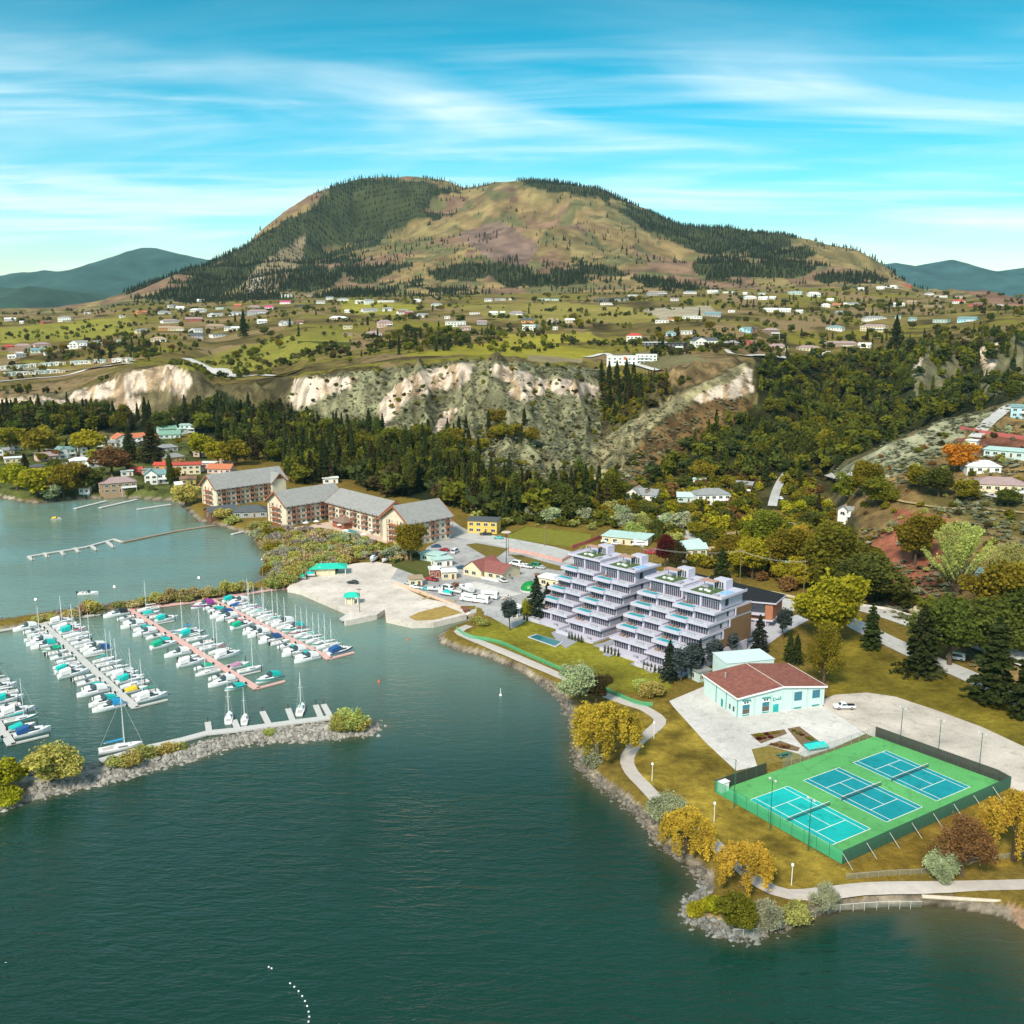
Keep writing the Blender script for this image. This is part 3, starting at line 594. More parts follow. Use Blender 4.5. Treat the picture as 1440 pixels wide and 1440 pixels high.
def plant(kind, x, y, z, h, w, col, label=None, group=None, cat=None):
    """w: crown width in metres"""
    NV[0] += 1; v = NV[0] % 3; d = math.hypot(x, y); lod = 0 if h*F/d > 42 else (1 if h*F/d > 20 else 2)
    c, t, _ = P_get(kind, lod, v); base = {'conifer': .36, 'spruce': .5, 'fir': .38, 'round': .68, 'tall': .4, 'birch': .36, 'willow': 1.0, 'fountain': 1.2, 'twiggy': 1.0, 'bush': 1.15}[kind]
    nm, wd = KN[kind]; s = w/base
    o = empty(nm, (x, y, z), random.random()*6.28, label, cat or ('shrub' if kind == 'bush' else 'tree'), group); o.scale = (s, s, h)
    cc = GC[col]; q = .85+.3*random.random(); q2 = .9+.2*random.random()
    a = bpy.data.objects.new('crown' if kind != 'bush' else 'foliage', c); a.color = (cc[0]*q, cc[1]*q*q2, cc[2]*q, 1); link(a, o)
    link(bpy.data.objects.new('trunk' if kind != 'bush' else 'stem', t), o)
    return o
def plant_px(kind, u, v, hp, wp, col, label, group=None, cat=None, lo=0):
    g = G(u, v, lo)
    if g is None: return
    x, y, z = g; d = y*cP-(z-CH)*sP; k = d/F
    return plant(kind, x, y, z-.1, hp*k/.97, wp*k, col, label, group, cat)
# trees one can point to: kind, u, v of the foot, height px, width px, colour, where it stands
T1 = [('willow',850,1060,75,98,'gold','overhanging the water left of the curved footpath, below the lawn'),('willow',965,1199,62,76,'gold','beside the lakeside path, between a silvery shrub and the rounder willow'),('willow',1045,1247,64,82,'gold','round, at the near corner where the path turns'),
 ('willow',1425,1210,104,92,'gold','tall, cut by the right edge, beside the tennis fence'),('twiggy',1352,1232,88,92,'brown','between the tennis fence and the beach path'),('bush',1325,1238,52,46,'sil','in front of the brown half bare tree by the beach path'),
 ('round',815,992,62,48,'sil','on the shore bank below the condominiums'),('round',838,990,46,34,'conb','small and dark beside the silvery tree on the shore bank'),('bush',832,1078,36,28,'sil','on the shore below the golden willow'),
 ('bush',938,1153,42,64,'sil','wide, at the edge of the path above the cove'),('round',1034,1303,52,50,'dec','on the rocky point'),('bush',1077,1306,46,54,'sil','on the rocky point right of the green tree'),('bush',1121,1300,36,44,'pale','behind the shore fence on the point'),
 ('twiggy',1160,1288,50,50,'sil','open and leaning beside the path at the beach fence'),('bush',980,1287,26,32,'lime','leftmost on the rocky point'),('bush',1000,1283,26,30,'lime','bright, second on the rocky point'),
 ('spruce',941,957,58,32,'spr','left one of the pair before the right condominium'),('spruce',983,951,54,28,'spr','right one of the pair before the right condominium'),('spruce',1067,917,54,30,'spr','beside the brown end wall of the condominium'),
 ('birch',957,959,50,34,'bluegrey','leftmost of the four by the right condominium'),('birch',972,955,54,34,'bluegrey','between the two spruces'),('birch',1004,946,50,30,'bluegrey','right of the two spruces'),('birch',1026,922,36,28,'bluegrey','against the brown end wall'),
 ('birch',1102,899,46,26,'bluegrey','by the brick building driveway'),('spruce',754,867,58,34,'spr','alone at the left end of the condominiums'),('birch',717,886,46,28,'bluegrey','rounded, on the lawn left of the spruce'),('spruce',770,842,24,16,'spr','small, behind the big spruce'),
 ('bush',741,866,28,20,'lime','clipped and upright beside the spruce'),('round',1166,906,100,86,'lime','big, over the road bend behind the hall'),('twiggy',1158,963,88,60,'olive','with pale dead limbs behind the hall'),('spruce',1110,930,42,22,'con','left of two small ones on the slope behind the hall'),
 ('spruce',1120,934,44,22,'con','right of two small ones on the slope behind the hall'),('fir',1224,913,66,34,'con','beside the parking road, standing alone'),('fir',1294,947,98,60,'con','left one on the grass below the dense dark trees'),('fir',1395,988,122,78,'con','tallest on the grass at the right'),
 ('fir',1443,1010,110,60,'con','cut by the right edge'),('round',1335,935,98,84,'dark','dense, left one of the clump over the lower road'),('round',1385,925,90,88,'dark','dense, right one of the clump over the lower road'),('round',1430,905,80,80,'dark','dense, cut by the right edge above the road'),
 ('fountain',1345,835,100,100,'pale','broad, on the red slope'),('fountain',1420,850,86,90,'pale','right of the broad fountain shaped one'),('round',1405,880,96,84,'olive','large, between the fountain willows and the dark clump'),('round',1445,880,90,70,'lime','at the right edge above the dark clump'),
 ('round',1286,795,76,52,'olive','alone on the bare slope'),('round',1172,830,92,96,'dec','big, above the white lane'),('round',1212,850,72,92,'dark','above the upper road'),('willow',1124,795,60,34,'gold','small, left of the big green tree above the lane'),
 ('round',1080,770,50,62,'dec','rounded, among the houses behind the brick building'),('round',1058,815,62,46,'lime','by the utility pole behind the brick building'),('round',1100,800,60,50,'olive','between the roofs behind the brick building'),('round',1025,795,46,44,'olive','beside the white house with the pale drive'),
 ('round',935,800,50,28,'red','dark red, beside the white shed'),('round',951,802,44,26,'conb','brown one beside the dark red tree'),('conifer',1014,830,60,30,'con','dark, by the driveway behind the condominiums'),('round',578,790,56,42,'olive','in front of the last resort gable'),
 ('round',75,1100,58,66,'yel','largest on the near breakwater'),('round',8,1108,40,44,'lime','at the left edge of the near breakwater'),('bush',12,1130,30,46,'lime','lowest, at the left end of the near breakwater'),('round',37,1092,26,26,'lime','between the two larger trees on the near breakwater'),
 ('round',1347,662,40,36,'orange','bright, left of the teal houses on the hill'),('round',1215,700,54,40,'olive','above the white house on the slope'),('round',1232,712,44,44,'dec','right of the white house on the slope'),('round',1190,705,40,32,'dec','left of the white house on the slope'),
 ('round',1320,700,44,44,'dark','dark, below the orange tree'),('round',1290,690,36,30,'olive','small, on the slope left of the hill houses'),('round',55,640,40,42,'olive','by the red roofed cottage at the far village end'),
 ('round',125,640,38,40,'lime','between the village gables'),('round',15,634,34,34,'olive','at the left edge of the village'),('conifer',36,668,30,16,'conb','dark, among the left village houses'),('round',24,690,42,34,'lime','on the shore at the left edge'),('round',52,700,44,44,'lime','hanging over the left shore'),
 ('round',90,700,50,46,'olive','tallest on the left shore'),('round',108,695,46,34,'brown','brown one on the left shore'),('round',75,705,26,24,'sil','pale, at the foot of the left shore trees'),('round',125,690,32,36,'dark','right of the brown shore tree'),('round',158,668,42,44,'brown','in the middle of the village'),
 ('conifer',183,650,50,22,'con','dark, in front of the big red roofed house'),('conifer',213,650,56,34,'conb','dark brown, right of the big red roofed house'),('tall',240,688,50,10,'dark','dark column beside the teal roofed cottage'),('round',282,645,36,30,'lime','bright, at the end of the village'),
 ('round',307,652,32,26,'lime','left of the upper resort wing'),('round',333,655,40,32,'olive','behind the upper resort wing'),('round',262,714,34,32,'yel','on the resort shore'),('conifer',343,474,34,13,'con','lone and tall in the meadow on the bench'),('conifer',1258,497,52,20,'con','dark, above the right ravine'),
 ('round',458,697,16,16,'gold','small golden one behind the resort roof'),('round',1362,705,32,30,'olive','under the terrace of the hill houses'),('round',1417,712,26,30,'dark','under the big hill house'),('tall',822,700,40,24,'dark','dark, beside the small green field'),('round',800,730,38,40,'dark','round and dark above the small green field')]
for k, u, v, h, w, c, s in T1:
    n = KN[k][1]; wd = WORDS[c]
    plant_px(k, u, v, h, w, c, (wd+' '+n+' '+s), None)
# ------------------------------------------------------------------ belts of trees and shrubs
TAKEN = []      # footprints (x, y, r) of buildings etc. that belts keep clear of (filled by later parts through RESERVE)
NO_TREE = [[(268,700),(282,664),(398,652),(415,690),(492,676),(545,708),(602,697),(626,712),(700,742),(830,760),(1000,800),(1130,840),(1110,900),(960,960),(560,880),(380,840),(480,800),(560,795),(600,780),(545,765),(470,745),(400,742),(340,738),(300,735)],
           [(1140,845),(1210,840),(1440,930),(1440,1010),(1140,900)], [(1070,690),(1100,665),(1105,690),(1090,780),(1060,780)], [(1100,838),(1210,846),(1300,870),(1310,900),(1240,905),(1180,880),(1100,860)]]
def ok_px(u, v): return not any(bool(inside(np.array([u]), np.array([v]), p)[0]) for p in NO_TREE)
def sample(poly, n, rng, mind=0, taken=None, use_no=True, ylo=0, yhi=1e9):
    us = [p[0] for p in poly]; vs_ = [p[1] for p in poly]; R = []; tries = 0
    while len(R) < n and tries < n*12:
        tries += 1; u = rng.uniform(min(us), max(us)); v = rng.uniform(min(vs_), max(vs_))
        if not inside(np.array([u]), np.array([v]), poly)[0] or (use_no and not ok_px(u, v)): continue
        if any((u-a)**2+((v-b)*1.6)**2 < mind*mind for a, b in R[-400:]): continue
        g = G(u, v, ylo)
        if g is None or g[1] > yhi or g[2] < .4: continue
        R.append((u, v)); yield u, v, g
rg = np.random.default_rng(11); rgn = rg
WOOD = [(300,645),(400,650),(418,684),(490,674),(548,700),(600,692),(650,722),(700,735),(740,730),(800,726),(850,716),(870,706),(830,704),(760,704),(690,690),(650,655),(620,635),(560,625),(500,612),(420,600),(380,600)]
WOOD_OLD = [(330,640),(380,600),(420,600),(500,612),(560,625),(620,635),(680,655),(760,668),(830,660),(880,690),(860,712),(800,722),(700,735),(620,700),(560,690),(500,672),(440,655),(400,662)]
WOODL = [(-40,600),(0,585),(90,585),(180,590),(300,580),(400,590),(400,640),(300,620),(220,606),(100,612),(0,618),(-40,620)]
RAVP = [(1085,525),(1130,505),(1240,505),(1300,560),(1290,590),(1165,650),(1140,700),(1080,720),(1000,690),(960,665),(1000,610),(1070,585)]
def belt(poly, n, mind, kinds, hr, group, label, cap=1e9, yhi=1e9, ylo=0, dens=.36):
    c = 0
    for u, v, g in sample(poly, n, rg, mind, ylo=ylo, yhi=yhi):
        k, col = kinds[int(rg.integers(len(kinds)))]; h = rg.uniform(*hr); w = h*{'conifer': .36, 'fir': .4, 'spruce': .5, 'round': .8, 'tall': .38, 'bush': 1.3, 'willow': 1.0, 'twiggy': .9, 'birch': .4}[k]
        if k in ('conifer', 'fir', 'spruce', 'tall'): h *= 1.3
        plant(k, g[0], g[1], g[2]-.2, h, w*rg.uniform(.85, 1.2), col, label.replace('#', WORDS[col]+' '+KN[k][1]), group); c += 1
    return c
CD = [('conifer','con'),('conifer','conb'),('fir','con')]
belt(WOOD, 150, 9, CD+[('round','dark'),('round','dec'),('tall','dark'),('conifer','con')], (12.5, 20), 'trees in the wood behind the resort', '# in the dense wood between resort and cliffs')
belt(WOODL, 70, 8, CD*2+[('round','dark'),('round','dec')], (11, 19), 'trees in the wood behind the village', '# in the dark wood between village and cliffs')
belt(RAVP, 55, 9, [('round','dark'),('round','dec'),('round','olive'),('tall','dark'),('fir','con'),('conifer','con'),('round','dec')], (9, 15), 'trees filling the ravine', '# among the trees filling the ravine right of centre')
belt([(980,690),(1140,680),(1170,720),(1160,800),(1120,835),(1000,790),(960,740)], 48, 14, [('round','dark'),('round','dec'),('round','olive'),('conifer','conb'),('round','lime')], (6, 10), 'garden trees of the ravine mouth houses', '# in the gardens at the mouth of the ravine')
belt([(0,640),(120,625),(260,615),(330,640),(290,680),(120,690),(0,690)], 17, 18, [('round','olive'),('round','dec'),('round','lime'),('conifer','conb'),('round','brown'),('round','dark')], (5, 10), 'garden trees of the lakeside village', '# in the gardens of the lakeside village')
belt([(690,735),(720,715),(800,715),(860,700),(960,745),(900,760),(850,735),(740,738)], 26, 13, [('round','sil'),('round','dark'),('round','olive'),('bush','pale')], (6, 10), 'trees above the green field', '# along the bank above the small green field')
WET = [(356,745),(400,748),(440,752),(500,760),(545,772),(590,776),(560,792),(525,786),(480,796),(440,803),(400,825),(372,815),(380,790)]
belt(WET, 135, 9, [('bush','pale'),('bush','yel'),('bush','olive'),('bush','tan'),('bush','mauve'),('bush','pale'),('round','sil')], (3.5, 6), 'willow shrubs of the reed bed', '# in the shrubby reed bed before the resort')
for i in range(46):
    t = i/45; u = 350-300*t+rg.normal()*3; v = np.interp(u, [40,80,160,250,345], [871,866,857,842,829])+rg.uniform(0, 6); g = G(u, v)
    if g and g[2] > .3: plant(['bush','twiggy','twiggy'][i % 3], g[0], g[1], g[2]-.2, rg.uniform(3, 5.5) if u > 110 else rg.uniform(1.5, 3), rg.uniform(5, 8), ['yel','tan','pale','yel','tan'][i % 5], WORDS[['yel','tan','pale','yel','tan'][i % 5]]+' bush in the row along the upper breakwater', 'bushes along the upper breakwater')
for i, (u, v, h) in enumerate([(165,1078,3),(185,1076,4),(205,1066,4),(235,1060,3.5),(250,1055,3),(480,1024,4),(495,1020,5),(508,1024,3.5),(378,1033,2),(315,730,6),(328,736,5),(300,728,5),(392,820,6),(410,815,6),(385,826,5),(400,826,4),(848,878,3),(670,876,3),(680,880,2.5),(915,978,5),(905,972,4)]):
    g = G(u, v)
    if g: plant('bush', g[0], g[1], g[2]-.2, h, h*1.7, ['pale','yel'][i % 2], 'low '+WORDS[['pale','yel'][i % 2]]+' bush on the bank beside the water', 'low bushes at the waterside')
def far(v, y0=900): return y0
belt([(0,500),(200,480),(330,430),(560,425),(700,420),(700,470),(560,470),(480,460),(330,520),(200,505),(0,535)], 40, 8, [('round','dark'),('round','olive'),('conifer','conb'),('conifer','con'),('round','brown'),('round','dec')], (8, 13), 'trees among the houses on the bench', '# among the houses across the left of the bench', ylo=950)
belt([(700,420),(1240,410),(1440,420),(1440,470),(1240,490),(1000,490),(860,480),(700,450)], 45, 8, [('round','dark'),('round','olive'),('conifer','conb'),('conifer','con'),('round','dark'),('round','dec')], (8, 14), 'trees among the houses on the bench', '# among the houses across the right of the bench', ylo=950)
belt([(520,480),(560,500),(680,490),(650,470),(600,462)], 40, 6, [('round','dark'),('round','dec'),('conifer','con')], (8, 13), 'trees in the hollow on the bench', '# in the wooded hollow at the middle of the bench', ylo=950)
belt([(845,538),(900,530),(905,565),(880,595),(852,590)], 18, 6, CD, (11, 17), 'tall trees in the gully beside the white hotel', '# in the gully left of the scrub ridge', ylo=650)
belt([(640,590),(700,590),(760,600),(740,640),(660,645),(620,625)], 18, 8, CD+[('round','olive')], (9, 14), 'trees on the scrub slope', '# scattered on the scrub slope below the white cliffs', ylo=600)
# ------------------------------------------------------------------ masses nobody could count
def mass(name, pts, hs, ws, kind, cols, matname, nq=24, size=.2):
    """merge many tiny trees into one mesh"""
    rng = np.random.default_rng(len(pts)); VV = []; FF = []; CC = []; o = 0
    base = []
    for v in range(4):
        if kind == 'con':
            V = []; Fc = []
            for lv in range(4):
                z0 = .05+.23*lv; z1 = z0+.36; r = .2*(1-.22*lv); m_ = 5; a0 = rng.random()*6
                for j in range(m_):
                    a = a0+2*pi*j/m_; b_ = a+2*pi/m_*.8; q = len(V); rr = r*(.7+.6*rng.random()); V += [(rr*cos(a), rr*sin(a), z0+.05*rng.normal()), (rr*cos(b_), rr*sin(b_), z0+.03*rng.normal()), (0, 0, z1)]; Fc.append((q, q+1, q+2, q+2))
            V = np.array(V); f = np.array(Fc)[:, :3]
        else:
            p = crown_pts(rng, nq, [(0,0,.5,.4,.42)], .6); V, f = leaf_quads(p, size*2, rng); f = np.concatenate([f[:, :3], f[:, [0,2,3]]])
        base.append((V, f))
    for i, (x, y, z) in enumerate(pts):
        V, f = base[i % 4]; a = rng.random()*6.28; c, s = cos(a), sin(a)
        W_ = np.stack([(V[:,0]*c-V[:,1]*s)*ws[i]+x, (V[:,0]*s+V[:,1]*c)*ws[i]+y, V[:,2]*hs[i]+z], -1); VV.append(W_); FF.append(f+o); o += len(V)
        cc = np.array(cols[int(rng.integers(len(cols)))])*(.75+.5*rng.random()); CC.append(np.repeat(cc[None], len(V), 0))
    if matname not in MATS:
        m, t, b = new_mat(matname); va = t.nodes.new('ShaderNodeVertexColor'); va.layer_name = 'Col'; leafy(t, b, va.outputs[0]); MATS[matname] = m
    me = np_mesh(name, np.concatenate(VV), [np.concatenate(FF)], [MATS[matname]], attr=np.concatenate(CC))
    return tag(link(bpy.data.objects.new(name, me)), kind='stuff')
def pick(mask, n, wt=None):
    idx = np.nonzero(mask.ravel())[0]; a = (GY.ravel()[idx]**1.0) if wt is None else wt.ravel()[idx]; pr = a/a.sum()
    s = rg.choice(idx, size=min(n, len(idx)), replace=False, p=pr); return np.stack([GX.ravel()[s]+rg.normal(size=len(s))*2, GY.ravel()[s]+rg.normal(size=len(s))*2, GZ.ravel()[s]], -1)
def reg(p): p = tag(p[0], p[1], p[2]); return p
vis = GY > 2300
pw = pick(WM & vis, 13000); pw2 = pick((GY > 2500) & (fbm(GX/120, GY/120, 93, 4) > .06) & (GU > 180) & (GU < 1330) & (GV > 265), 3400); rim = pick((GY > yk[9]-160) & (GY < yk[9]+20) & (GU > 190) & (GU < 1300) & (WM | (fbm(GX/120, GY/300, 5, 2) > .05)), 600)
pm = np.concatenate([pw, pw2, rim]); hh = rg.uniform(6, 15, len(pm))*(.8+.5*vn(pm[:,0]/90, pm[:,1]/90, 3))
o = mass('mountain_forest', pm, hh, hh*1.15, 'con', [(.03,.04,.016), (.036,.042,.018), (.048,.046,.02)], 'forest_mass'); tag(o, 'dark conifer forest covering the flanks of the big hill', 'forest')
def pm_(poly, ylo=0, yhi=9e9): return inside(GU, GV, np.array(poly, float)) & (GY > ylo) & (GY < yhi)
woodm = (pm_(WOOD) | pm_(WOODL)) & (GZ > 1); mm = pick(woodm & (fbm(GX/45, GY/45, 71, 3) > -.1), 850); hh = rg.uniform(9, 18, len(mm))
# fuller trees for the mass of the near woods
def mass2(name, pts, hs, kinds, cols, lod=3):
    rng = np.random.default_rng(5); VV = []; FF = []; CC = []; o = 0
    for i, (x, y, z) in enumerate(pts):
        k = kinds[i % len(kinds)]; V, f = P_get(k, lod, i % 3)[2]; b0 = {'conifer': .36, 'round': .68, 'tall': .4, 'fir': .38, 'bush': 1.1}[k]; w = hs[i]*{'conifer': .34, 'round': .85, 'tall': .4, 'fir': .36, 'bush': 1.5}[k]/b0
        h = hs[i]*(1.25 if k in ('conifer', 'fir') else 1); a = rng.random()*6.28; c, s = cos(a), sin(a)
        VV.append(np.stack([(V[:,0]*c-V[:,1]*s)*w+x, (V[:,0]*s+V[:,1]*c)*w+y, V[:,2]*h+z], -1)); FF.append(f+o); o += len(V)
        cc = np.array(GC[cols[int(rng.integers(len(cols)))]])*(.75+.5*rng.random()); CC.append(np.repeat(cc[None], len(V), 0))
    me = np_mesh(name, np.concatenate(VV), [np.concatenate(FF)], [MATS['forest_mass']], attr=np.concatenate(CC)); return tag(link(bpy.data.objects.new(name, me)), kind='stuff')
ng = lambda m: m & ~np.array([[False]]) 
def clear_no(pts):
    u, v = pj(pts[:,0], pts[:,1], pts[:,2]); k = np.ones(len(u), bool)
    for p in NO_TREE: k &= ~inside(u, v, p)
    return pts[k]
mm = clear_no(mm); hh = rg.uniform(9, 17, len(mm)); tag(mass2('woodland', mm, hh, ['conifer','fir','round','conifer','tall'], ['con','conb','dark','con','dec']), 'dense mixed woodland at the foot of the cliffs', 'woodland')
SPURZ = [(800,700),(850,605),(960,550),(1062,500),(1064,575),(960,630),(890,700)]
rv = clear_no(pick((pm_(RAV, 600) & ~pm_(SPURZ) | pm_([(1240,500),(1440,480),(1440,560),(1330,590)], 640)) & (GZ > 5), 620)); hh = rg.uniform(7, 13, len(rv)); tag(mass2('ravine_woodland', rv, hh, ['round','round','tall','conifer'], ['dark','dec','dec','con','dark']), 'thick dark woodland in the ravine on the right', 'woodland')
bt = pick((GY > 950) & (GY < yk[7]+150) & (GU > -50) & (GU < 1500) & (fbm(GX/80, GY/80, 17, 3) > .08), 2600); hh = rg.uniform(2.5, 7.5, len(bt)); tag(mass('bench_trees', bt, hh, hh*1.1, 'dec', [(.05,.06,.018), GC['dark'], GC['dec'], (.09,.07,.03)], 'forest_mass', 60, .11), 'scattered small trees and hedges across the upper bench', 'trees')
sb = pick(((pm_(SCRUB, 600) | pm_([(1165,668),(1250,625),(1330,592),(1400,575),(1340,630),(1270,680),(1200,700)], 380) | pm_([(800,690),(850,610),(960,560),(1050,510),(1062,570),(960,620),(880,690)], 600) | pm_(RH, 260) & (fbm(GX/20, GY/20, 3, 2) > .12)) & (vn(GX/9, GY/9, 4) > .25)) & ~SILTM, 15000)
hh = rg.uniform(.4, 1.15, len(sb)); tag(mass('sagebrush', sb, hh, hh*2.2, 'dec', [(.24,.26,.16), (.20,.21,.12), (.17,.15,.08), (.27,.28,.18)], 'forest_mass', 9, .3), 'grey green sagebrush over the dry slopes', 'sagebrush')

def _x(): pass
def bushes(name, poly, n, lo, hi, cols, label, ymin=0, kinds=('bush','round','bush')):
    m_ = np.zeros(GX.shape, bool)
    for p in poly: m_ |= pm_(p, ymin)
    q = clear_no(pick(m_ & (GZ > 1.2), n)); hh = rg.uniform(lo, hi, len(q)); return tag(mass2(name, q, hh, list(kinds), cols), label, 'bushes')
bushes('garden_greenery', [[(0,625),(120,612),(260,610),(340,640),(290,690),(230,690),(120,696),(0,696)]], 130, 1, 3, ['dec','olive','dark','conb','olive'], 'low garden greenery between the houses of the village')
bushes('garden_greenery', [[(860,690),(960,660),(1140,680),(1175,720),(1165,800),(1120,838),(1050,815),(960,800),(980,770),(940,735),(880,712)]], 520, 1.5, 6, ['dec','olive','dark','olive','lime','brown'], 'low garden greenery at the ravine mouth')
bushes('bank_greenery', [[(650,725),(720,715),(800,722),(880,715),(960,752),(940,770),(860,745),(740,738),(700,745)]], 260, 1.5, 5, ['dark','dec','pale','olive'], 'tangled greenery on the bank above the green field')
bushes('slope_shrubs', [[(1170,700),(1240,640),(1330,610),(1440,600),(1440,900),(1300,880),(1210,850),(1190,770)]], 200, .8, 3.2, ['olive','sil','brown','dec','pale','conb'], 'shrubs dotted over the right hillside', 0, ('bush',))
bushes('bank_shrubs', [[(1190,795),(1215,822),(1290,848),(1440,872),(1440,905),(1300,864),(1215,843)]], 110, 2, 6, ['dark','dec','olive','dark'], 'thick shrubs above the roads at the right', 0, ('bush','round'))
bushes('slope_shrubs', [SCRUB, [(860,690),(960,620),(1000,600),(900,620),(830,690)]], 420, 1, 3.5, ['olive','dec','sil','conb','dark'], 'bushes dotted over the slope under the white cliffs', 600, ('bush',))
bushes('marsh_reeds', [WET], 560, 1, 3.2, ['tan','pale','yel','brown','mauve','sil','tan'], 'reeds and low willow scrub of the marsh', 0, ('bush',))
bushes('ravine_undergrowth', [RAVP], 380, 3, 7, ['dec','olive','dark','conb'], 'undergrowth on the ravine slopes', 600, ('bush','round'))

bushes('gully_trees', [[(848,545),(900,532),(975,530),(950,552),(905,580),(862,612),(846,590)]], 120, 3, 8, ['dark','conb','dec','olive'], 'trees in the gully left of the scrub ridge', 600, ('round','conifer','bush'))

bushes('bench_woods', [[(980,478),(1100,470),(1240,470),(1330,462),(1440,470),(1440,500),(1330,492),(1240,502),(1100,500),(1000,496)], [(1000,425),(1150,420),(1300,425),(1440,432),(1440,446),(1250,440),(1050,438)], [(560,468),(640,462),(700,470),(690,488),(600,492)], [(120,480),(200,470),(235,500),(200,510),(130,505)], [(420,498),(520,470),(560,490),(500,512)]], 620, 4, 10, ['dark','con','dec','dark','conb'], 'belts of dark trees between the houses on the bench', 900, ('round','conifer','round'))
# ------------------------------------------------------------------ roads, lots and paths (sheets laid over the ground)
ASPH = pav('asphalt', (.46,.45,.44), .9, .1, .15, .15); CONC = pav('concrete', (.56,.53,.51), .85, .16, .10, .17); LOTC = pav('lot_surface', (.60,.53,.48), .9, .18, .08, .09); GRAV = pav('gravel_surface', (.50,.44,.39), .95, .25, 0)
WHITE = mat('white_paint', (.80,.80,.80), .5, .05, 1); WLINE = mat('line_paint', (.78,.78,.76), .7, .1, 2)
def sheet(name, poly, m, off=.03, step=4, flat=None, world=False):
    """poly in photo pixels -> draped sheet"""
    import bmesh
    pts = [p if world else (G(*p) or un(p[0], p[1], 2))[:2] for p in poly]
    bm = bmesh.new(); bm.faces.new([bm.verts.new((p[0], p[1], 0)) for p in pts])
    if flat is None:
        for ax in (0, 1):
            lo = min(p[ax] for p in pts); hi = max(p[ax] for p in pts); k = lo+step
            while k < hi:
                c = [0,0,0]; n = [0,0,0]; c[ax] = k; n[ax] = 1; bmesh.ops.bisect_plane(bm, geom=bm.verts[:]+bm.edges[:]+bm.faces[:], plane_co=c, plane_no=n); k += step
    bmesh.ops.triangulate(bm, faces=bm.faces[:]); me = bpy.data.meshes.new(name); bm.to_mesh(me); bm.free()
    co = np.empty(len(me.vertices)*3); me.vertices.foreach_get('co', co); co = co.reshape(-1, 3); co[:, 2] = (H(co[:,0], co[:,1]) if flat is None else flat)+off
    me.vertices.foreach_set('co', co.ravel()); me.materials.append(m); me.update()
    if me.polygons and me.polygons[0].normal.z < 0: me.flip_normals()
    return tag(link(bpy.data.objects.new(name, me)), kind='structure')
def smooth_line(pts, step=3.):
    """Catmull-Rom through points, resampled"""
    p = [np.array(q, float) for q in pts]; p = [2*p[0]-p[1]]+p+[2*p[-1]-p[-2]]; R = []
    for i in range(1, len(p)-2):
        n = max(2, int(np.linalg.norm(p[i+1]-p[i])/step))
        for k in range(n):
            t = k/n; R.append(.5*((2*p[i])+(-p[i-1]+p[i+1])*t+(2*p[i-1]-5*p[i]+4*p[i+1]-p[i+2])*t*t+(-p[i-1]+3*p[i]-3*p[i+1]+p[i+2])*t**3))
    R.append(p[-2]); return R
def ribbon(name, px, w, m, off=.06, world=False, kerb=0, lift=None):
    pts = smooth_line([q if world else (G(*q) or un(q[0], q[1], 2))[:2] for q in px], 2.5); n = len(pts); V = []; nn = 5 if lift is None else 2
    for i, p in enumerate(pts):
        d = pts[min(i+1, n-1)]-pts[max(i-1, 0)]; d = d/np.linalg.norm(d); nr = np.array((-d[1], d[0]))
        for k in range(nn): q = p+nr*w*(k/(nn-1)-.5); V.append((q[0], q[1]))
    V = np.array(V); z = H(V[:,0], V[:,1]).reshape(n, nn); zm = z.max(1, keepdims=True)*.6+z*.4; zm = np.maximum(zm, z)
    V = np.concatenate([V, (zm.reshape(-1, 1)+off)], 1); i = np.arange(n*nn).reshape(n, nn); f = np.stack([i[:-1,:-1], i[:-1,1:], i[1:,1:], i[1:,:-1]], -1).reshape(-1, 4)[:, ::-1]
    return tag(link(bpy.data.objects.new(name, np_mesh(name, V, [f], [m]))), kind='structure')
def px2(pts, z=2.): return [un(u, v, z) for u, v in pts]
# boat launch lot: a real quay
mb = MB(); mb.prism(px2([(404,826),(421,829),(499,862),(484,871),(486,873),(530,864),(541,857),(543,868),(580,876),(610,875),(656,864),(640,850),(600,842),(550,818),(600,800),(600,790),(560,795),(530,790),(500,792),(440,806),(417,815)]), -2.5, 2.03)
tag(mb.build('parking_lot', LOTC), kind='structure')
mb = MB(); mb.prism(px2([(575,868),(585,873),(610,872),(650,862),(625,852),(590,861)]), 2.05, 2.12); tag(mb.build('dry_grass', mat('dry_grass', (.33,.22,.06), .95, .25, .5)), kind='structure')
sheet('parking_lot', [(548,818),(560,798),(590,790),(600,770),(640,748),(700,757),(760,775),(800,790),(800,820),(780,850),(720,885),(690,868),(657,863),(610,842)], pav('yard_asphalt', (.36,.35,.35), .9, .22, .2, .13), .08)
sheet('kerb_strip', [(546,818),(552,815),(663,862),(657,866)], CONC, .12)
MAIN = [(590,712),(618,735),(640,748),(680,757),(713,763),(763,773),(797,783),(850,797),(930,812),(1020,833),(1080,846),(1130,853)]
ribbon('road', MAIN, 15, ASPH, .1)
ribbon('road', [(1085,846),(1130,853),(1180,853),(1208,854),(1245,864),(1284,877),(1330,893),(1440,930),(1560,975)], 9, ASPH, .13)
ribbon('road', [(1110,852),(1150,858),(1190,872),(1230,892),(1300,925),(1360,950),(1440,987),(1560,1040)], 8.5, ASPH, .16)
ribbon('road', [(820,697),(840,699),(860,705),(891,718),(929,734),(950,742),(975,757),(1000,770)], 7, ASPH, .12)
ribbon('road', [(916,711),(900,716),(902,724)], 6, ASPH, .14)
ribbon('road', [(1106,665),(1098,677),(1092,690),(1088,703),(1086,712)], 5, ASPH, .3)
ribbon('road', [(1370,616),(1378,608),(1393,592),(1409,580),(1425,570)], 7, ASPH, .4)
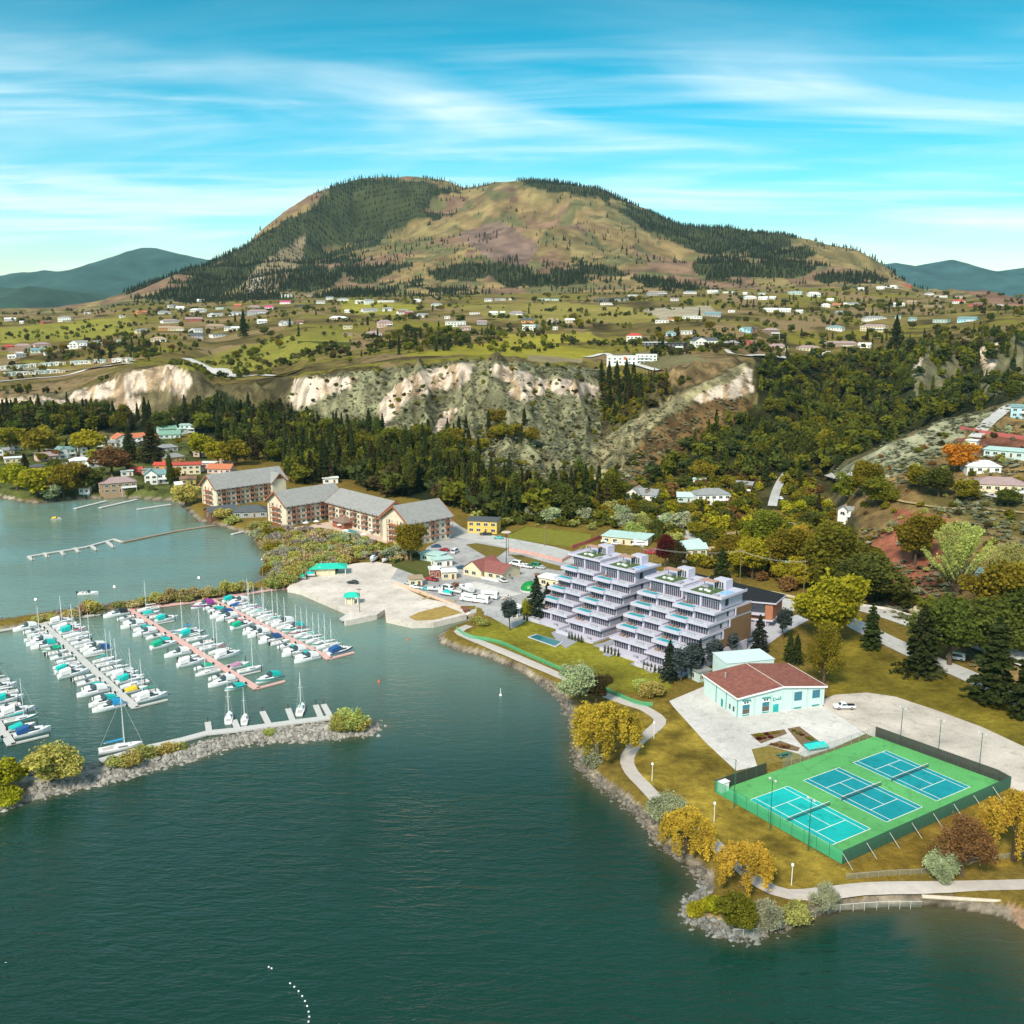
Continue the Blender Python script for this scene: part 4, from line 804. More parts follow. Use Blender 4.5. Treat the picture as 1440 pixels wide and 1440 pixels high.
ribbon('lane', [(1163,673),(1190,676),(1215,682),(1240,692),(1250,703)], 4, CONC, .5)
ribbon('lane', [(1250,703),(1300,712),(1360,716),(1440,722)], 2.5, mat('sandy_track', (.38,.27,.13), .9, .2, .4), .4)
ribbon('road', [(1345,690),(1390,697),(1440,704),(1500,710)], 6, ASPH, .4)
ribbon('road', [(285,515),(300,523),(330,530),(370,528),(420,523)], 11, CONC, .6)
ribbon('road', [(262,505),(285,515),(310,520),(330,530)], 13, CONC, .8)
ribbon('road', [(-40,540),(30,534),(95,528),(130,519),(185,512)], 7, CONC, .6); ribbon('road', [(-40,524),(50,520),(150,513),(190,508)], 6, CONC, .6)
ribbon('lane', [(820,503),(850,498),(870,506),(900,515),(935,520)], 6, CONC, .6); ribbon('lane', [(925,492),(965,497)], 6, CONC, .6); ribbon('lane', [(1020,492),(1040,500),(1110,505)], 5, CONC, .6)
PATH = [(900,1003-4),(916,998),(928,1012),(920,1025),(898,1043),(882,1066),(888,1086),(905,1104),(930,1130),(960,1151),(1000,1184),(1035,1214),(1070,1243),(1110,1258),(1160,1258),(1230,1251),(1330,1247),(1440,1244),(1540,1240)]
PTHM = mat('path_paving', (.46,.41,.38), .85, .12, .5)
ribbon('path', [(660,880),(645,888),(665,899),(700,913),(750,934),(800,956),(850,977),(885,990),(905,996)]+PATH[2:], 3.4, PTHM, .08)
# hall apron, gravel, beds
sheet('concrete_apron', [(941,986),(1003,960),(1060,930),(1159,994),(1217,1032),(1172,1052),(1128,1066),(1063,1078),(1035,1084),(992,1044),(946,993)], CONC, .05)
sheet('gravel_lot', [(1160,997),(1156,984),(1175,977),(1220,974),(1260,980),(1320,1000),(1380,1022),(1440,1050),(1560,1110),(1560,1170),(1440,1120),(1404,1098),(1222,1034)], GRAV, .04)
SOIL = mat('bed_soil', (.17,.11,.06), .95, .35, 1.5); LAWN = mat('worn_lawn', (.20,.15,.03), .95, .3, 1)
sheet('flower_bed', [(1055,1033),(1103,1026),(1107,1032),(1070,1046)], SOIL, .1); sheet('flower_bed', [(1107,1025),(1124,1022),(1156,1046),(1130,1051),(1122,1043)], SOIL, .1); sheet('flower_bed', [(1078,1048),(1097,1042),(1125,1052),(1122,1057),(1098,1053)], SOIL, .11)
sheet('lawn', [(1057,1054),(1080,1049),(1100,1054),(1122,1060),(1134,1066),(1065,1078)], LAWN, .08)
for i in range(26):
    a = [((1062,1036),(1100,1030)), ((1112,1026),(1148,1045)), ((1084,1047),(1120,1055)), ((1066,1040),(1090,1037))][i % 4]; t = random.random(); x, y = un(a[0][0]+(a[1][0]-a[0][0])*t, a[0][1]+(a[1][1]-a[0][1])*t, 2)
    plant('bush', x, y, 2.02, random.uniform(.4, .8), random.uniform(1, 1.8), ['olive','dec','brown','red'][i % 4 if i % 7 else 3], 'low '+WORDS[['olive','dec','brown','red'][i % 4 if i % 7 else 3]]+' plant in the garden beds in front of the hall', 'plants in the garden beds')
# condominium paving and pool
sheet('terrace_paving', [(775,890),(800,878),(830,892),(795,912),(782,900)], mat('grey_pavers', (.30,.30,.34), .8, .1, 1), .06)
for p in ([(833,908),(850,903),(868,896),(874,899),(850,913)], [(846,920),(868,911),(878,915),(856,924)], [(886,934),(910,923),(921,927),(896,938)], [(908,943),(925,934),(934,938),(916,947)]): sheet('paved_walk', p, MATS['grey_pavers'], .06)
A_, B_ = radians(32.5), None
CX, CY = un(1005, 1114, 2)
def court_w(x, y): return CX+x*cos(A_)-y*sin(A_), CY+x*sin(A_)+y*cos(A_)
# ------------------------------------------------------------------ tennis courts
def meshmat(name, c, a):
    if name in MATS: return MATS[name]
    m, t, b = new_mat(name); b.inputs['Base Color'].default_value = (*c, 1); b.inputs['Alpha'].default_value = a; b.inputs['Roughness'].default_value = .8; MATS[name] = m; return m
GRN = pav('court_green', (.10,.36,.115), .8, .12, .12, .06); BLU = [pav('court_blue_%d' % i, c, .75, .12, .1, .09) for i, c in enumerate([(.008,.42,.40), (.008,.25,.29), (.008,.26,.30)])]
sheet('court_surface', [court_w(*p) for p in [(0,0),(56,0),(59.4,-31.2),(58.5,-35),(0,-35.7)]], GRN, .08, world=True, flat=2)
GPOST = mat('green_post', (.03,.12,.08), .5, .1, 2)
for k in range(3):
    x0, x1 = 4+17.4*k, 16.2+17.5*k; y0, y1 = -7, -29.8
    sheet('court_surface', [court_w(*p) for p in [(x0,y0),(x1,y0),(x1,y1),(x0,y1)]], BLU[k], .095, world=True, flat=2)
    m = MB(); cxm = (x0+x1)/2; W2 = (x1-x0)/2-.0; lw = .16; ym = (y0+y1)/2
    def ln(xa, xb, ya, yb): m.add([(xa,ya,2.105),(xb,ya,2.105),(xb,yb,2.105),(xa,yb,2.105)], [(0,1,2,3)])
    for x in (x0, x1, x0+1.5, x1-1.5): ln(x-lw/2, x+lw/2, y1, y0)
    for y in (y0, y1): ln(x0-lw/2, x0+1.5-lw/2, y-lw/2, y+lw/2); ln(x0+1.5+lw/2, x1-1.5-lw/2, y-lw/2, y+lw/2); ln(x1-1.5+lw/2, x1+lw/2, y-lw/2, y+lw/2)
    for y in (ym-6.1, ym+6.1): ln(x0+1.5+lw/2, x1-1.5-lw/2, y-lw/2, y+lw/2)
    ln(cxm-lw/2, cxm+lw/2, ym-6.1+lw/2, ym+6.1-lw/2)
    o = m.build('court_lines', WLINE, None, (CX, CY, 0), A_); tag(o, kind='structure')
    t = empty('tennis_net', (*court_w(cxm, ym), 2.1), A_, ['sagging net across the near tennis court, the brightest turquoise one','net across the middle tennis court','net across the far tennis court beside the gravel lot'][k], 'tennis net', 'tennis nets')
    n_ = MB(); hw = W2+.6
    for q in range(12): za, zb = .08+.078*q, .08+.078*q+.05; n_.box(-hw, hw, -.012, .012, za, zb)
    for q in range(40): xx = -hw+2*hw*q/39; n_.box(xx-.03, xx+.03, -.016, .016, .05, 1.0)
    n_.build('net', meshmat('net_lace', (.05,.10,.10), .3), t); n_ = MB(); n_.box(-hw, hw, -.04, .04, 1.01, 1.1); n_.build('tape', WHITE, t)
    for s in (-1, 1): n_ = MB(); n_.cyl(s*(hw+.05), 0, 0, 1.15, .06); n_.build('post', GPOST, t)
# perimeter fence: green mesh, dark windscreens
GMESH = meshmat('green_mesh', (.05,.42,.22), .55); DSCR = meshmat('dark_screen', (.03,.10,.07), .93); BSCR = meshmat('black_screen', (.035,.035,.03), .95); CHAIN = meshmat('chain_link', (.30,.33,.30), .25)
STEEL = mat('galvanised', (.35,.37,.36), .5, .1, 2, .3)
def fence(pts, h, m, post, label, group=None, step=3.2, name='fence', world=True, brace=False, cat='fence', rail=True, zoff=0):
    P3 = smooth_line(pts, 2.) if len(pts) > 2 and not world else [np.array(p, float) for p in pts]
    if not world: pass
    z0 = hz1(*P3[0]); t = empty(name, (P3[0][0], P3[0][1], z0), 0, label, cat, group); mb = MB(); rl = MB(); o = P3[0]; acc = 0
    for i in range(len(P3)-1):
        a, b_ = P3[i], P3[i+1]; L_ = np.linalg.norm(b_-a); n = max(1, int(round(L_/step)));
        zs = [max(hz1(*(a+(b_-a)*k/n)), .3)+zoff for k in range(n+1)]
        for k in range(n):
            p = a+(b_-a)*k/n-o; q = a+(b_-a)*(k+1)/n-o; za, zb = zs[k]-z0, zs[k+1]-z0; mb.add([(p[0],p[1],za+.08),(q[0],q[1],zb+.08),(q[0],q[1],zb+h-.05),(p[0],p[1],za+h-.05)], [(0,1,2,3)])
            if rail: rl.tube((p[0],p[1],za+h), (q[0],q[1],zb+h), .04, n=4)
            if k == 0 or L_ > step*.8:
                pm2 = MB(); pm2.cyl(p[0], p[1], za-.3, za+h+.05, .05 if h > 1.5 else .04, n=5); pm2.build('post', post, t)
                if brace and k % 2 == 0:
                    d = (b_-a)/L_; nr = np.array((d[1], -d[0])); b2 = MB(); b2.tube((p[0],p[1],za+h*.8), (p[0]+nr[0]*2.6, p[1]+nr[1]*2.6, za+.05), .07, n=5); b2.build('brace', STEEL, t)
    mb.build('mesh_panel', m, t)
    if rail: rl.build('top_rail', post, t)
    return t
Wc = lambda *a: [np.array(court_w(*p)) for p in a]
fence(Wc((0,0),(0,-35.7)), 3, GMESH, GPOST, 'see-through light green mesh fence along the lake side of the tennis courts', 'tennis court fences')
fence(Wc((0,-35.7),(58.5,-35)), 3, DSCR, GPOST, 'dark green screened fence with slanted braces along the beach side of the tennis courts', 'tennis court fences', brace=True, step=3.6)
fence(Wc((58.5,-35),(59.4,-31.2),(56,0)), 2.8, BSCR, GPOST, 'low black screened fence between the tennis courts and the gravel lot', 'tennis court fences')
fence(Wc((56,0),(22,0)), 2.6, CHAIN, STEEL, 'bare chain link fence between the tennis courts and the hall apron', 'tennis court fences')
fence(Wc((0,0),(16.5,0)), 3, BSCR, GPOST, 'short black screened fence at the left back corner of the courts', 'tennis court fences')
# floodlight poles
LAMPW = mat('lamp_casing', (.55,.56,.55), .4, .05, 3)
def glow(name, c, s):
    if name in MATS: return MATS[name]
    m, t, b = new_mat(name); b.inputs['Base Color'].default_value = (.8,.8,.8,1); b.inputs['Emission Color'].default_value = (*c, 1); b.inputs['Emission Strength'].default_value = s; MATS[name] = m; return m
def flood(x, y, h, label, z=None, n=2, rz=0, group='floodlight poles round the tennis courts'):
    t = empty('floodlight_pole', (x, y, 2 if z is None else z), rz, label, 'light pole', group)
    m = MB(); m.cyl(0, 0, -.3, h, .11, .07, 7); m.build('pole', GPOST, t); m = MB(); m.box(-.9, .9, -.05, .05, h-.15, h-.05); m.build('crossbar', STEEL, t)
    for i in range(n): xx = -.8+1.6*i/(n-1); m = MB(); m.add([(xx-.2,-.1,h+.15),(xx+.2,-.1,h+.15),(xx+.16,.22,h),(xx-.16,.22,h),(xx-.22,-.18,h-.1),(xx+.22,-.18,h-.1),(xx+.2,.18,h-.22),(xx-.2,.18,h-.22)], [(0,3,2,1),(4,5,6,7),(0,1,5,4),(1,2,6,5),(2,3,7,6),(3,0,4,7)]); m.build('lamp', LAMPW, t)
    return t
for (x, y), h, l in [((-1.8,-7.8),11.5,'leftmost of three on the lake side of the courts'),((-2,-18.6),11.5,'middle one of three on the lake side of the courts'),((-1.8,-28.7),11.5,'nearest one of three on the lake side of the courts'),((58,-6),9.5,'farthest one of three between courts and gravel lot'),((59.4,-15.8),9.5,'middle one of three between courts and gravel lot'),((60.6,-25.9),9.5,'rightmost of three between courts and gravel lot')]:
    flood(*court_w(x, y), h, 'tall green twin-lamp pole, '+l, rz=A_+pi/2)
def street_lamp(x, y, z, h, label, group, top='ball', name='street_lamp', lit=False):
    t = empty(name, (x, y, z), 0, label, 'street lamp', group); m = MB(); m.cyl(0, 0, -.3, h, .09, .06, 7); m.build('pole', WHITE if top == 'ball' else STEEL, t)
    m = MB(); m.cyl(0, 0, h, h+.12, .12, .3, 8); m.cyl(0, 0, h+.12, h+.5, .3, .26, 8); m.cyl(0, 0, h+.5, h+.62, .26, .05, 8); m.build('lamp_head', glow('lit_lamp', (1,.72,.5), 6) if lit else WHITE, t); return t
for (x, y), l in zip([(36.3,238.1),(32.6,214.7),(43.3,195.9),(53.3,171.9),(82,173.2)], ['inside the curve of the path, farthest one','on the lawn left of the tennis courts','between the golden willow and the green court fence','right of the round golden willow near the path bend','beside the silvery shrub at the beach path']):
    street_lamp(x, y, 2, 4, 'short white lamp post '+l, 'lamp posts along the lakeside path')
for u, v, h, l, lit in [(53,877,8,'left end',1),(163,856,8,'second from the left',1),(281,838,7,'middle, above the red walkway',1),(370,822,10,'right end by the quay',0)]:
    g = G(u, v); street_lamp(g[0], g[1], max(g[2], 1), h, 'tall thin '+('lit ' if lit else '')+'lamp on the upper breakwater, '+l, 'lamps on the upper breakwater', 'x', 'lamp_post', bool(lit))
for u, v, h, l in [(506,868,14,'dark bare one at the edge of the boat launch quay'),(715,790-8,13,'one beside the road island of the yard'),(766,768,12,'one at the edge of the small green field'),(1130,834,17,'white topped one behind the brick building'),(1040,826,20,'tall one among the yellow trees behind the condominiums'),(900,790,10,'one behind the condominium roofs'),(917,800,12,'one beside the pale drive behind the condominiums'),(605,820,10,'flagpole-like one in front of the turquoise shop'),(967,748,12,'one at the road bend by the ravine houses')]:
    g = G(u, v); t = empty('utility_pole', (g[0], g[1], g[2]), 0, 'slim utility pole, '+l, 'utility pole', 'utility poles'); m = MB(); m.cyl(0, 0, -.3, h*.8, .16, .1, 6); m.build('pole', mat('pole_wood', (.22,.16,.11), .9, .2, 2), t)
    if h > 11: m = MB(); m.box(-.9, .9, -.06, .06, h*.74, h*.76); m.build('crossarm', MATS['pole_wood'], t)
# ------------------------------------------------------------------ the hall
HA = radians(18.5); HX, HY = 60.6, 251.4
WALLC = mat('mint_stucco', (.52,.66,.645), .75, .06, .5); TEAL = mat('teal_trim', (.02,.25,.24), .6, .08, 2); GLS = mat('dark_glass', (.03,.05,.055), .15, .2, .8, 0, .6); BLUG = mat('blue_panel', (.045,.17,.24), .5, .1, 1)
hall = empty('community_hall', (HX, HY, 2), HA, 'pale mint hall with a reddish brown low gabled roof beside the tennis courts', 'hall')
HW, HD, HE, HR = 27.3, 18.2, 5.6, 7.1
m = MB(); m.add([(0,0,-.2),(HW,0,-.2),(HW,HD,-.2),(0,HD,-.2),(0,0,HE),(HW/2,0,HR),(HW,0,HE),(HW,HD,HE),(HW/2,HD,HR),(0,HD,HE)], [(0,1,6,5,4),(1,2,7,6),(2,3,9,8,7),(3,0,4,9)]); m.build('wall', WALLC, hall)
ROOFB = mat('rusty_gravel_roof', (.23,.085,.065), .95, .35, .9, bump=.2)
m = MB(); e = .5
for s0, s1 in (((-e, HE-.05), (HW/2, HR+.12)), ((HW/2, HR+.12), (HW+e, HE-.05))):
    m.add([(s0[0],-e,s0[1]+.12),(s1[0],-e,s1[1]+.12),(s1[0],HD+e,s1[1]+.12),(s0[0],HD+e,s0[1]+.12)], [(0,1,2,3)])
roof = m.build('roof', ROOFB, hall)
m = MB(); m.box(HW/2-.15, HW/2+.15, -e, HD+e, HR+.2, HR+.3); m.build('ridge_cap', mat('pale_ridge', (.5,.42,.36), .8), roof)
m = MB()
for a, b_ in (((-e,HE-.08),(HW/2,HR+.09)), ((HW/2,HR+.09),(HW+e,HE-.08))): m.add([(a[0],-e-.1,a[1]-.25),(b_[0],-e-.1,b_[1]-.25),(b_[0],-e-.1,b_[1]+.22),(a[0],-e-.1,a[1]+.22),(a[0],-e-.003,a[1]-.25),(b_[0],-e-.003,b_[1]-.25),(b_[0],-e-.003,b_[1]+.22),(a[0],-e-.003,a[1]+.22)], [(0,1,2,3),(3,2,6,7),(4,7,6,5),(0,4,5,1)])
for x in (-e-.1, HW+e+.003): m.box(x, x+.1, -e, HD+e, HE-.3, HE+.14)
m.build('fascia', WHITE, hall)
def wbox(x0, x1, z0, z1, mm, nm, par=hall, y=-.06): m = MB(); m.box(x0, x1, y, .05, z0, z1); return m.build(nm, mm, par)
for x0 in (1.5, 7.6):
    wbox(x0, x0+2.1, .25, .5, TEAL, 'vent'); wbox(x0, x0+2.1, .8, 2.1, mat('brown_glass', (.12,.10,.08), .3), 'window'); wbox(x0, x0+2.1, 2.2, 3.3, BLUG, 'panel'); w = wbox(x0, x0+2.1, 3.4, 4.5, WHITE, 'window')
    for k in (0, 1): wbox(x0+.4+.8*k, x0+.9+.8*k, 3.7, 4.2, GLS, 'pane', w, -.1)
    m = MB(); m.box(x0-.2, x0+2.3, -.4, 0, 4.55, 4.75); m.build('canopy', TEAL, hall)
wbox(11, 12.7, 0, 2.3, mat('turquoise_door', (.02,.38,.38), .5), 'door')
sg = wbox(10.7, 13.4, 3.3, 4.5, mat('sign_board', (.62,.76,.74), .6), 'sign')
m = MB()      # the emblem over the door: a teal swoosh with small letter shapes, unreadable from here
for k, (x, z, w_, h_) in enumerate([(10.8,3.4,.25,.9),(11.05,4.1,.6,.2),(11.05,3.35,.4,.2),(11.55,3.5,.25,.4),(11.9,3.5,.2,.5),(12.2,3.5,.25,.35),(12.5,3.5,.2,.45),(12.8,3.5,.22,.35),(13.1,3.5,.22,.9),(12.2,4.25,.9,.12)]): m.box(x, x+w_, -.12, -.062, z, z+h_)
m.build('emblem', TEAL, sg)
for x0 in (17.6, 23.4): wbox(x0, x0+2.4, 2.5, 5.0 if x0 < 20 else 4.8, BLUG, 'window'); wbox(x0, x0+2.4, .15, .55, TEAL, 'vent')
for y0, y1, z0, z1, mm, nm in [(.0,.25,0,HE-.3,TEAL,'trim'),(5.8,6.1,0,HE-.4,TEAL,'trim'),(11.2,11.5,0,HE-.4,TEAL,'trim'),(7.6,8.6,0,2.2,TEAL,'door'),(1.6,2.4,1,2.4,GLS,'window'),(3.6,4.3,1,2.4,GLS,'window')]:
    m = MB(); m.box(-.06, .04, y0, y1, z0, z1); m.build(nm, mm, hall)
m = MB(); m.cyl(4, 13.5, HE+.3, HE+2, .25); m.build('chimney', STEEL, hall)
m = MB(); a0, a1, b0, b1 = 7.5, 23.2, HD+.6, HD+8.5; zt = 7.8
m.add([(a0,b0,-.2),(a1,b0,-.2),(a1,b1,-.2),(a0,b1,-.2),(a0,b0,zt),(a1,b0,zt-.4),(a1,b1,zt),(a0,b1,zt+.6)], [(0,1,5,4),(1,2,6,5),(2,3,7,6),(3,0,4,7)]); m.build('annex_wall', WALLC, hall)
m = MB(); m.add([(a0-.2,b0-.2,zt+.05),(a1+.2,b0-.2,zt-.35),(a1+.2,b1+.2,zt+.05),(a0-.2,b1+.2,zt+.65)]+[(a0-.2,b0-.2,zt+.2),(a1+.2,b0-.2,zt-.2),(a1+.2,b1+.2,zt+.2),(a0-.2,b1+.2,zt+.8)], [(4,5,6,7),(0,1,5,4),(1,2,6,5),(2,3,7,6),(3,0,4,7)]); m.build('annex_roof', mat('pale_metal_roof', (.55,.68,.68), .5, .05), hall)
# benches and the pool deck box in front
for (u, v), c, l in [((1103,1064),(.03,.16,.12),'nearer one on the dry grass'),((1142,1048),(.02,.22,.22),'farther one beside the turquoise tarp')]:
    x, y = un(u, v, 2); t = empty('park_bench', (x, y, 2.05), HA+.1, 'dark green slatted bench table in front of the hall, '+l, 'bench', 'benches in front of the hall')
    BM = mat('bench_green_%d' % u, c, .6)
    m = MB(); [m.box(-1.9, 1.9, .25*k-.35, .25*k-.15, .72, .78) for k in range(3)]; m.build('table_top', BM, t)
    for s in (-1, 1): m = MB(); m.box(-1.9, 1.9, s*.85-.15, s*.85+.15, .42, .48); m.build('seat', BM, t)
    for s in (-1.3, 1.3): m = MB(); m.box(s-.06, s+.06, -.8, .8, .3, .4); m.tube((s,-.7,0), (s,-.2,.72), .05); m.tube((s,.7,0), (s,.2,.72), .05); m.build('leg', STEEL, t)
x, y = un(1148, 1054, 2); m = MB(); m.add([(-3,-1.2,.9),(3,-1.2,.9),(3,1.2,1.3),(-3,1.2,1.3),(-3,-1.2,.8),(3,-1.2,.8),(3,1.2,1.2),(-3,1.2,1.2)], [(0,1,2,3),(4,7,6,5),(0,4,5,1),(1,5,6,2),(2,6,7,3),(3,7,4,0)]); m.box(-2.9,-2.8,-1,-.9,0,.85); m.box(2.8,2.9,-1,-.9,0,.85); m.box(-2.9,-2.8,.9,1,0,1.15); m.box(2.8,2.9,.9,1,0,1.15)
tag(m.build('tarp_table', mat('turquoise_tarp', (.03,.55,.52), .5), None, (x, y, 2.05), HA), 'turquoise covered low table next to the garden beds', 'table')
x, y = un(1010, 1110, 2); m = MB(); m.box(-1.1, 1.1, -.9, .9, 0, 2.3); m.box(-1.25, 1.25, -1.05, 1.05, 2.3, 2.45); tag(m.build('storage_shed', WHITE, None, (x+.8, y-.8, 2.1), A_), 'small white cabin at the left corner of the tennis courts', 'shed')
# ------------------------------------------------------------------ condominiums
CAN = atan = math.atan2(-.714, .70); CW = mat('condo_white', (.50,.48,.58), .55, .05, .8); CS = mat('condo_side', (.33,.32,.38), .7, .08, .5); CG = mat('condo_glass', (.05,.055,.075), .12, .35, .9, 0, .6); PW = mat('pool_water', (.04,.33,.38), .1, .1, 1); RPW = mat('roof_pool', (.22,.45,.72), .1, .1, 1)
RG = mat('roof_lawn', (.07,.12,.04), .95, .3, 1); BRN = mat('brown_cladding', (.20,.115,.06), .8, .06, .5); BRNR = mat('pergola_brown', (.42,.24,.17), .8, .08, 2); GRL = meshmat('glass_rail', (.55,.62,.68), .35); FUR = mat('patio_furniture', (.25,.17,.14), .8, .3, 3); GREYF = mat('grey_furniture', (.32,.32,.36), .8, .2, 3); TAN = mat('wall_tan', (.35,.24,.15), .8, .1, 1)
def bx(par, nm, mm, *b):
    m = MB(); [m.box(*q) for q in b]; return m.build(nm, mm, par)
def unit(par, s0, tb, last, brown):
    """one terraced stack in the building's frame: x along the front, y back"""
    Wd = 15.0; fl = 3.1
    for k in range(0, 6):
        z = fl*k; yf = 3.5*k+tb; yb = tb+38; gy = yf+4.7; top = z+fl-.32 if k < 5 else z+4.0; xo = 0 if k != 5 else .8
        # side and back body
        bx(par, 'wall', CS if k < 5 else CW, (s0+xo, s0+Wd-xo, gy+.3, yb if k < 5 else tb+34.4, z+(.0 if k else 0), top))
        m = MB(); m.box(s0+.6+xo, s0+Wd-.6-xo, gy, gy+.28, z+.1, top-.003); g = m.build('glass_front', CG, par)
        mu = MB()
        for q in range(15): xx = s0+.8+xo+(Wd-1.8-2*xo)*q/14; mu.box(xx-.05, xx+.05, gy-.1, gy-.002, z+.1, top-.006)
        if k == 5: mu.box(s0+.6, s0+Wd-.6, gy-.12, gy-.101, z+2.6, z+2.8)
        for q in (s0+7.4,): mu.box(q-.3, q+.3, gy-.9, gy-.105, z+.1, top-.009)
        mu.build('mullions', CW, g)
        if k:
            m = MB(); m.box(s0-.25, s0+Wd+.25, yf, gy+.2, z-.32, z+.02); m.box(s0-.25, s0-.003, gy+.2, yb, z-.32, z+.02); m.box(s0+Wd+.003, s0+Wd+.25, gy+.2, yb, z-.32, z+.02)
            m.box(s0-.25, s0+Wd+.25, yf-.18, yf-.003, z-.4, z+.32); m.box(s0+Wd+.253, s0+Wd+.4, yf-.18, yb, z-.4, z+.32); m.box(s0-.4, s0-.253, yf-.18, gy+3, z-.4, z+.32); m.build('terrace_slab', CW, par)
            m = MB(); m.box(s0+8.3, s0+Wd, yf-.1, yf-.06, z+.32, z+1.0); m.build('railing', GRL, par)
        if 2 <= k <= 5:
            xo2 = s0+.7; p = bx(par, 'pool', CW, (xo2-.6, xo2+7.2, yf-.9, yf+2.3, z-.45, z+.55)); bx(p, 'water', PW, (xo2+.5, xo2+6.6, yf-.2, yf+1.9, z+.5, z+.57))
        if k >= 1: bx(par, 'patio_furniture', GREYF, (s0+9.6, s0+12.6, yf+.7, yf+1.3, z+.03, z+.75), (s0+9.6, s0+12.6, yf+1.3, yf+1.7, z+.03, z+.4)); bx(par, 'patio_furniture', FUR, (s0+1, s0+2.6, gy-1.6, gy-.6, z+.03, z+.7), (s0+3.5, s0+4.3, gy-1.5, gy-.7, z+.03, z+.5))
        if k: bx(par, 'window', GLS, (s0+Wd+.002, s0+Wd+.06, gy+6, gy+6.9, z+.9, z+2.4)) if k < 5 else bx(par, 'window', GLS, (s0+Wd-xo+.002, s0+Wd-xo+.06, gy+2.6, gy+4.4, z+.9, z+3))
        if k < 5 and last: bx(par, 'window', CW, (s0+Wd+.002, s0+Wd+.05, gy+7.6, gy+10, z+.5, z+2.6))
    # ground terrace
    yf = tb; bx(par, 'podium', CW, (s0-.4, s0+Wd+.3, yf-1.2, yf+5.1, -2, .0), (s0-.4, s0+7, yf-1.4, yf-1.203, -2, .9), (s0+9.5, s0+Wd+.3, yf-1.4, yf-1.203, -2, .9))
    bx(par, 'podium', CW, (s0+Wd+.3, s0+Wd+.9, yf-1.2, tb+30, -2, .35)); bx(par, 'patio_furniture', GREYF, (s0+1, s0+2.4, yf+.3, yf+1.2, 0.01, .8), (s0+3.2, s0+4.6, yf+.3, yf+1.2, 0.01, .8), (s0+12, s0+13.4, yf+.2, yf+1, 0.01, .8))
    # roof
    z = fl*5+4.0; y0 = tb+3.5*5+3.0; y1 = y0+14.5
    m = MB(); m.box(s0, s0+Wd+.6, y0, y1, z, z+.35); m.box(s0, s0+Wd+.6, y0, y0+.25, z+.353, z+.8); m.box(s0, s0+.25, y0+.253, y1, z+.353, z+.8); m.box(s0+Wd+.35, s0+Wd+.6, y0+.253, y1, z+.353, z+.8); m.build('roof', CW, par)
    bx(par, 'roof_garden', RG, (s0+2.8, s0+10.6, y0+1.6, y0+9.2, z+.353, z+.55)); bx(par, 'patio_furniture', WHITE, *[(s0+5+1.5*q, s0+6+1.5*q, y0+3.2+.6*(q % 2), y0+4.1+.6*(q % 2), z+.56, z+1.0) for q in range(3)])
    bx(par, 'roof_pool', RPW, (s0+11.4, s0+14.2, y0+4.6, y0+9.4, z+.353, z+.5)) if last else bx(par, 'patio_furniture', GREYF, (s0+11.4, s0+13, y0+3, y0+4.2, z+.353, z+.9), (s0+11.4, s0+13.2, y0+8, y0+9.2, z+.353, z+.8))
    bx(par, 'patio_furniture', GREYF, (s0+11.4, s0+13.4, y0+1.4, y0+2.4, z+.353, z+.9))
    pt = bx(par, 'stair_house', CW, (s0+6.2, s0+10.8, y0+9.6, y0+13.4, z+.353, z+3.3)); bx(pt, 'window', GLS, *[(s0+6.6+.9*q, s0+7.1+.9*q, y0+9.5, y0+9.59, z+.6, z+2.6) for q in range(4)])
    pg = bx(par, 'pergola', BRNR, (s0+2.8, s0+8.4, y0+6.6, y0+9.3, z+2.8, z+3.0)); bx(pg, 'post', CW, (s0+2.9, s0+3.1, y0+6.7, y0+6.9, z+.56, z+2.8), (s0+8.1, s0+8.3, y0+6.7, y0+6.9, z+.56, z+2.8), (s0+2.9, s0+3.1, y0+9.0, y0+9.2, z+.56, z+2.8))
    bx(par, 'patio_furniture', GREYF, (s0+3.4, s0+5.6, y0+7.2, y0+8.4, z+.56, z+1.2))
    if brown:
        xw = s0+Wd
        for k, ya in ((4, 15), (3, 19.2-3), (2, 19.2-6), (1, 19.2-9)):
            yy = tb+3.5*k+4.7+(10.5 if k == 4 else (11.0))
            m = MB(); m.box(xw+.41, xw+.6, max(yy, 0), tb+38.1, fl*k+.34, fl*(k+1)-.42 if k == 4 else fl*(k+1)+(.3 if k < 3 else -.45)); m.build('cladding_panel', BRN, par)
            m = MB(); m.box(xw+.41, xw+.7, yy-.5, yy-.003, fl*k+.34, fl*(k+1)-.41); m.build('frame', CW, par)
        bx(par, 'wall', CW, (xw+.003, xw+.8, tb+9, tb+36, -2, fl+.33))
    else:
        for k in range(1, 5): bx(par, 'cladding_panel', TAN, (s0+Wd-6.2, s0+Wd+.3, tb+38.003, tb+38.3, fl*k+.4, fl*(k+1)-.5))
def cypress_row(x, y, n, dx, dy, lab):
    for i in range(n): plant('spruce', x+dx*i, y+dy*i, 2, 2.6, 1.0, 'dark', 'small dark clipped conifer in the row '+lab, 'clipped conifers at the condominium fronts', 'tree')
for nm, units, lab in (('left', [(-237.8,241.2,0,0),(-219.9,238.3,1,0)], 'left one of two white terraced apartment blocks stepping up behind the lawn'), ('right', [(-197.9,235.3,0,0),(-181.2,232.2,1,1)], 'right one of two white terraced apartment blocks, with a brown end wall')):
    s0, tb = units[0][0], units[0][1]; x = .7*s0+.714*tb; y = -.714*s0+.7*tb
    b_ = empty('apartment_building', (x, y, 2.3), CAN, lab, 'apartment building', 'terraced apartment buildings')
    for s, t_, last, br in units: unit(b_, s-s0, t_-tb, last, br)
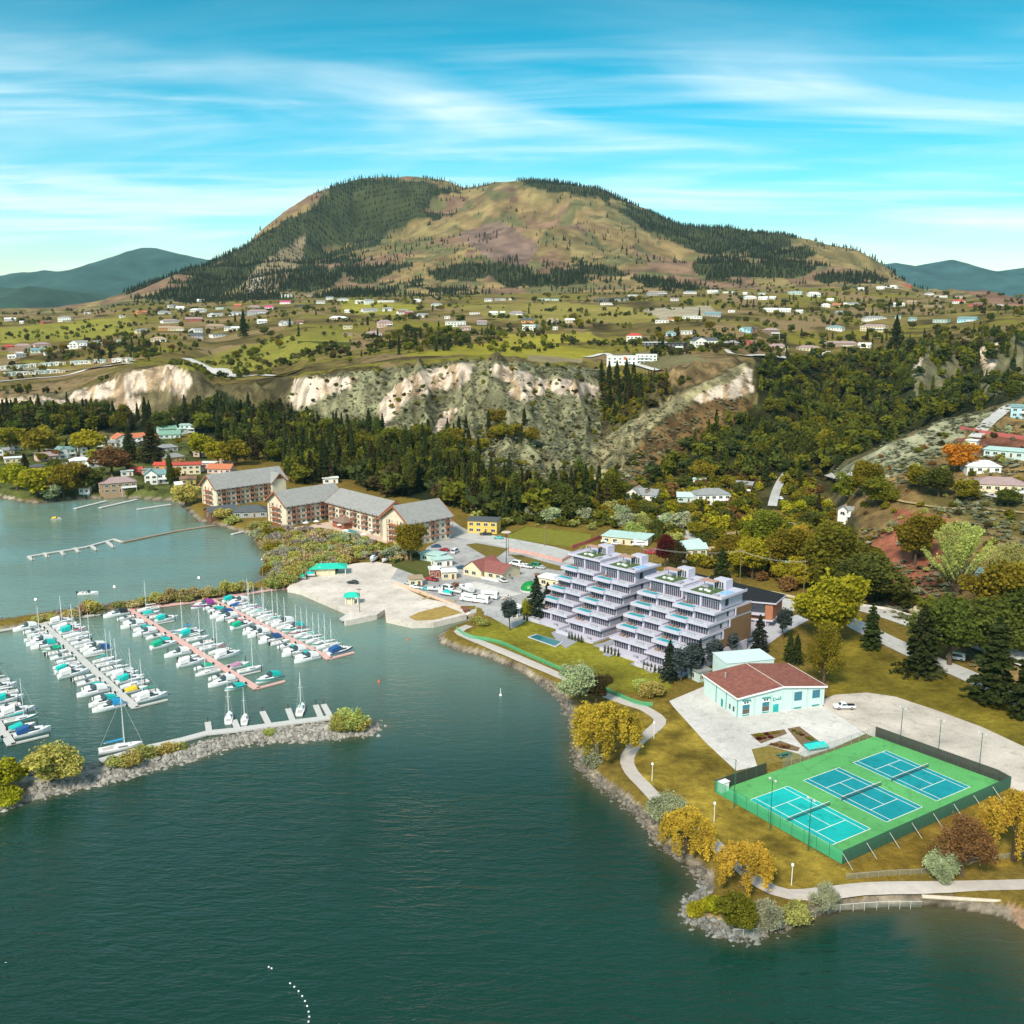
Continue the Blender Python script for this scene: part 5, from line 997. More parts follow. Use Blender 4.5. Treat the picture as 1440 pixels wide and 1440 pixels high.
for s, t_ in ((-238,239.3),(-213,235.4),(-196,233.8),(-178,231)):
    n = 2 if s == -238 else 5; cypress_row(.7*s+.714*t_, -.714*s+.7*t_, n, .7*1.4, -.714*1.4, {-238:'at the left block, left unit',-213:'at the left block, right unit',-196:'at the right block, left unit',-178:'at the right block, right unit'}[s])
# garden pool
mb = MB(); pp = px2([(742,896),(754,892),(792,903),(782,910)], 2.1); mb.prism(pp, 1.9, 2.25); o = mb.build('garden_pool', CW); tag(o, 'long dark garden pool with a white rim on the lawn', 'pool'); c_ = np.mean(pp, 0)
mb = MB(); mb.prism([tuple(c_+(np.array(q)-c_)*np.array((.9,.9))) for q in pp], 2.2, 2.28); mb.build('water', mat('pool_dark', (.03,.16,.17), .08, .1, 1), o)
# brick building with a black roof
bp_ = [un(*p) for p in ((1046,845,11),(1092,849,11),(1106,837,11),(1021,817,11))]; bb = empty('brick_building', (bp_[0][0], bp_[0][1], 2), 0, 'low brick building with a flat black roof behind the right apartment block', 'building'); rel = [(p[0]-bp_[0][0], p[1]-bp_[0][1]) for p in bp_]
rel = rel[:3]+[(rel[3][0]-14, rel[3][1]+16), (rel[0][0]-20, rel[0][1]+12)]
cc_ = np.mean(rel, 0); sh = lambda f: [tuple(cc_+(np.array(q)-cc_)*f) for q in rel]
mb = MB(); mb.prism(sh(.93), 2.8, 8.6); mb.build('wall', mat('red_brick', (.38,.16,.09), .9, .15, 1.2), bb); mb = MB(); mb.prism(sh(1.0), 8.6, 9.1); mb.prism(sh(.97), -.5, 0); mb.prism(sh(.94), 2.2, 2.8); rb = mb.build('roof_edge', CW, bb); mb = MB(); mb.prism(sh(.985), 9.1, 9.2); mb.build('roof', mat('black_roof', (.012,.013,.016), .9, .2, .3), bb)
mb = MB(); mb.prism(sh(.85), 0, 2.2); mb.build('garage_wall', CS, bb)
fr = np.array(sh(.95)); d = fr[1]-fr[0]; 
for q in range(5):
    p = fr[0]+d*(.08+.17*q); mb = MB(); mb.cyl(p[0], p[1], 0, 2.2, .2); mb.build('column', CW, bb)
mb = MB(); pa = fr[0]+d*.02; pb = fr[0]+d*.72; nrm = np.array((d[1], -d[0]))/np.linalg.norm(d); mb.prism([tuple(pa-nrm*.2), tuple(pb-nrm*.2), tuple(pb+nrm*.12), tuple(pa+nrm*.12)], 5.2, 8.2); mb.build('window', CG, bb)
mb = MB(); mb.prism([tuple(pa), tuple(pb), tuple(pb+nrm*1.6), tuple(pa+nrm*1.6)], 4.6, 5.2); mb.build('balcony', CW, bb)
sheet('driveway', [(1045,912),(1048,880),(1092,868),(1110,868),(1130,862),(1137,872),(1100,892),(1075,910),(1050,925)], mat('pale_drive', (.42,.42,.46), .8, .08, .4), .07)
# ------------------------------------------------------------------ resort hotel
RR = mat('grey_shingle', (.27,.265,.26), .9, .14, .5); CRM = mat('cream_wall', (.66,.58,.45), .8, .1, .4); TMB = mat('red_timber', (.30,.11,.06), .7, .15, 1.5); WFR = mat('window_frame', (.7,.66,.6), .6)
WINM = {}
def wmesh(w, h, gm):
    k = (w, h, gm.name)
    if k not in WINM:
        m = MB(); m.box(-w/2, w/2, -.05, .05, 0, h, 0)
        for a in ((-w/2-.1, -w/2, 0, h), (w/2, w/2+.1, 0, h), (-w/2-.1, w/2+.1, h, h+.12), (-w/2-.1, w/2+.1, -.12, 0)): m.box(a[0], a[1], -.1, .06, a[2], a[3], 1)
        if w > 1: m.box(-.05, .05, -.08, -.051, 0, h, 1)
        WINM[k] = m.mesh('window', [gm, WFR])
    return WINM[k]
def put_win(par, x, y, z, rz, w=1.3, h=1.4, gm=None, nm='window'):
    o = bpy.data.objects.new(nm, wmesh(w, h, gm or GLS)); o.location = (x, y, z); o.rotation_euler = (0, 0, rz); return link(o, par)
def wing(par, ox, oy, rz, Lx, D, E, R, n, sides=('front',), bal=True, ends=True, hipr=0):
    """gabled wing in the parent's frame: origin at front-left corner, x along the front"""
    c, s = cos(rz), sin(rz)
    def T(x, y): return ox+x*c-y*s, oy+x*s+y*c
    def pr(vs, fs, nm, mm, p=par):
        m = MB(); m.add([(*T(v[0], v[1]), v[2]) for v in vs], fs); return m.build(nm, mm, p)
    h = D/2
    w = pr([(0,0,-1),(Lx,0,-1),(Lx,D,-1),(0,D,-1),(0,0,E),(Lx,0,E),(Lx,D,E),(0,D,E),(0,h,R-.3),(Lx,h,R-.3)], [(0,1,5,4),(1,2,6,9,5),(2,3,7,6),(3,0,4,8,7)], 'wall', CRM)
    o = 1.4; k = (R-E)/h; ze = E-o*k
    rf = pr([(-o,-o,ze),(Lx+o,-o,ze),(Lx+o-hipr,h,R),(-o+hipr,h,R),(Lx+o,D+o,ze),(-o,D+o,ze)]+[(-o,-o,ze+.4),(Lx+o,-o,ze+.4),(Lx+o-hipr,h,R+.4),(-o+hipr,h,R+.4),(Lx+o,D+o,ze+.4),(-o,D+o,ze+.4)],
       [(6,7,8,9),(9,8,10,11),(0,3,2,1),(3,5,4,2),(0,1,7,6),(4,5,11,10),(1,2,8,7),(2,4,10,8),(0,6,9,3),(3,9,11,5)], 'roof', RR)
    for xs in (-o-.25, Lx+o+.02):
        pr([(xs,-o,ze-.5),(xs,h,R-.5),(xs,D+o,ze-.5),(xs,-o,ze+.5),(xs,h,R+.5),(xs,D+o,ze+.5)]+[(xs+.23,-o,ze-.5),(xs+.23,h,R-.5),(xs+.23,D+o,ze-.5),(xs+.23,-o,ze+.5),(xs+.23,h,R+.5),(xs+.23,D+o,ze+.5)], [(0,1,4,3),(1,2,5,4),(6,9,10,7),(7,10,11,8),(3,4,10,9),(4,5,11,10),(0,6,7,1),(1,7,8,2)], 'gable_trim', TMB)
    fl = E/4; nf = 4
    for i in range(n):
        x = Lx*(i+.5)/n
        for f in range(nf):
            z = f*fl
            if i % 3 == 1 and bal and f:
                m = MB(); b0, b1 = x-1.9, x+1.9
                V = [(*T(b0,-1.6),z+.05),(*T(b1,-1.6),z+.05),(*T(b1,-.02),z+.05),(*T(b0,-.02),z+.05)]; V += [(a, b2, z+.3) for a, b2, _ in V]; m.add(V, [(0,3,2,1),(4,5,6,7),(0,1,5,4),(1,2,6,5),(3,0,4,7)])
                for e0, e1 in (((b0,-1.6),(b1,-1.6)),((b0,-1.6),(b0,-.1)),((b1,-1.6),(b1,-.1))): m.tube((*T(*e0), z+1.2), (*T(*e1), z+1.2), .08, n=4)
                for q in range(6): m.tube((*T(b0+3.8*q/5,-1.6), z+.3), (*T(b0+3.8*q/5,-1.6), z+(1.2 if q not in (0, 5) else fl)), .06 if q not in (0, 5) else .12, n=4)
                m.build('balcony', TMB, par); put_win(par, *T(x, -.04), z+.4, rz, 2.2, 2.0, nm='balcony_door')
            else: put_win(par, *T(x, -.04), z+.9, rz, 1.6, 1.5)
        if i % 3 == 1 and bal:
            pass
    for q in ((D*.28, 1), (D*.72, 1)):
        for f in range(nf):
            put_win(par, *T(-.04, q[0]), f*fl+.9, rz-pi/2); put_win(par, *T(Lx+.04, q[0]), f*fl+.9, rz+pi/2)
    m = MB(); V = [(*T(-.06,-.06),fl*1.0),(*T(Lx+.06,-.06),fl*1.0)]; 
    m.add([(*T(-.08,-.1),fl-.15),(*T(Lx+.08,-.1),fl-.15),(*T(Lx+.08,-.1),fl+.1),(*T(-.08,-.1),fl+.1),(*T(-.08,-.003),fl-.15),(*T(Lx+.08,-.003),fl-.15),(*T(Lx+.08,-.003),fl+.1),(*T(-.08,-.003),fl+.1)], [(0,1,2,3),(3,2,6,7),(0,4,5,1)]); m.build('timber_band', TMB, par)
    # gable bay on the left end: stacked balconies under a red timber truss
    for f in range(nf):
        m = MB(); z = f*fl; V = [(*T(-2,D*.3),z),(*T(0,D*.3),z),(*T(0,D*.7),z),(*T(-2,D*.7),z)]; V += [(a, b2, z+.3) for a, b2, _ in V]; m.add(V, [(0,3,2,1),(4,5,6,7),(0,1,5,4),(2,3,7,6),(3,0,4,7)])
        for q in (.3, .5, .7): m.tube((*T(-1.9,D*q), z), (*T(-1.9,D*q), z+fl), .16, n=4)
        m.tube((*T(-1.9,D*.3), z+1.2), (*T(-1.9,D*.7), z+1.2), .1, n=4); m.build('gable_balcony', TMB, par)
    return T
r1 = empty('hotel_wing', (-161.5, 535.2, 2.8), radians(44), 'upper left timber trimmed resort block with a long grey gable roof and red balconies', 'hotel', 'resort hotel buildings')
T = wing(r1, 0, 0, 0, 43, 17, 11.2, 17.4, 15)
def cross_gable(par, T, x0, x1, y0, R, E):
    """front-facing gable with its own roof"""
    xm = (x0+x1)/2; m = MB(); m.add([(*T(x0,y0),-1),(*T(x1,y0),-1),(*T(x1,0),-1),(*T(x0,0),-1),(*T(x0,y0),E),(*T(x1,y0),E),(*T(xm,y0),R-.3),(*T(x1,0),E),(*T(x0,0),E)], [(0,1,5,6,4),(1,2,7,5),(3,0,4,8)]); m.build('wall', CRM, par)
    o = 1.0; k = (R-E)/((x1-x0)/2); ze = E-o*k; m = MB()
    m.add([(*T(x0-o,y0-o),ze),(*T(xm,y0-o),R),(*T(xm,8),R),(*T(x0-o,8),ze),(*T(x1+o,y0-o),ze),(*T(x1+o,8),ze)], [(0,1,2,3),(1,4,5,2)]); m.build('roof', RR, par)
    m = MB(); m.add([(*T(x0-o,y0-o-.15),ze-.6),(*T(xm,y0-o-.15),R-.6),(*T(x1+o,y0-o-.15),ze-.6),(*T(x1+o,y0-o-.15),ze+.15),(*T(xm,y0-o-.15),R+.15),(*T(x0-o,y0-o-.15),ze+.15)], [(0,1,4,5),(1,2,3,4)]); m.build('gable_trim', TMB, par)
    m = MB(); m.add([(*T(xm-3,y0-.1),R-3.4),(*T(xm+3,y0-.1),R-3.4),(*T(xm,y0-.1),R-.7)], [(0,1,2)]); m.build('gable_panel', TMB, par)
cross_gable(r1, T, 33, 42, -2.5, 15.7, 11.2)
r2 = empty('resort_hotel', (-112, 492.5, 2.2), 0, 'large timber trimmed resort hotel with grey roofs, its wings folded round a courtyard', 'hotel', 'resort hotel buildings')
rot = radians(44)
def rel2(x, y): return x+112, y-492.5
T2 = wing(r2, *rel2(-113.5, 490.5), rot, 34, 18, 11.0, 16.8, 12)
# wing 3 faces the lake across the court (its front runs back-left to front-right)
T3 = wing(r2, *rel2(-94.5, 502.5), radians(-48), 46, 17, 11.0, 16.2, 14)
T4 = wing(r2, *rel2(-47.5, 447.0), rot, 25, 20, 11.4, 17.8, 8, bal=True)
mb = MB(); mb.box(-4, 4, -5, 5, 0, 3.6); mb.add([(-5,-6,3.6),(5,-6,3.6),(5,6,3.6),(-5,6,3.6),(0,0,6.2)], [(0,1,4),(1,2,4),(2,3,4),(3,0,4),(0,3,2,1)], 1); o = mb.build('pool_pavilion', [TMB, mat('brown_shingle', (.22,.15,.12), .9, .2, 1)]); o.location = (-84, 489, 2.2); o.rotation_euler = (0, 0, rot); tag(o, 'brown hipped pavilion in the resort courtyard', 'pavilion')
# ------------------------------------------------------------------ marina
DK = mat('grey_decking', (.50,.49,.48), .85, .12, 1.5); DKR = mat('pink_decking', (.62,.38,.35), .85, .12, 1.5); PILE = mat('dark_pile', (.07,.06,.05), .9, .2, 2)
HULLW = mat('gelcoat_white', (.76,.76,.79), .3, .04, 1, 0, .5); DECKW = mat('deck_cream', (.74,.73,.72), .6, .06, 1.5); ALU = mat('mast_aluminium', (.75,.76,.78), .35, .05, 1, .2)
CV = {'t': ('turquoise', (.01,.45,.42)), 'g': ('green', (.01,.38,.22)), 'b': ('navy', (.02,.09,.26)), 'u': ('blue', (.02,.28,.55)), 'w': ('white', (.78,.77,.78)), 'p': ('purple', (.36,.05,.30)), 'r': ('crimson', (.50,.05,.10)), 'y': ('yellow', (.75,.48,.02)), 'k': ('black', (.03,.03,.035)), 'm': ('mauve', (.42,.22,.32))}
def canvas(c): return mat('canvas_'+CV[c][0].replace(' ', '_'), CV[c][1], .7, .12, 1.5)
def hull_mesh(Lh, Bh, g0, g1, stripe=None):
    m = MB(); n = 9; V = []
    for i in range(n):
        t = i/(n-1); y = -Lh/2+Lh*t; b = Bh/2*(.82+.18*min(1, t*3))*(1-max(0, (t-.4)/.6)**2.3)+.02; g = g0+(g1-g0)*t*t
        V += [(-b,y,g), (-b*.93,y,g*.45), (-b*.72,y,-.05), (0,y,-.35+.3*max(0,t-.7)), (b*.72,y,-.05), (b*.93,y,g*.45), (b,y,g)]
    F_ = []; M_ = []
    for i in range(n-1):
        for j in range(6): a = i*7+j; F_.append((a, a+7, a+8, a+1)); M_.append(1 if (stripe and j in (0, 5)) else 0)
    F_.append((0,1,2,3,4,5,6)); M_.append(0)
    o = len(m.v); m.v += V; m.f += F_; m.m += M_
    top = [V[i*7] for i in range(n)]+[V[i*7+6] for i in range(n-1, -1, -1)]; top = [(x*.93, y*.985, z-.08) for x, y, z in top]
    return m, top
def boat_proto(kind, c, v=0):
    rng = random.Random(hash_(kind+c)+v)
    if kind == 's': nm, Lh, Bh, g = 'sailboat', 7.8, 2.5, (.75, 1.0)
    elif kind == 'm': nm, Lh, Bh, g = 'motorboat', 6.4, 2.4, (.7, .95)
    else: nm, Lh, Bh, g = 'cabin_cruiser', 8.6, 2.9, (1.0, 1.35)
    t = empty(nm, (0,0,0)); COLR = canvas(c); HB = mat('hull_'+CV[c][0].replace(' ', '_'), tuple(.5*a+.1 for a in CV[c][1]), .4)
    m, top = hull_mesh(Lh, Bh, *g, stripe=(v % 3 == 2 and c != 'w')); m.build('hull', [HULLW, HB], t)
    m = MB(); m.add(top, [tuple(range(len(top)))]); m.build('deck', DECKW, t); G0 = g[0]
    def cabin(y0, y1, w0, w1, h, nm='cabin', mm=HULLW, tp=.78): 
        m = MB(); z = G0-.1; m.add([(-w0/2,y0,z),(w0/2,y0,z),(w1/2,y1,z),(-w1/2,y1,z),(-w0/2*tp,y0+.1,z+h),(w0/2*tp,y0+.1,z+h),(w1/2*tp,y1-.5,z+h*.75),(-w1/2*tp,y1-.5,z+h*.75)], [(4,5,6,7),(0,1,5,4),(1,2,6,5),(2,3,7,6),(3,0,4,7)]); return m.build(nm, mm, t)
    if kind == 's':
        cb = cabin(-.9, 2.2, 1.7, 1.0, .6); m = MB(); [m.box(s*.83-.03, s*.83+.03, -.5, 1.2, G0+.12, G0+.3) for s in (-1, 1)]; m.build('window', GLS, cb)
        m = MB(); m.tube((0,.7,G0), (0,.7,11.0), .11, .07, 6); m.tube((-.7,.7,6.6), (.7,.7,6.6), .035, n=4); m.build('mast', ALU, t)
        m = MB(); m.tube((0,.6,1.95), (0,-2.9,1.85), .07, n=5); m.build('boom', ALU, t); m = MB(); m.tube((0,.55,2.12), (0,-2.7,1.98), .2, .13, 6); m.build('sail_cover', COLR, t)
        m = MB(); m.tube((0,.7,10), (0,3.8,1.0), .02, n=3); m.tube((0,.7,10), (0,-3.8,.8), .02, n=3); [m.tube((s*1.15,.4,.8), (0,.7,9.8), .015, n=3) for s in (-1, 1)]; m.build('rigging', ALU, t)
        m = MB(); m.box(-.6, .6, -3.2, -1.2, G0-.09, G0-.02); m.build('cockpit', mat('cockpit_floor', (.45,.42,.40), .8), t)
    elif kind == 'm':
        cabin(.2, 2.4, 1.8, .9, .35, 'foredeck'); m = MB(); m.add([(-1,.3,G0+.1),(1,.3,G0+.1),(.85,-.05,G0+.75),(-.85,-.05,G0+.75),(-.8,.9,G0+.15),(.8,.9,G0+.15)], [(0,1,2,3),(4,3,2,5),(0,3,4),(1,5,2)]); m.build('windshield', GLS, t)
        if c != 'w':
            m = MB(); m.add([(-1.05,-2.9,G0+.05),(1.05,-2.9,G0+.05),(1.1,.2,G0+.1),(-1.1,.2,G0+.1),(-.75,-2.7,G0+.5),(.75,-2.7,G0+.5),(.85,0,G0+.95),(-.85,0,G0+.95)], [(4,5,6,7),(0,1,5,4),(1,2,6,5),(2,3,7,6),(3,0,4,7)]); m.build('canvas_cover', COLR, t)
        else:
            for q in (-1.9, -.7): m = MB(); m.box(-.8, .8, q-.25, q+.25, G0-.1, G0+.3); m.build('seat', mat('boat_seat', (.55,.5,.48), .7), t)
        m = MB(); m.box(-.2, .2, -3.65, -3.15, .1, 1.25); m.build('outboard_motor', mat('motor_black', (.03,.03,.03), .4), t)
    else:
        cb = cabin(-1.2, 3.0, 2.3, 1.1, 1.0); m = MB()
        for s in (-1, 1): m.add([(s*1.06,-.8,G0+.3),(s*.78,1.6,G0+.25),(s*.72,1.5,G0+.6),(s*.98,-.8,G0+.7)], [(0,1,2,3)])
        m.build('window', GLS, cb)
        m = MB(); m.add([(-1.1,-.6,G0+.9),(1.1,-.6,G0+.9),(.9,.5,G0+.8),(-.9,.5,G0+.8),(-.9,-.9,G0+1.6),(.9,-.9,G0+1.6)], [(3,2,5,4),(0,3,4),(2,1,5)]); m.build('windshield', GLS, t)
        m = MB(); m.add([(-1.15,-3.6,G0+1.1),(1.15,-3.6,G0+1.1),(1.05,-.8,G0+1.7),(-1.05,-.8,G0+1.7),(-1.2,-3.7,G0+.1),(1.2,-3.7,G0+.1),(1.15,-.9,G0+.3),(-1.15,-.9,G0+.3)], [(0,1,2,3),(4,5,1,0),(5,6,2,1),(7,4,0,3)]); m.build('canopy', COLR, t)
        m = MB(); [m.tube((s*.9,3.6,1.2), (s*.9,3.6,1.9), .03, n=3) or m.tube((s*1.3,.5,1.1), (s*1.3,.5,1.75), .03, n=3) or m.tube((s*1.3,.5,1.75), (s*.3,4.1,2.0), .03, n=3) for s in (-1, 1)]; m.build('bow_rail', ALU, t)
    return t
BP = {}; BLAB = {}
TYPEW = {'s': 'sailboat', 'm': 'motorboat', 'c': 'cabin cruiser'}; COVW = {'s': 'sail cover', 'm': 'canvas cover', 'c': 'canopy'}
def boat(kind, c, x, y, rz, lab, sc=1., group='boats moored in the marina', z=0):
    v = random.randrange(3); key = kind+c+str(v)
    if key not in BP: BP[key] = o = boat_proto(kind, c, v)
    else: o = copy_tree(BP[key])
    o.location = (x, y, z); o.rotation_euler = (0, 0, rz); o.scale = (sc, sc, sc)
    l = 'white open motorboat' if (kind == 'm' and c == 'w') else 'white '+TYPEW[kind]+' with '+CV[c][0]+' '+COVW[kind]
    return tag(o, l+' '+lab, 'boat', group)
FA = radians(38); fx, fy = cos(FA), sin(FA)
def pier(p0, p1, left, right, mm, nm, lf=7.5):
    p0 = np.array(p0); p1 = np.array(p1); d = p1-p0; L_ = np.linalg.norm(d); d /= L_; ang = math.atan2(d[1], d[0])
    t = empty('pier', (*p0, 0), ang, nm+' floating pier with finger docks in the marina', 'pier', 'marina piers'); m = MB(); m.box(0, L_, -1.1, 1.1, .15, .5); m.build('deck', mm, t)
    f = np.array((fx, fy)); cz, sz = cos(-ang), sin(-ang)
    def loc(p): q = np.array(p)-p0; return q[0]*cz-q[1]*sz, q[0]*sz+q[1]*cz
    for side, seq, word in ((-1, left, 'left'), (1, right, 'right')):
        n = len(seq); k = 0
        for i, code in enumerate(seq):
            s = L_*(.03+.95*(i+.5)/n)
            if i % 2 == 0:
                sf = L_*(.03+.95*i/n)
                if i: a = p0+d*sf; b_ = a+f*side*lf; la, lb = loc(a), loc(b_); mm2 = MB(); mm2.add([(la[0]-.4,la[1],.42),(la[0]+.4,la[1],.42),(lb[0]+.35,lb[1],.42),(lb[0]-.35,lb[1],.42),(la[0]-.4,la[1],.15),(la[0]+.4,la[1],.15),(lb[0]+.35,lb[1],.15),(lb[0]-.35,lb[1],.15)], [(0,1,2,3) if side < 0 else (3,2,1,0),(0,4,5,1),(1,5,6,2),(2,6,7,3),(3,7,4,0)]); mm2.build('finger_dock', DK, t); mp_ = MB(); mp_.cyl(lb[0], lb[1]+(.4 if side > 0 else -.4), -3, 2.2, .13, n=6); mp_.build('piling', PILE, t)
            if code == '--': continue
            kd, c = code; off = {'s': 5.6, 'm': 4.6, 'c': 6.0}[kd]; sc = random.uniform(.94, 1.08); c_ = p0+d*s+f*side*off
            out_ = random.random() < (.75 if kd != 's' else .5); rz = math.atan2(fy*side, fx*side)-pi/2+(0 if out_ else pi)
            boat(kd, c, c_[0], c_[1], rz+random.uniform(-.05, .05), ordn(k)+' from breakwater, '+word+' side of '+nm+' pier', sc); k += 1
        a = p0+d*(L_-.6); b_ = a+f*side*(lf+1.5)
        if side > 0: la, lb = loc(a), loc(b_); mm2 = MB(); mm2.box(min(la[0],lb[0])-.1, max(la[0],lb[0])+.6, la[1] if side > 0 else lb[1], lb[1] if side > 0 else la[1], .12, .5); mm2.build('end_dock', mm, t)
def sp(s): return s.split()
pier((-176,300),(-128.2,238), sp('mw mt sw mw cw ct sw ct cw mt'), sp('sw cw sb mt sw cw sw ct mw cw st mt cb'), DK, 'leftmost grey')
pier((-168.6,340.6),(-105.3,262.2), sp('cw mw mw sw cw ct mg mw mw mw sw ct cw mw mw mt cw mw ct cu'), sp('cw sw cw ct sr sw mw sw cw cb -- st sw mw sw cw ct sw my sg cw'), DK, 'long grey')
pier((-143.5,356.5),(-74.9,276.6), sp('ck mw mw cw mt cw mw mt cg -- cw mw cw mg sw mw cw mt'), sp('sw mt mw ct -- -- su ct sw mw sw sr cw -- mm sg -- ct'), DKR, 'middle pink')
pier((-114.5,367),(-58.1,302.1), sp('cp mw mt mw cb cw mw mr cg mw cw cw mw cb mw mw mt cw mt cw'), sp('ct cw mb sw sw sp st sw sw sg cw sw ct sr sw st sw sg sw sw cb'), DKR, 'right pink')
def dock(pts, w, mm, lab, fingers=(), nm='dock', z=.55, world=True, group='docks'):
    o0 = np.array(pts[0]); t = empty(nm, (*o0, 0), 0, lab, 'dock', group); m = MB()
    for i in range(len(pts)-1):
        a = np.array(pts[i])-o0; b_ = np.array(pts[i+1])-o0; d = (b_-a)/np.linalg.norm(b_-a); n_ = np.array((-d[1], d[0]))*w/2; e = 0 if i == 0 else .0; q = [a+n_-d*w*.3*(i > 0), a-n_-d*w*.3*(i > 0), b_-n_, b_+n_]; m.prism([tuple(x) for x in q], z-.4-.002*i, z-.004*i)
    m.build('deck', mm, t)
    for a, b_ in fingers:
        a = np.array(a)-o0; b_ = np.array(b_)-o0; d = (b_-a)/np.linalg.norm(b_-a); n_ = np.array((-d[1], d[0]))*.8; m = MB(); m.prism([tuple(a+n_), tuple(a-n_), tuple(b_-n_), tuple(b_+n_)], z-.42, z-.05); m.build('finger_dock', mm, t); m = MB(); m.cyl(b_[0], b_[1], -3, z+1.2, .14); m.build('piling', PILE, t)
    return t
U = lambda u, v: un(u, v, .5)
dock([U(469,1008),(U(420,1014)),U(375,1020),U(330,1026),U(292,1030),U(255,1040),U(210,1050),U(141,1069)], 2.6, DK, 'long crooked floating walkway inside the near breakwater', [(U(294,1028),U(292,1015)),(U(334,1024),U(329,1012)),(U(378,1018),U(369,1000)),(U(412,1014),U(405,996)),(U(452,1010),U(444,991)),(U(465,1008),U(455,990))], 'floating_walkway')
up = [U(-60,893),U(0,886),U(60,876),U(150,861),U(182,856.5)]; dock(up, 2.4, CONC, 'grey concrete walkway along the upper breakwater'); up = [U(182,856.5),U(240,850),U(302,842),U(345,834),U(386,828),U(408,826)]; dock(up, 2.4, DKR, 'pink walkway along the right half of the upper breakwater')
dock([U(499,862),U(483,873),U(500,871),U(530,864)], 3, CONC, 'concrete pontoon at the quay corner', z=1.2)
# boats at the near walkway
for k, c, u, v, a, l, s in [('s','u',170,1053,-63,'alone alongside the near walkway',1.35),('s','w',322,1010,12,'left of a pair moored at the near walkway',.95),('s','w',344,1012,12,'right of a pair moored at the near walkway',.85),('s','g',423,998,5,'bow-in at the right end of the near walkway',1.0)]:
    x, y = un(u, v, .3); boat(k, c, x, y, radians(a), l, s)
x, y = un(124, 835, .3); boat('m', 'w', x, y, radians(-80), 'drifting alone above the upper breakwater', 1.2, 'boats out on the lake')
x, y = un(79, 729, .3); boat('m', 'y', x, y, radians(-80), 'anchored alone off the village shore', .8, 'boats out on the lake')
# resort and village docks
dock([U(303,738),U(250,746),U(172,762)], 1.8, mat('weathered_wood', (.30,.23,.17), .9, .2, 1.5), 'long wooden jetty reaching out from the resort shore')
dock([U(172,762),U(160,758),U(120,769),U(40,782)], 1.6, DK, 'zigzag floating breakwater at the end of the resort jetty', [(U(150,761),U(160,769)),(U(128,767),U(136,773)),(U(105,770),U(111,776)),(U(85,774),U(90,780)),(U(62,777),U(67,783)),(U(40,782),U(46,787))])
dock([U(240,709),U(193,716)], 2.4, DK, 'short white dock below the teal roofed cottage', group='village docks'); dock([U(193,702),U(140,714)], 2.4, DK, 'middle white dock off the village beach', group='village docks'); dock([U(150,704),U(105,715)], 2.4, DK, 'leftmost white dock off the village beach', group='village docks')
dock([U(343,747),U(326,751)], 1.6, CONC, 'tiny pale dock beside the resort shrubs')
# ------------------------------------------------------------------ houses
WC = {'w': ('white', (.74,.73,.70)), 'c': ('cream', (.66,.56,.38)), 't': ('tan', (.42,.32,.22)), 'p': ('pinkish', (.62,.42,.36)), 'g': ('grey', (.35,.35,.36)), 'b': ('brown', (.17,.085,.05)), 'k': ('black', (.04,.042,.05)), 'e': ('pale teal', (.48,.60,.58)), 'o': ('orange', (.60,.27,.08)), 'y': ('yellow', (.68,.46,.10)), 'r': ('red', (.42,.07,.05)), 'l': ('light blue', (.35,.58,.68))}
RC = {'w': ('white', (.70,.72,.71)), 'g': ('grey', (.25,.255,.26)), 'd': ('dark grey', (.085,.095,.105)), 't': ('teal grey', (.16,.27,.28)), 'm': ('mauve', (.33,.235,.235)), 'r': ('red', (.48,.07,.05)), 'o': ('terracotta', (.48,.16,.08)), 'b': ('brown', (.22,.13,.09)), 'a': ('tan', (.36,.26,.18)), 'l': ('pale turquoise', (.42,.58,.55)), 'f': ('magenta', (.55,.05,.20)), 'v': ('green', (.18,.32,.25)), 'n': ('deep teal', (.02,.20,.22)), 'q': ('maroon', (.24,.085,.075))}
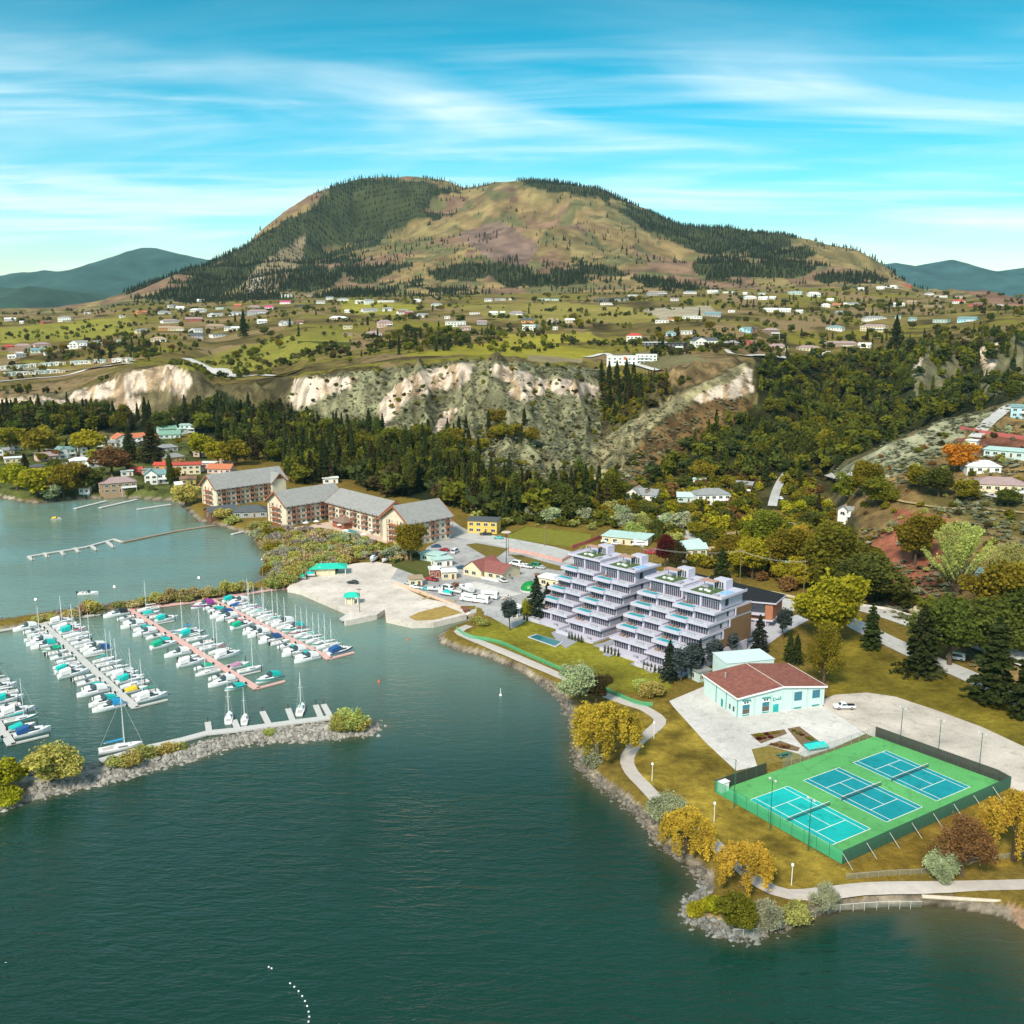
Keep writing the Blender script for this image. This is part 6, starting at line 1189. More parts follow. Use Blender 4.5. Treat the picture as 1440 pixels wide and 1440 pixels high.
def house(u, v, wp, wc, rc, rt='g', st=1, lab='', rz=None, lo=0, name='house', group=None, cat='house', pos=None):
    g = pos or G(u, v, lo)
    if g is None: return None
    x, y, z = g; d = y*cP-(z-CH)*sP; k = d/F; w = wp*k; rng = random.Random(int(u*7+v*13)); w = max(w, 3.5)
    D = min(max(w*.62, 5), 13); h = (2.9*st+.3)*(1 if y < 850 else 1.1); az = math.atan2(x, y); rz = (-az+rng.uniform(-.45, .45)) if rz is None else rz; wm = mat('wall_'+WC[wc][0].replace(' ', '_'), WC[wc][1], .8, .1, .5); rm = mat('roof_'+RC[rc][0].replace(' ', '_'), RC[rc][1], .85, .16, .7)
    o = empty(name, (x, y, z-.1), rz, lab, cat, group); X0, X1 = -w/2, w/2
    zs = [hz1(x+cos(rz)*a-sin(rz)*b_, y+sin(rz)*a+cos(rz)*b_) for a, b_ in ((X0,0),(X1,0),(X1,D),(X0,D))]; base = min(zs)-z-.4; o.location.z = max(z-.1, sum(zs)/4); base = min(zs)-o.location.z-.6
    rise = min(D*.24, 2.6); e = .55
    if rt == 'g':
        m = MB(); m.add([(X0,0,base),(X1,0,base),(X1,D,base),(X0,D,base),(X0,0,h),(X1,0,h),(X1,D,h),(X0,D,h),(X0,D/2,h+rise-.1),(X1,D/2,h+rise-.1)], [(0,1,5,4),(1,2,6,9,5),(2,3,7,6),(3,0,4,8,7)]); m.build('wall', wm, o)
        zz = h-e*rise/(D/2); m = MB(); m.add([(X0-e,-e,zz),(X1+e,-e,zz),(X1+e,D/2,h+rise),(X0-e,D/2,h+rise),(X1+e,D+e,zz),(X0-e,D+e,zz)]+[(X0-e,-e,zz+.25),(X1+e,-e,zz+.25),(X1+e,D/2,h+rise+.25),(X0-e,D/2,h+rise+.25),(X1+e,D+e,zz+.25),(X0-e,D+e,zz+.25)], [(6,7,8,9),(9,8,10,11),(0,1,7,6),(1,2,8,7),(2,4,10,8),(0,6,9,3),(3,9,11,5),(0,3,2,1),(3,5,4,2)]); rf = m.build('roof', rm, o)
    elif rt == 'x':      # gable end to the front plus a side wing
        m = MB(); a, b_ = X0, X0+w*.5; m.add([(a,-1.5,base),(b_,-1.5,base),(b_,D,base),(a,D,base),(a,-1.5,h),(b_,-1.5,h),(b_,D,h),(a,D,h),((a+b_)/2,-1.5,h+rise*1.2),((a+b_)/2,D,h+rise*1.2)], [(0,1,5,8,4),(1,2,6,5),(2,3,7,9,6),(3,0,4,7)]); m.add([(b_,0,base),(X1,0,base),(X1,D,base),(b_,D,base),(b_,0,h),(X1,0,h),(X1,D,h),(b_,D,h),(X1,D/2,h+rise)], [(0,1,5,4),(1,2,6,8,5),(2,3,7,6)]); m.build('wall', wm, o)
        xm = (a+b_)/2; zt = h+rise*1.2+.15; ze = h-.3; m = MB(); m.add([(a-e,-1.5-e,ze),(xm,-1.5-e,zt),(xm,D+e,zt),(a-e,D+e,ze),(b_+e,-1.5-e,ze),(b_+e,D+e,ze)], [(0,1,2,3),(1,4,5,2)]); m.add([(xm+.3,-e,ze+.03),(X1+e,-e,ze+.03),(X1+e,D/2,h+rise+.1),(xm+.3,D/2,h+rise+.1),(X1+e,D+e,ze+.03),(xm+.3,D+e,ze+.03)], [(0,1,2,3),(3,2,4,5)]); rf = m.build('roof', rm, o)
    elif rt == 'h':
        m = MB(); m.box(X0, X1, 0, D, base, h); m.build('wall', wm, o); q = D/2*.9; m = MB(); zz = h-.15; m.add([(X0-e,-e,zz),(X1+e,-e,zz),(X1+e,D+e,zz),(X0-e,D+e,zz),(X0+q,D/2,h+rise),(X1-q,D/2,h+rise)], [(0,1,5,4),(1,2,5),(2,3,4,5),(3,0,4),(0,3,2,1)]); rf = m.build('roof', rm, o)
    else:
        m = MB(); m.box(X0, X1, 0, D, base, h); m.build('wall', wm, o); m = MB(); m.box(X0-.5, X1+.5, -.6, D+.3, h, h+.35); rf = m.build('roof', rm, o)
    n = max(2, int(w/3.6)); yy = -.05
    for s_ in range(st):
        for i in range(n):
            xx = X0+w*(i+.5)/n; yf = -1.55 if (rt == 'x' and xx < X0+w*.5) else yy
            if s_ == 0 and i == n//2: put_win(o, xx, yf, .15, 0, 1.0, 2.1, mat('door_brown', (.15,.07,.04), .6), 'door')
            else: put_win(o, xx, yf, .9+2.9*s_, 0, min(1.9, w/n*.55), 1.35)
        put_win(o, X1+.05, D*.4, .9+2.9*s_, pi/2); put_win(o, X0-.05, D*.5, .9+2.9*s_, -pi/2)
    if rng.random() < .5 and wp > 10 and rt != 'f': m = MB(); m.box(X0+w*.3, X0+w*.3+.8, D*.55, D*.55+.7, h, h+rise+1.0); m.build('chimney', MATS.get('red_brick') or wm, rf)
    if rt != 'f' and st > 1 or rng.random() < .25:
        zf = 2.9*(st-1)+.05; m = MB(); dy = -2.0 if rt != 'x' else -2.0; xa, xb = (X0+w*.52, X1-.2); m.box(xa, xb, dy, -.11, zf-.2, zf); m.box(xa, xb, dy, dy+.08, zf+.002, zf+.9); [m.box(q, q+.15, dy+.1, dy+.25, base, zf-.203) for q in (xa+.1, xb-.3)]; m.build('deck', WHITE, o)
    return o
RT_W = {'g': 'gabled', 'x': 'L-shaped gabled', 'h': 'hipped', 'f': 'flat'}
PEND = []
def hs(place, k, ox, oy, txt, lo=0, group=None):
    """x,y,w,codes : wall colour, roof colour, roof form, storeys"""
    for e in txt.split():
        x, y, w, c = e.split(','); PEND.append((ox+float(x)*k, oy+float(y)*k, float(w)*k, c, place, lo, group))
VG = 'houses of the lakeside village'; BG = 'houses on the bench'
hs('in the lakeside village', .2083, 0, 580, '150,250,85,wog1 25,310,60,wgx2 95,340,90,cwf1 125,390,80,tdh1 250,398,70,tdh1 330,325,115,pmg1 455,308,90,wtx2 590,290,75,wdx2 350,252,50,gmg1 685,230,50,wgg2 745,260,70,cgh2 890,225,170,wox2 685,300,80,tag1 545,355,100,cwh1 450,395,100,wgh1 650,370,80,wlg1 570,557,55,wag1 1065,482,130,wtx2 1250,420,160,crf2 1090,388,80,org1 1180,333,120,ogh1 920,418,60,rrg1 1270,485,80,ybg1 1210,522,35,wwg1 1145,175,110,evg1 1265,140,80,elf2 1140,265,100,ggh1 1330,400,70,wof1 1420,270,50,wgg1 860,430,60,wwf1 1000,420,60,pgf1 70,280,40,gdg1 1360,300,90,pwf1', 0, VG)
hs('at the wooded end of the village', .3333, 0, 560, '930,135,58,ldg1 945,203,80,wdx1 985,240,70,tgg1 1095,200,30,wwf1 790,148,50,elf1 710,150,60,evg1 1395,360,50,wwf1', 0, VG)
hs('behind the upper resort wing', .1111, 270, 640, '340,235,240,pog1 420,200,120,ogf1 200,160,150,pwf1 450,130,120,pag1', 0, VG)
hs('at the ravine mouth', .2083, 860, 640, '195,302,210,wgx1 520,320,150,elg1 690,340,230,wgh2 890,268,110,bgg2 590,200,80,wlf1 1190,520,120,wmh1 1270,400,60,ggg1 560,725,170,cll2 750,705,170,cag1 840,580,110,taf1 1150,765,150,gdg1 1210,775,90,elg1 770,450,60,tag1', 0, 'houses at the ravine mouth')
hs('on the hillside at the right', .3056, 1000, 540, '1360,345,200,elf1 1255,412,150,wwh1 1335,500,220,cmh1 1415,158,70,ltg2 625,628,80,wgx1 1215,905,110,elh1 1195,292,45,wwf1', 0, 'houses on the right hillside')
L1 = 'on the far left bench'
hs(L1, .2083, 0, 400, '70,247,70,wwg1 145,265,25,wwg1 435,250,85,wgh2 320,265,60,rbg1 590,200,40,wwf1 830,225,35,wwf1 965,200,75,oox1 1115,200,80,wgh1 1215,180,55,wwg2 1340,185,110,wwh1 1170,158,60,wgg1 1350,118,50,wwg1 1160,260,120,wmh1 1310,248,110,rmg1 970,327,90,chh1 1070,387,100,cah1 1130,312,110,oag1 1190,312,100,cah1 1320,325,90,wgx1 1325,362,90,gdg1 810,397,45,elf1 530,432,110,wgx2 440,442,60,wwg1 150,432,110,tmh1 60,435,50,rrg1 110,462,100,tbg1 290,425,100,pmh1 260,462,90,etg1 80,502,40,wwg1 140,492,60,wgg1 320,478,30,wwg1 700,410,40,wgf1 660,400,40,wwf1', 880, BG)
hs('behind the bench meadow', .2083, 280, 400, '590,88,70,wwf2 740,88,55,nnf2 580,132,75,wfg1 690,152,80,kdf1 820,130,60,wgg1 880,102,50,wgg1 970,112,80,wgh1 1080,130,60,wwf2 1150,133,60,wgg2 1260,120,120,wgf1 1005,192,50,wwg1 1160,185,110,wgg1 1270,180,70,wgg1 1380,192,60,wgg1 1420,202,50,rmg1 940,240,120,pwh1 595,275,85,wgx1 680,268,50,bbg1 1005,302,60,cpf1 1005,348,60,taf1 1260,288,95,pmh2 1180,352,110,wmh1 430,262,60,wwg1 110,300,130,tah1 140,355,100,wtf1 200,310,60,wgg1 245,308,50,wwg1 395,205,140,gmh2 370,165,80,mmh1 250,208,110,wgh1 470,168,60,mfg1 110,218,100,wgx1 140,168,60,etf1 20,188,50,wgg1 260,152,50,ror1'.replace('cpf','cwf').replace('mmh','tmh').replace('mfg','wfg').replace('ror','rog'), 880, BG)
hs('along the middle of the bench', .2222, 560, 400, '115,112,60,wwh1 245,138,70,wgh1 30,188,60,wbg1 150,208,70,wgg1 310,218,35,wwf1 485,190,65,wrf1 605,192,50,wwg1 745,192,90,gmh1 660,190,30,wwg1 570,108,50,wgg1 645,102,70,gwf1 720,100,40,wwf1 925,102,70,elf1 990,102,50,enf1 1300,112,110,kgf2 1400,107,80,ggf1 1320,130,80,wwf1 370,268,120,wwf2 430,292,60,pag1 530,255,60,gmg1 820,245,80,odg1 825,292,90,wlf2 985,242,60,cag1 1090,243,60,cwg1 993,287,30,wwf1', 880, BG)
hs('on the wooded right bench', .2083, 860, 390, '60,152,110,kgf1 150,128,60,wgf1 310,122,130,gah2 430,160,50,wpg1 530,112,90,wgh1 680,108,75,wwf2 790,107,80,wbf1 900,117,30,wwg1 1015,117,45,elf1 940,147,80,wwh1 1020,152,60,wwg1 1085,147,40,wwg1 1245,117,85,elf2 1370,132,80,wwh2 810,237,45,wwf1 1070,235,90,wwg1 1165,235,85,wwg1 1265,242,45,wwg1 545,280,130,wwf1 680,265,110,gtg1 340,308,90,wwf1 410,295,60,obg1 400,395,65,llh1 525,385,80,wwf1'.replace('wpg','wmg').replace('llh','lth').replace('obg','obg'), 880, BG)
hs('on the edge above the ravine', .2083, 860, 390, '150,435,100,wrh2 290,465,160,kwf1 430,495,120,kdf2 640,475,170,wdx2 800,465,110,bgh1 900,370,75,ltx1 960,368,60,bdx1 1075,395,120,bmh2 930,458,60,rbx1 1125,490,130,cmh1 1335,497,140,cmh1'.replace('bmh','bmh'), 800, BG)
hs('on the right bench end', .2083, 1140, 370, '30,217,70,wlf1 130,257,45,wwg1 100,297,60,wwh1 170,295,60,tog1 260,290,110,wgx1 195,345,50,ggg1 155,455,110,wth1 415,462,170,cmh2 440,385,150,wgh1 210,562,220,tmh1 30,592,70,cmh1 360,572,80,wwg1 70,630,120,wwf1 540,167,80,wwh1 640,155,70,rbg1 470,177,50,wwg1 590,292,90,wwg1 680,277,60,tag1 820,297,120,taf1 590,377,35,etg1 690,392,50,etg1 870,402,95,elf1 1050,397,120,ltg1 1000,272,80,wrh1 1110,292,100,rbg1 1260,287,80,tbh1 1070,107,35,wyg1 870,137,45,wwg1 735,127,40,elg1 800,217,60,wgh1 880,232,80,wwf1 995,237,60,pwf1 340,182,40,wwg1'.replace('wyg','wbg'), 800, BG)
cnt = {}; out_ = []
for (u, v, w, c, place, lo, grp) in sorted(PEND, key=lambda q: q[0]):
    rt = c[2] if c[2] in 'gxhf' else 'g'; rcx = c[1] if c[1] in RC else 'g'; wcx = c[0] if c[0] in WC else 't'; st = int(c[3]) if c[3].isdigit() else 1
    key = (WC[wcx][0], RC[rcx][0], RT_W[rt], place); i = cnt.get(key, 0); cnt[key] = i+1; out_.append((u, v, w, wcx, rcx, rt, st, key, i, lo, grp))
for (u, v, w, wcx, rcx, rt, st, key, i, lo, grp) in out_:
    base_ = 'small ' if w < 11 and cnt[key] == 1 else ''
    l = base_+'%s house with %s %s roof' % (key[0], key[1], key[2])
    l += (', '+ordn(i)+' from left ' if cnt[key] > 1 else ' ')+key[3]
    house(u, v, w*(1.25 if grp == VG else 1.0), wcx, rcx, rt, st, l, None, lo, group=grp)
for (u, v) in [(270,446)]: pass
# the big lakeside lodge, the white hotel on the edge, sheds of the yard
lg = house(170, 697, 44, 't', 'm', 'h', 2, 'large cream lodge with mauve hipped roofs and decks on the village beach', .5)
house(152, 697, 20, 't', 'm', 'h', 2, 'side pavilion of the cream lodge, nearest the beach end', .5)
g = G(888, 512, 780)
wh = empty('cliff_top_hotel', (g[0]-23, g[1], g[2]), -.1, 'long white flat roofed hotel on the cliff edge above the scrub ridge', 'hotel')
wm_ = mat('wall_white', (.7,)*3); 
for (a, b_, y0, h) in ((0,15,4,6.8),(15.003,27,1.5,7.2),(27.003,46,0,8.6)):
    bx(wh, 'wall', wm_, (a, b_, y0, y0+11, -7, h)); bx(wh, 'roof', WHITE, (a-.3, b_+.3, y0-.3, y0+11.3, h+.003, h+.35))
    for f in range(3 if a > 20 else 2):
        for i in range(3 if a < 20 else 5):
            xx = a+(b_-a)*(i+.5)/(3 if a < 20 else 5); put_win(wh, xx, y0-.05, .8+(2.8 if a > 20 else 3.2)*f, 0, 1.8, 1.5, mat('teal_glass', (.04,.14,.14), .2))
for f in range(3): bx(wh, 'balcony', WHITE, (28, 40, -1.6, -.02, f*2.8+.2, f*2.8+.4), (28, 40, -1.6, -1.5, f*2.8+.401, f*2.8+1.1))
for q in (28.1, 34, 39.7): bx(wh, 'pillar', WHITE, (q, q+.3, -1.62, -1.45, -5, 8.2))
bx(wh, 'panel', mat('orange_panel', (.55,.14,.03), .7), (15.5, 18, 1.35, 1.497, 4.2, 6.5))
# trailer rows on the left bench
i = 0
for (u0, v0, u1, v1, n) in ((2,520,92,513,13),(8,529,92,524,10),(100,513,148,510,7),(158,510,186,508,4)):
    for k in range(n):
        u = u0+(u1-u0)*(k+.5)/n; v = v0+(v1-v0)*(k+.5)/n
        house(u, v, 7.5, 'wwcwe'[i % 5], 'wwgwl'[i % 5], 'f', 1, ordn(k)+' mobile home from the left in the '+{520:'upper long',529:'lower',513:'middle',510:'short right'}[v0]+' row on the bench', None, 850, 'mobile_home', 'mobile homes on the bench', 'mobile home'); i += 1
# grey lakeside restaurant by the resort
g = G(345, 728); house(352, 728, 46, 'g', 'd', 'h', 1, 'dark grey roofed restaurant with arched white windows before the upper resort wing', radians(10)); house(316, 727, 40, 'b', 'd', 'g', 1, 'low brown building with a sloping dark roof left of the grey restaurant', radians(38))
bx(None, 'x', WHITE, (0,0,0,0,0,0)) if False else None
for u, v, w, wc, rc, rt, st, l, rz in [(678,750,42,'y','d','f',2,'yellow two storey building with flat dark roof beside the main street',radians(-12)),(680,812,66,'c','q','x',1,'cream workshop with a dark reddish roof in the middle of the yard',radians(-38)),(632,815,20,'c','w','f',1,'small cream cabin with a flat roof left of the workshop',radians(10)),(612,812,14,'r','w','f',1,'little red kiosk between the turquoise shop and the cabin',radians(10)),
    (585,825,18,'c','a','f',1,'small cream shed behind the white parked truck',radians(10)),(604,790,32,'e','l','f',1,'white and turquoise shop with dark windows beside the hedge garden',radians(-30)),(624,797,26,'w','l','f',1,'low pale turquoise shed next to the shop',radians(25)),(772,825,36,'c','w','f',1,'low cream building with a white flat roof beside the left apartment block',radians(-35)),(600,722,30,'g','g','h',1,'grey roofed building behind the last resort gable',radians(-45)),
    (618,722,22,'r','r','h',1,'small building with a red tiled roof behind the last resort gable',radians(20)),(877,766,64,'c','l','f',1,'long open fronted cream shed with a pale turquoise roof behind the apartment blocks',radians(-24)),(975,785,32,'c','l','g',2,'cream shed with a pale turquoise roof beside the dark red tree',radians(30)),(155,697-10,10,'w','w','f',1,'small white boat shed on the village beach',None),(990,958,20,'e','g','f',1,'small mossy roofed outbuilding between the birches and the hall',radians(30)),(722,868,14,'e','w','f',1,'little pale shed between the yard and the lawn',radians(-30))]:
    house(u, v, w, wc, rc, rt, st, l, rz, name='house' if st > 1 else 'outbuilding', cat='building')
# green roofed harbour shelter and turquoise kiosk on the quay
def shelter(u, v, w, d, h, c, label, hip=True, rz=0):
    x, y = un(u, v, 2); o = empty('shelter', (x, y, 2.05), rz, label, 'shelter'); m = MB(); e = .8
    [m.box(a-.12, a+.12, b_-.12, b_+.12, 0, h) for a in (-w/2, 0, w/2) for b_ in (-d/2, d/2)]; m.build('post', WHITE, o); m = MB()
    m.add([(-w/2-e,-d/2-e,h),(w/2+e,-d/2-e,h),(w/2+e,d/2+e,h),(-w/2-e,d/2+e,h),(-w/4,0,h+1.5),(w/4,0,h+1.5)], [(0,1,5,4),(1,2,5),(2,3,4,5),(3,0,4),(0,3,2,1)]); m.build('roof', c, o); m = MB(); m.box(-w/2+.2, w/2*.4, -d/2+.3, d/2-.3, 0, h-.1); m.build('wall', mat('wall_cream', WC['c'][1]), o); return o
shelter(462, 806, 14, 7, 2.8, mat('turquoise_roof', (.02,.48,.36), .6, .08), 'turquoise green hipped harbour building at the back of the boat launch lot', rz=.15)
shelter(495, 848, 4.5, 3.5, 2.8, mat('turquoise_roof', (.02,.48,.36)), 'small white and turquoise ticket kiosk near the quay edge', rz=.1)
x, y = un(746, 830, 2)
m = MB(); R_ = 3.4; V = []; F_ = []
for i in range(6):
    a = pi/2*i/5
    for j in range(16): V.append((R_*cos(a)*cos(2*pi*j/16)*1.15, R_*cos(a)*sin(2*pi*j/16), .4+R_*sin(a)*.95))
for i in range(5):
    for j in range(16): F_.append((i*16+j, i*16+(j+1) % 16, (i+1)*16+(j+1) % 16, (i+1)*16+j))
o = empty('domed_tank', (x, y, 2.08), 0, 'bright green dome standing in the yard beside the left apartment block', 'dome'); m.add(V, F_); m.build('dome', mat('dome_green', (.01,.20,.04), .4, .08), o); m = MB(); m.cyl(0, 0, 0, .4, 4.1, n=20); m.build('base', CONC, o)
# ------------------------------------------------------------------ vehicles
CC = {'w': ('white', (.75,.75,.76)), 'k': ('black', (.02,.022,.025)), 'b': ('dark blue', (.02,.07,.16)), 'r': ('red', (.42,.03,.04)), 's': ('silver', (.45,.47,.48)), 'e': ('turquoise', (.10,.45,.45)), 'm': ('maroon', (.16,.015,.02)), 'g': ('green', (.02,.22,.09))}
def car(kind, c, x, y, z, rz, label, group=None):
    nm = {'car': 'parked_car', 'pickup': 'pickup_truck', 'van': 'parked_van', 'rv': 'motorhome'}[kind]; o = empty(nm, (x, y, z), rz, label, {'car': 'car', 'pickup': 'pickup truck', 'van': 'van', 'rv': 'motorhome'}[kind], group)
    L_, Wd, zt = {'car': (4.5, 1.8, 1.45), 'pickup': (5.8, 2.0, 1.85), 'van': (5.4, 2.0, 2.3), 'rv': (7.2, 2.4, 3.0)}[kind]; bm = mat('paint_'+CC[c][0].replace(' ', '_'), CC[c][1], .3, .03, 1, 0, .5); h = L_/2; w = Wd/2
    if kind == 'car': prof = [(-h,.3),(-h,.85),(-h*.92,.95),(-h*.72,1.0),(h*.38,.98),(h*.92,.78),(h,.6),(h,.3)]; cab = [(-h*.78,.99),(-h*.5,1.42),(h*.05,1.45),(h*.42,.98)]
    elif kind == 'pickup': prof = [(-h,.5),(-h,1.15),(h*.45,1.15),(h*.93,1.05),(h,.85),(h,.5)]; cab = [(-h*.18,1.15),(-h*.12,1.8),(h*.28,1.82),(h*.5,1.15)]
    elif kind == 'van': prof = [(-h,.4),(-h,1.2),(h*.7,1.2),(h,1.0),(h,.4)]; cab = [(-h*.99,1.2),(-h*.97,2.25),(h*.35,2.25),(h*.68,1.2)]
    else: prof = [(-h,.5),(-h,1.6),(h*.7,1.6),(h,1.2),(h,.5)]; cab = [(-h,1.6),(-h,2.95),(h*.85,2.95),(h*.85,2.3),(h*.7,1.6)]
    def ext(p, w0, w1, nm2, mm, zc=None):
        m = MB(); n = len(p); V = [(w0 if i == 0 or 1 else w0, 0, 0) for i in range(0)]; zs = [q[1] for q in p]; z0, z1 = min(zs), max(zs)
        f = lambda q: w0+(w1-w0)*(q[1]-z0)/(z1-z0+1e-6); V = [(f(q), q[0], q[1]) for q in p]+[(-f(q), q[0], q[1]) for q in p]
        m.add(V, [tuple(range(n))[::-1], tuple(range(n, 2*n))]+[(i, (i+1) % n, n+(i+1) % n, n+i) for i in range(n)]); return m.build(nm2, mm, o)
    ext(prof, w, w*.96, 'body', bm); cb = ext(cab, w*.94, w*.78, 'cabin', bm)
    m = MB(); z0, z1 = cab[0][1], max(q[1] for q in cab)
    for s in (-1, 1):
        a, b_ = (cab[0][0]*.8, cab[-1][0]*.75) if kind != 'rv' else (-h*.7, h*.5); zz0, zz1 = (z0+.08, z1-.12) if kind != 'rv' else (1.7, 2.4)
        m.add([(s*(w*.94+.012),a,zz0),(s*(w*.94+.012),b_,zz0),(s*(w*.8+.03),b_*.55+.1,zz1),(s*(w*.8+.03),a*.75,zz1)], [(0,1,2,3)])
    f0 = cab[-1]; f1 = cab[-2]; m.add([(w*.82,f0[0]+.02,f0[1]+.06),(-w*.82,f0[0]+.02,f0[1]+.06),(-w*.72,f1[0]+.04,f1[1]-.06),(w*.72,f1[0]+.04,f1[1]-.06)], [(0,1,2,3)]); r0, r1 = cab[0], cab[1]; m.add([(w*.8,r0[0]-.02,r0[1]+.08),(-w*.8,r0[0]-.02,r0[1]+.08),(-w*.7,r1[0]-.03,r1[1]-.08),(w*.7,r1[0]-.03,r1[1]-.08)], [(0,1,2,3)]); m.build('window', GLS, cb)
    if kind == 'pickup': m = MB(); m.box(-w*.85, w*.85, -h*.97, -h*.22, 1.152, 1.17); m.build('cargo_bed', mat('black_bed', (.01,.01,.012), .7), o)
    for s in (-1, 1):
        for yy in (-h*.62, h*.6): m = MB(); rr = .34 if kind == 'car' else .42; m.tube((s*(w-.2),yy,rr), (s*(w+.03),yy,rr), rr, n=12); wh_ = m.build('wheel', mat('tyre', (.015,.015,.016), .8), o); m = MB(); m.tube((s*(w+.031),yy,rr), (s*(w+.045),yy,rr), rr*.55, n=8); m.build('rim', STEEL, wh_)
        m = MB(); m.box(s*w*.75-.16, s*w*.75+.16, h-.01, h+.03, .62, .8); m.build('headlight', LAMPW, o)
    return o
def carpx(kind, c, u, v, deg, label, group=None):
    g = G(u, v) or (*un(u, v, 2), 2); return car(kind, c, g[0], g[1], g[2]+.13, radians(deg), label, group)
carpx('pickup', 'w', 1187, 997, 90, 'white pickup truck with a black cargo bed on the gravel beside the hall'); 
for k, c, u, v, a, l in [('car','k',496,821,80,'dark estate car alone in the middle of the boat launch lot'),('car','b',613,770,100,'dark blue car by the last resort gable'),('car','e',701,758,75,'pale turquoise car on the main street beside the green field'),('car','m',558,783,10,'maroon car, left one of two under the shrubs'),('car','m',566,785,10,'maroon car, right one of two under the shrubs'),('pickup','k',683,753,90,'black truck in front of the yellow building'),
  ('van','w',725,795,60,'white van, leftmost in the row by the grass island'),('car','w',733,797,60,'white car, second in the row by the grass island'),('pickup','w',741,799,60,'white truck, third in the row by the grass island'),('van','g',752,798,50,'green covered van at the end of the row by the grass island'),('pickup','w',586,828,70,'white and black pickup parked by the cream shed'),('pickup','r',607,817,60,'red pickup beside the red kiosk'),
  ('rv','w',660,846,60,'long white motorhome, left one of three parked in the yard'),('rv','w',676,848,65,'long white motorhome, middle one of three parked in the yard'),('rv','w',688,842,70,'long white motorhome, right one of three parked in the yard'),('car','e',601,830,80,'turquoise covered car at the yard fence'),('car','w',866,766,80,'white car under the open shed roof'),('car','r',918,779,80,'red car, left one of two inside the red fence'),('car','r',926,777,80,'red car, right one of two inside the red fence'),
  ('van','w',853,763,90,'white trailer van in front of the open shed'),('rv','w',900,768,80,'white covered motorhome behind the red fence'),('car','w',930,728,70,'white car on the drive of the ravine houses'),('car','w',996,777,60,'white car in the pale drive behind the apartment blocks'),('car','w',1097,702,10,'white car on the lane into the ravine'),('car','r',832,698,80,'red car, leftmost on the bank road'),('car','w',843,699,85,'white car, middle one on the bank road'),('car','b',853,702,80,'blue car, rightmost on the bank road'),('van','w',1344,928,60,'white van half hidden under the dark trees on the lower road'),('car','k',468,803,60,'black car beside the turquoise harbour building')]:
    carpx(k, c, u, v, a, l, 'parked vehicles')
def yard_boat(u, v, kind, c, a, l, sc=1.): g = G(u, v); boat(kind, c, g[0], g[1], radians(a), l, sc, 'boats standing on land', g[2]+.9)
yard_boat(526, 789, 'c', 'r', 170, 'standing on the lot below the shrubs', 1.1); yard_boat(543, 790, 'm', 'w', 160, 'standing on land beside the hedge garden', 1.2)
yard_boat(640, 835, 'm', 'w', 60, 'stored in the yard left of the motorhomes'); yard_boat(626, 838, 'm', 't', 60, 'stored in the yard behind the wall'); yard_boat(612, 832, 'm', 'w', 80, 'stored in the yard beside the white pickup'); yard_boat(655, 832, 'c', 'w', 40, 'stored in the yard below the workshop')
yard_boat(432, 812, 'm', 't', 100, 'stored at the back of the boat launch lot'); yard_boat(446, 808, 'c', 'w', 100, 'stored just left of the turquoise harbour building'); yard_boat(420, 815, 'm', 'g', 80, 'stored at the corner by the pink walkway')
CR = ['stack of wooden pallets', 'blue plastic drum', 'pile of timber', 'rusty steel bin']
def clutter(u, v, kind, lab):
    g = G(u, v) or (*un(u, v, 2), 2); z = g[2]+.08; m = MB(); r_ = random.random()*3
    if kind == 0:
        for q in range(5): m.box(-.6, .6, -.5, .5, .16*q, .16*q+.11)
        o = m.build('pallet_stack', mat('pale_wood', (.42,.31,.2), .9, .2, 3), None, (g[0], g[1], z), r_)
    elif kind == 1:
        for q in range(3): m.cyl(0, 0, .3*q, .3*q+.29, .32, .32, 10); m.cyl(0, 0, .3*q+.29, .3*q+.3, .34, .34, 10)
        o = m.build('drum', mat('drum_blue', (.03,.12,.3), .5), None, (g[0], g[1], z), r_)
    elif kind == 2:
        for q in range(8): m.box(-2, 2, -.5+.25*(q % 4), -.3+.25*(q % 4), .2*(q//4), .2*(q//4)+.16)
        o = m.build('timber_pile', mat('pale_wood', (.42,.31,.2)), None, (g[0], g[1], z), r_)
    else:
        m.add([(-1.5,-.9,0),(1.5,-.9,0),(1.5,.9,0),(-1.5,.9,0),(-1.8,-1,1.3),(1.8,-1,1.3),(1.8,1,1.3),(-1.8,1,1.3)], [(0,3,2,1),(0,1,5,4),(1,2,6,5),(2,3,7,6),(3,0,4,7)]); m.box(-1.6, 1.6, -.9, .9, .9, 1.0); o = m.build('waste_bin', mat('bin_rust', (.20,.09,.06), .8, .3, 2), None, (g[0], g[1], z), r_)
    tag(o, lab, {0: 'pallets', 1: 'drum', 2: 'timber', 3: 'bin'}[kind], 'things standing about in the yard')
for k, u, v, l in [(0,592,835,'wooden pallet stack beside the white pickup'),(2,600,842,'timber pile by the peach wall'),(1,618,826,'blue drum below the red kiosk'),(3,640,825,'rusty open bin in front of the small cabin'),(0,648,828,'wooden pallet stack right of the rusty bin'),(2,668,837,'timber pile above the motorhomes'),(3,655,860,'rusty open bin at the near corner of the yard'),(1,700,836,'blue drum right of the motorhomes'),(0,712,842,'wooden pallet stack near the small pale shed'),(2,634,845,'timber pile left of the motorhomes'),(3,757,812,'rusty open bin near the green dome'),(1,720,815,'blue drum beside the workshop')]: clutter(u, v, k, l)
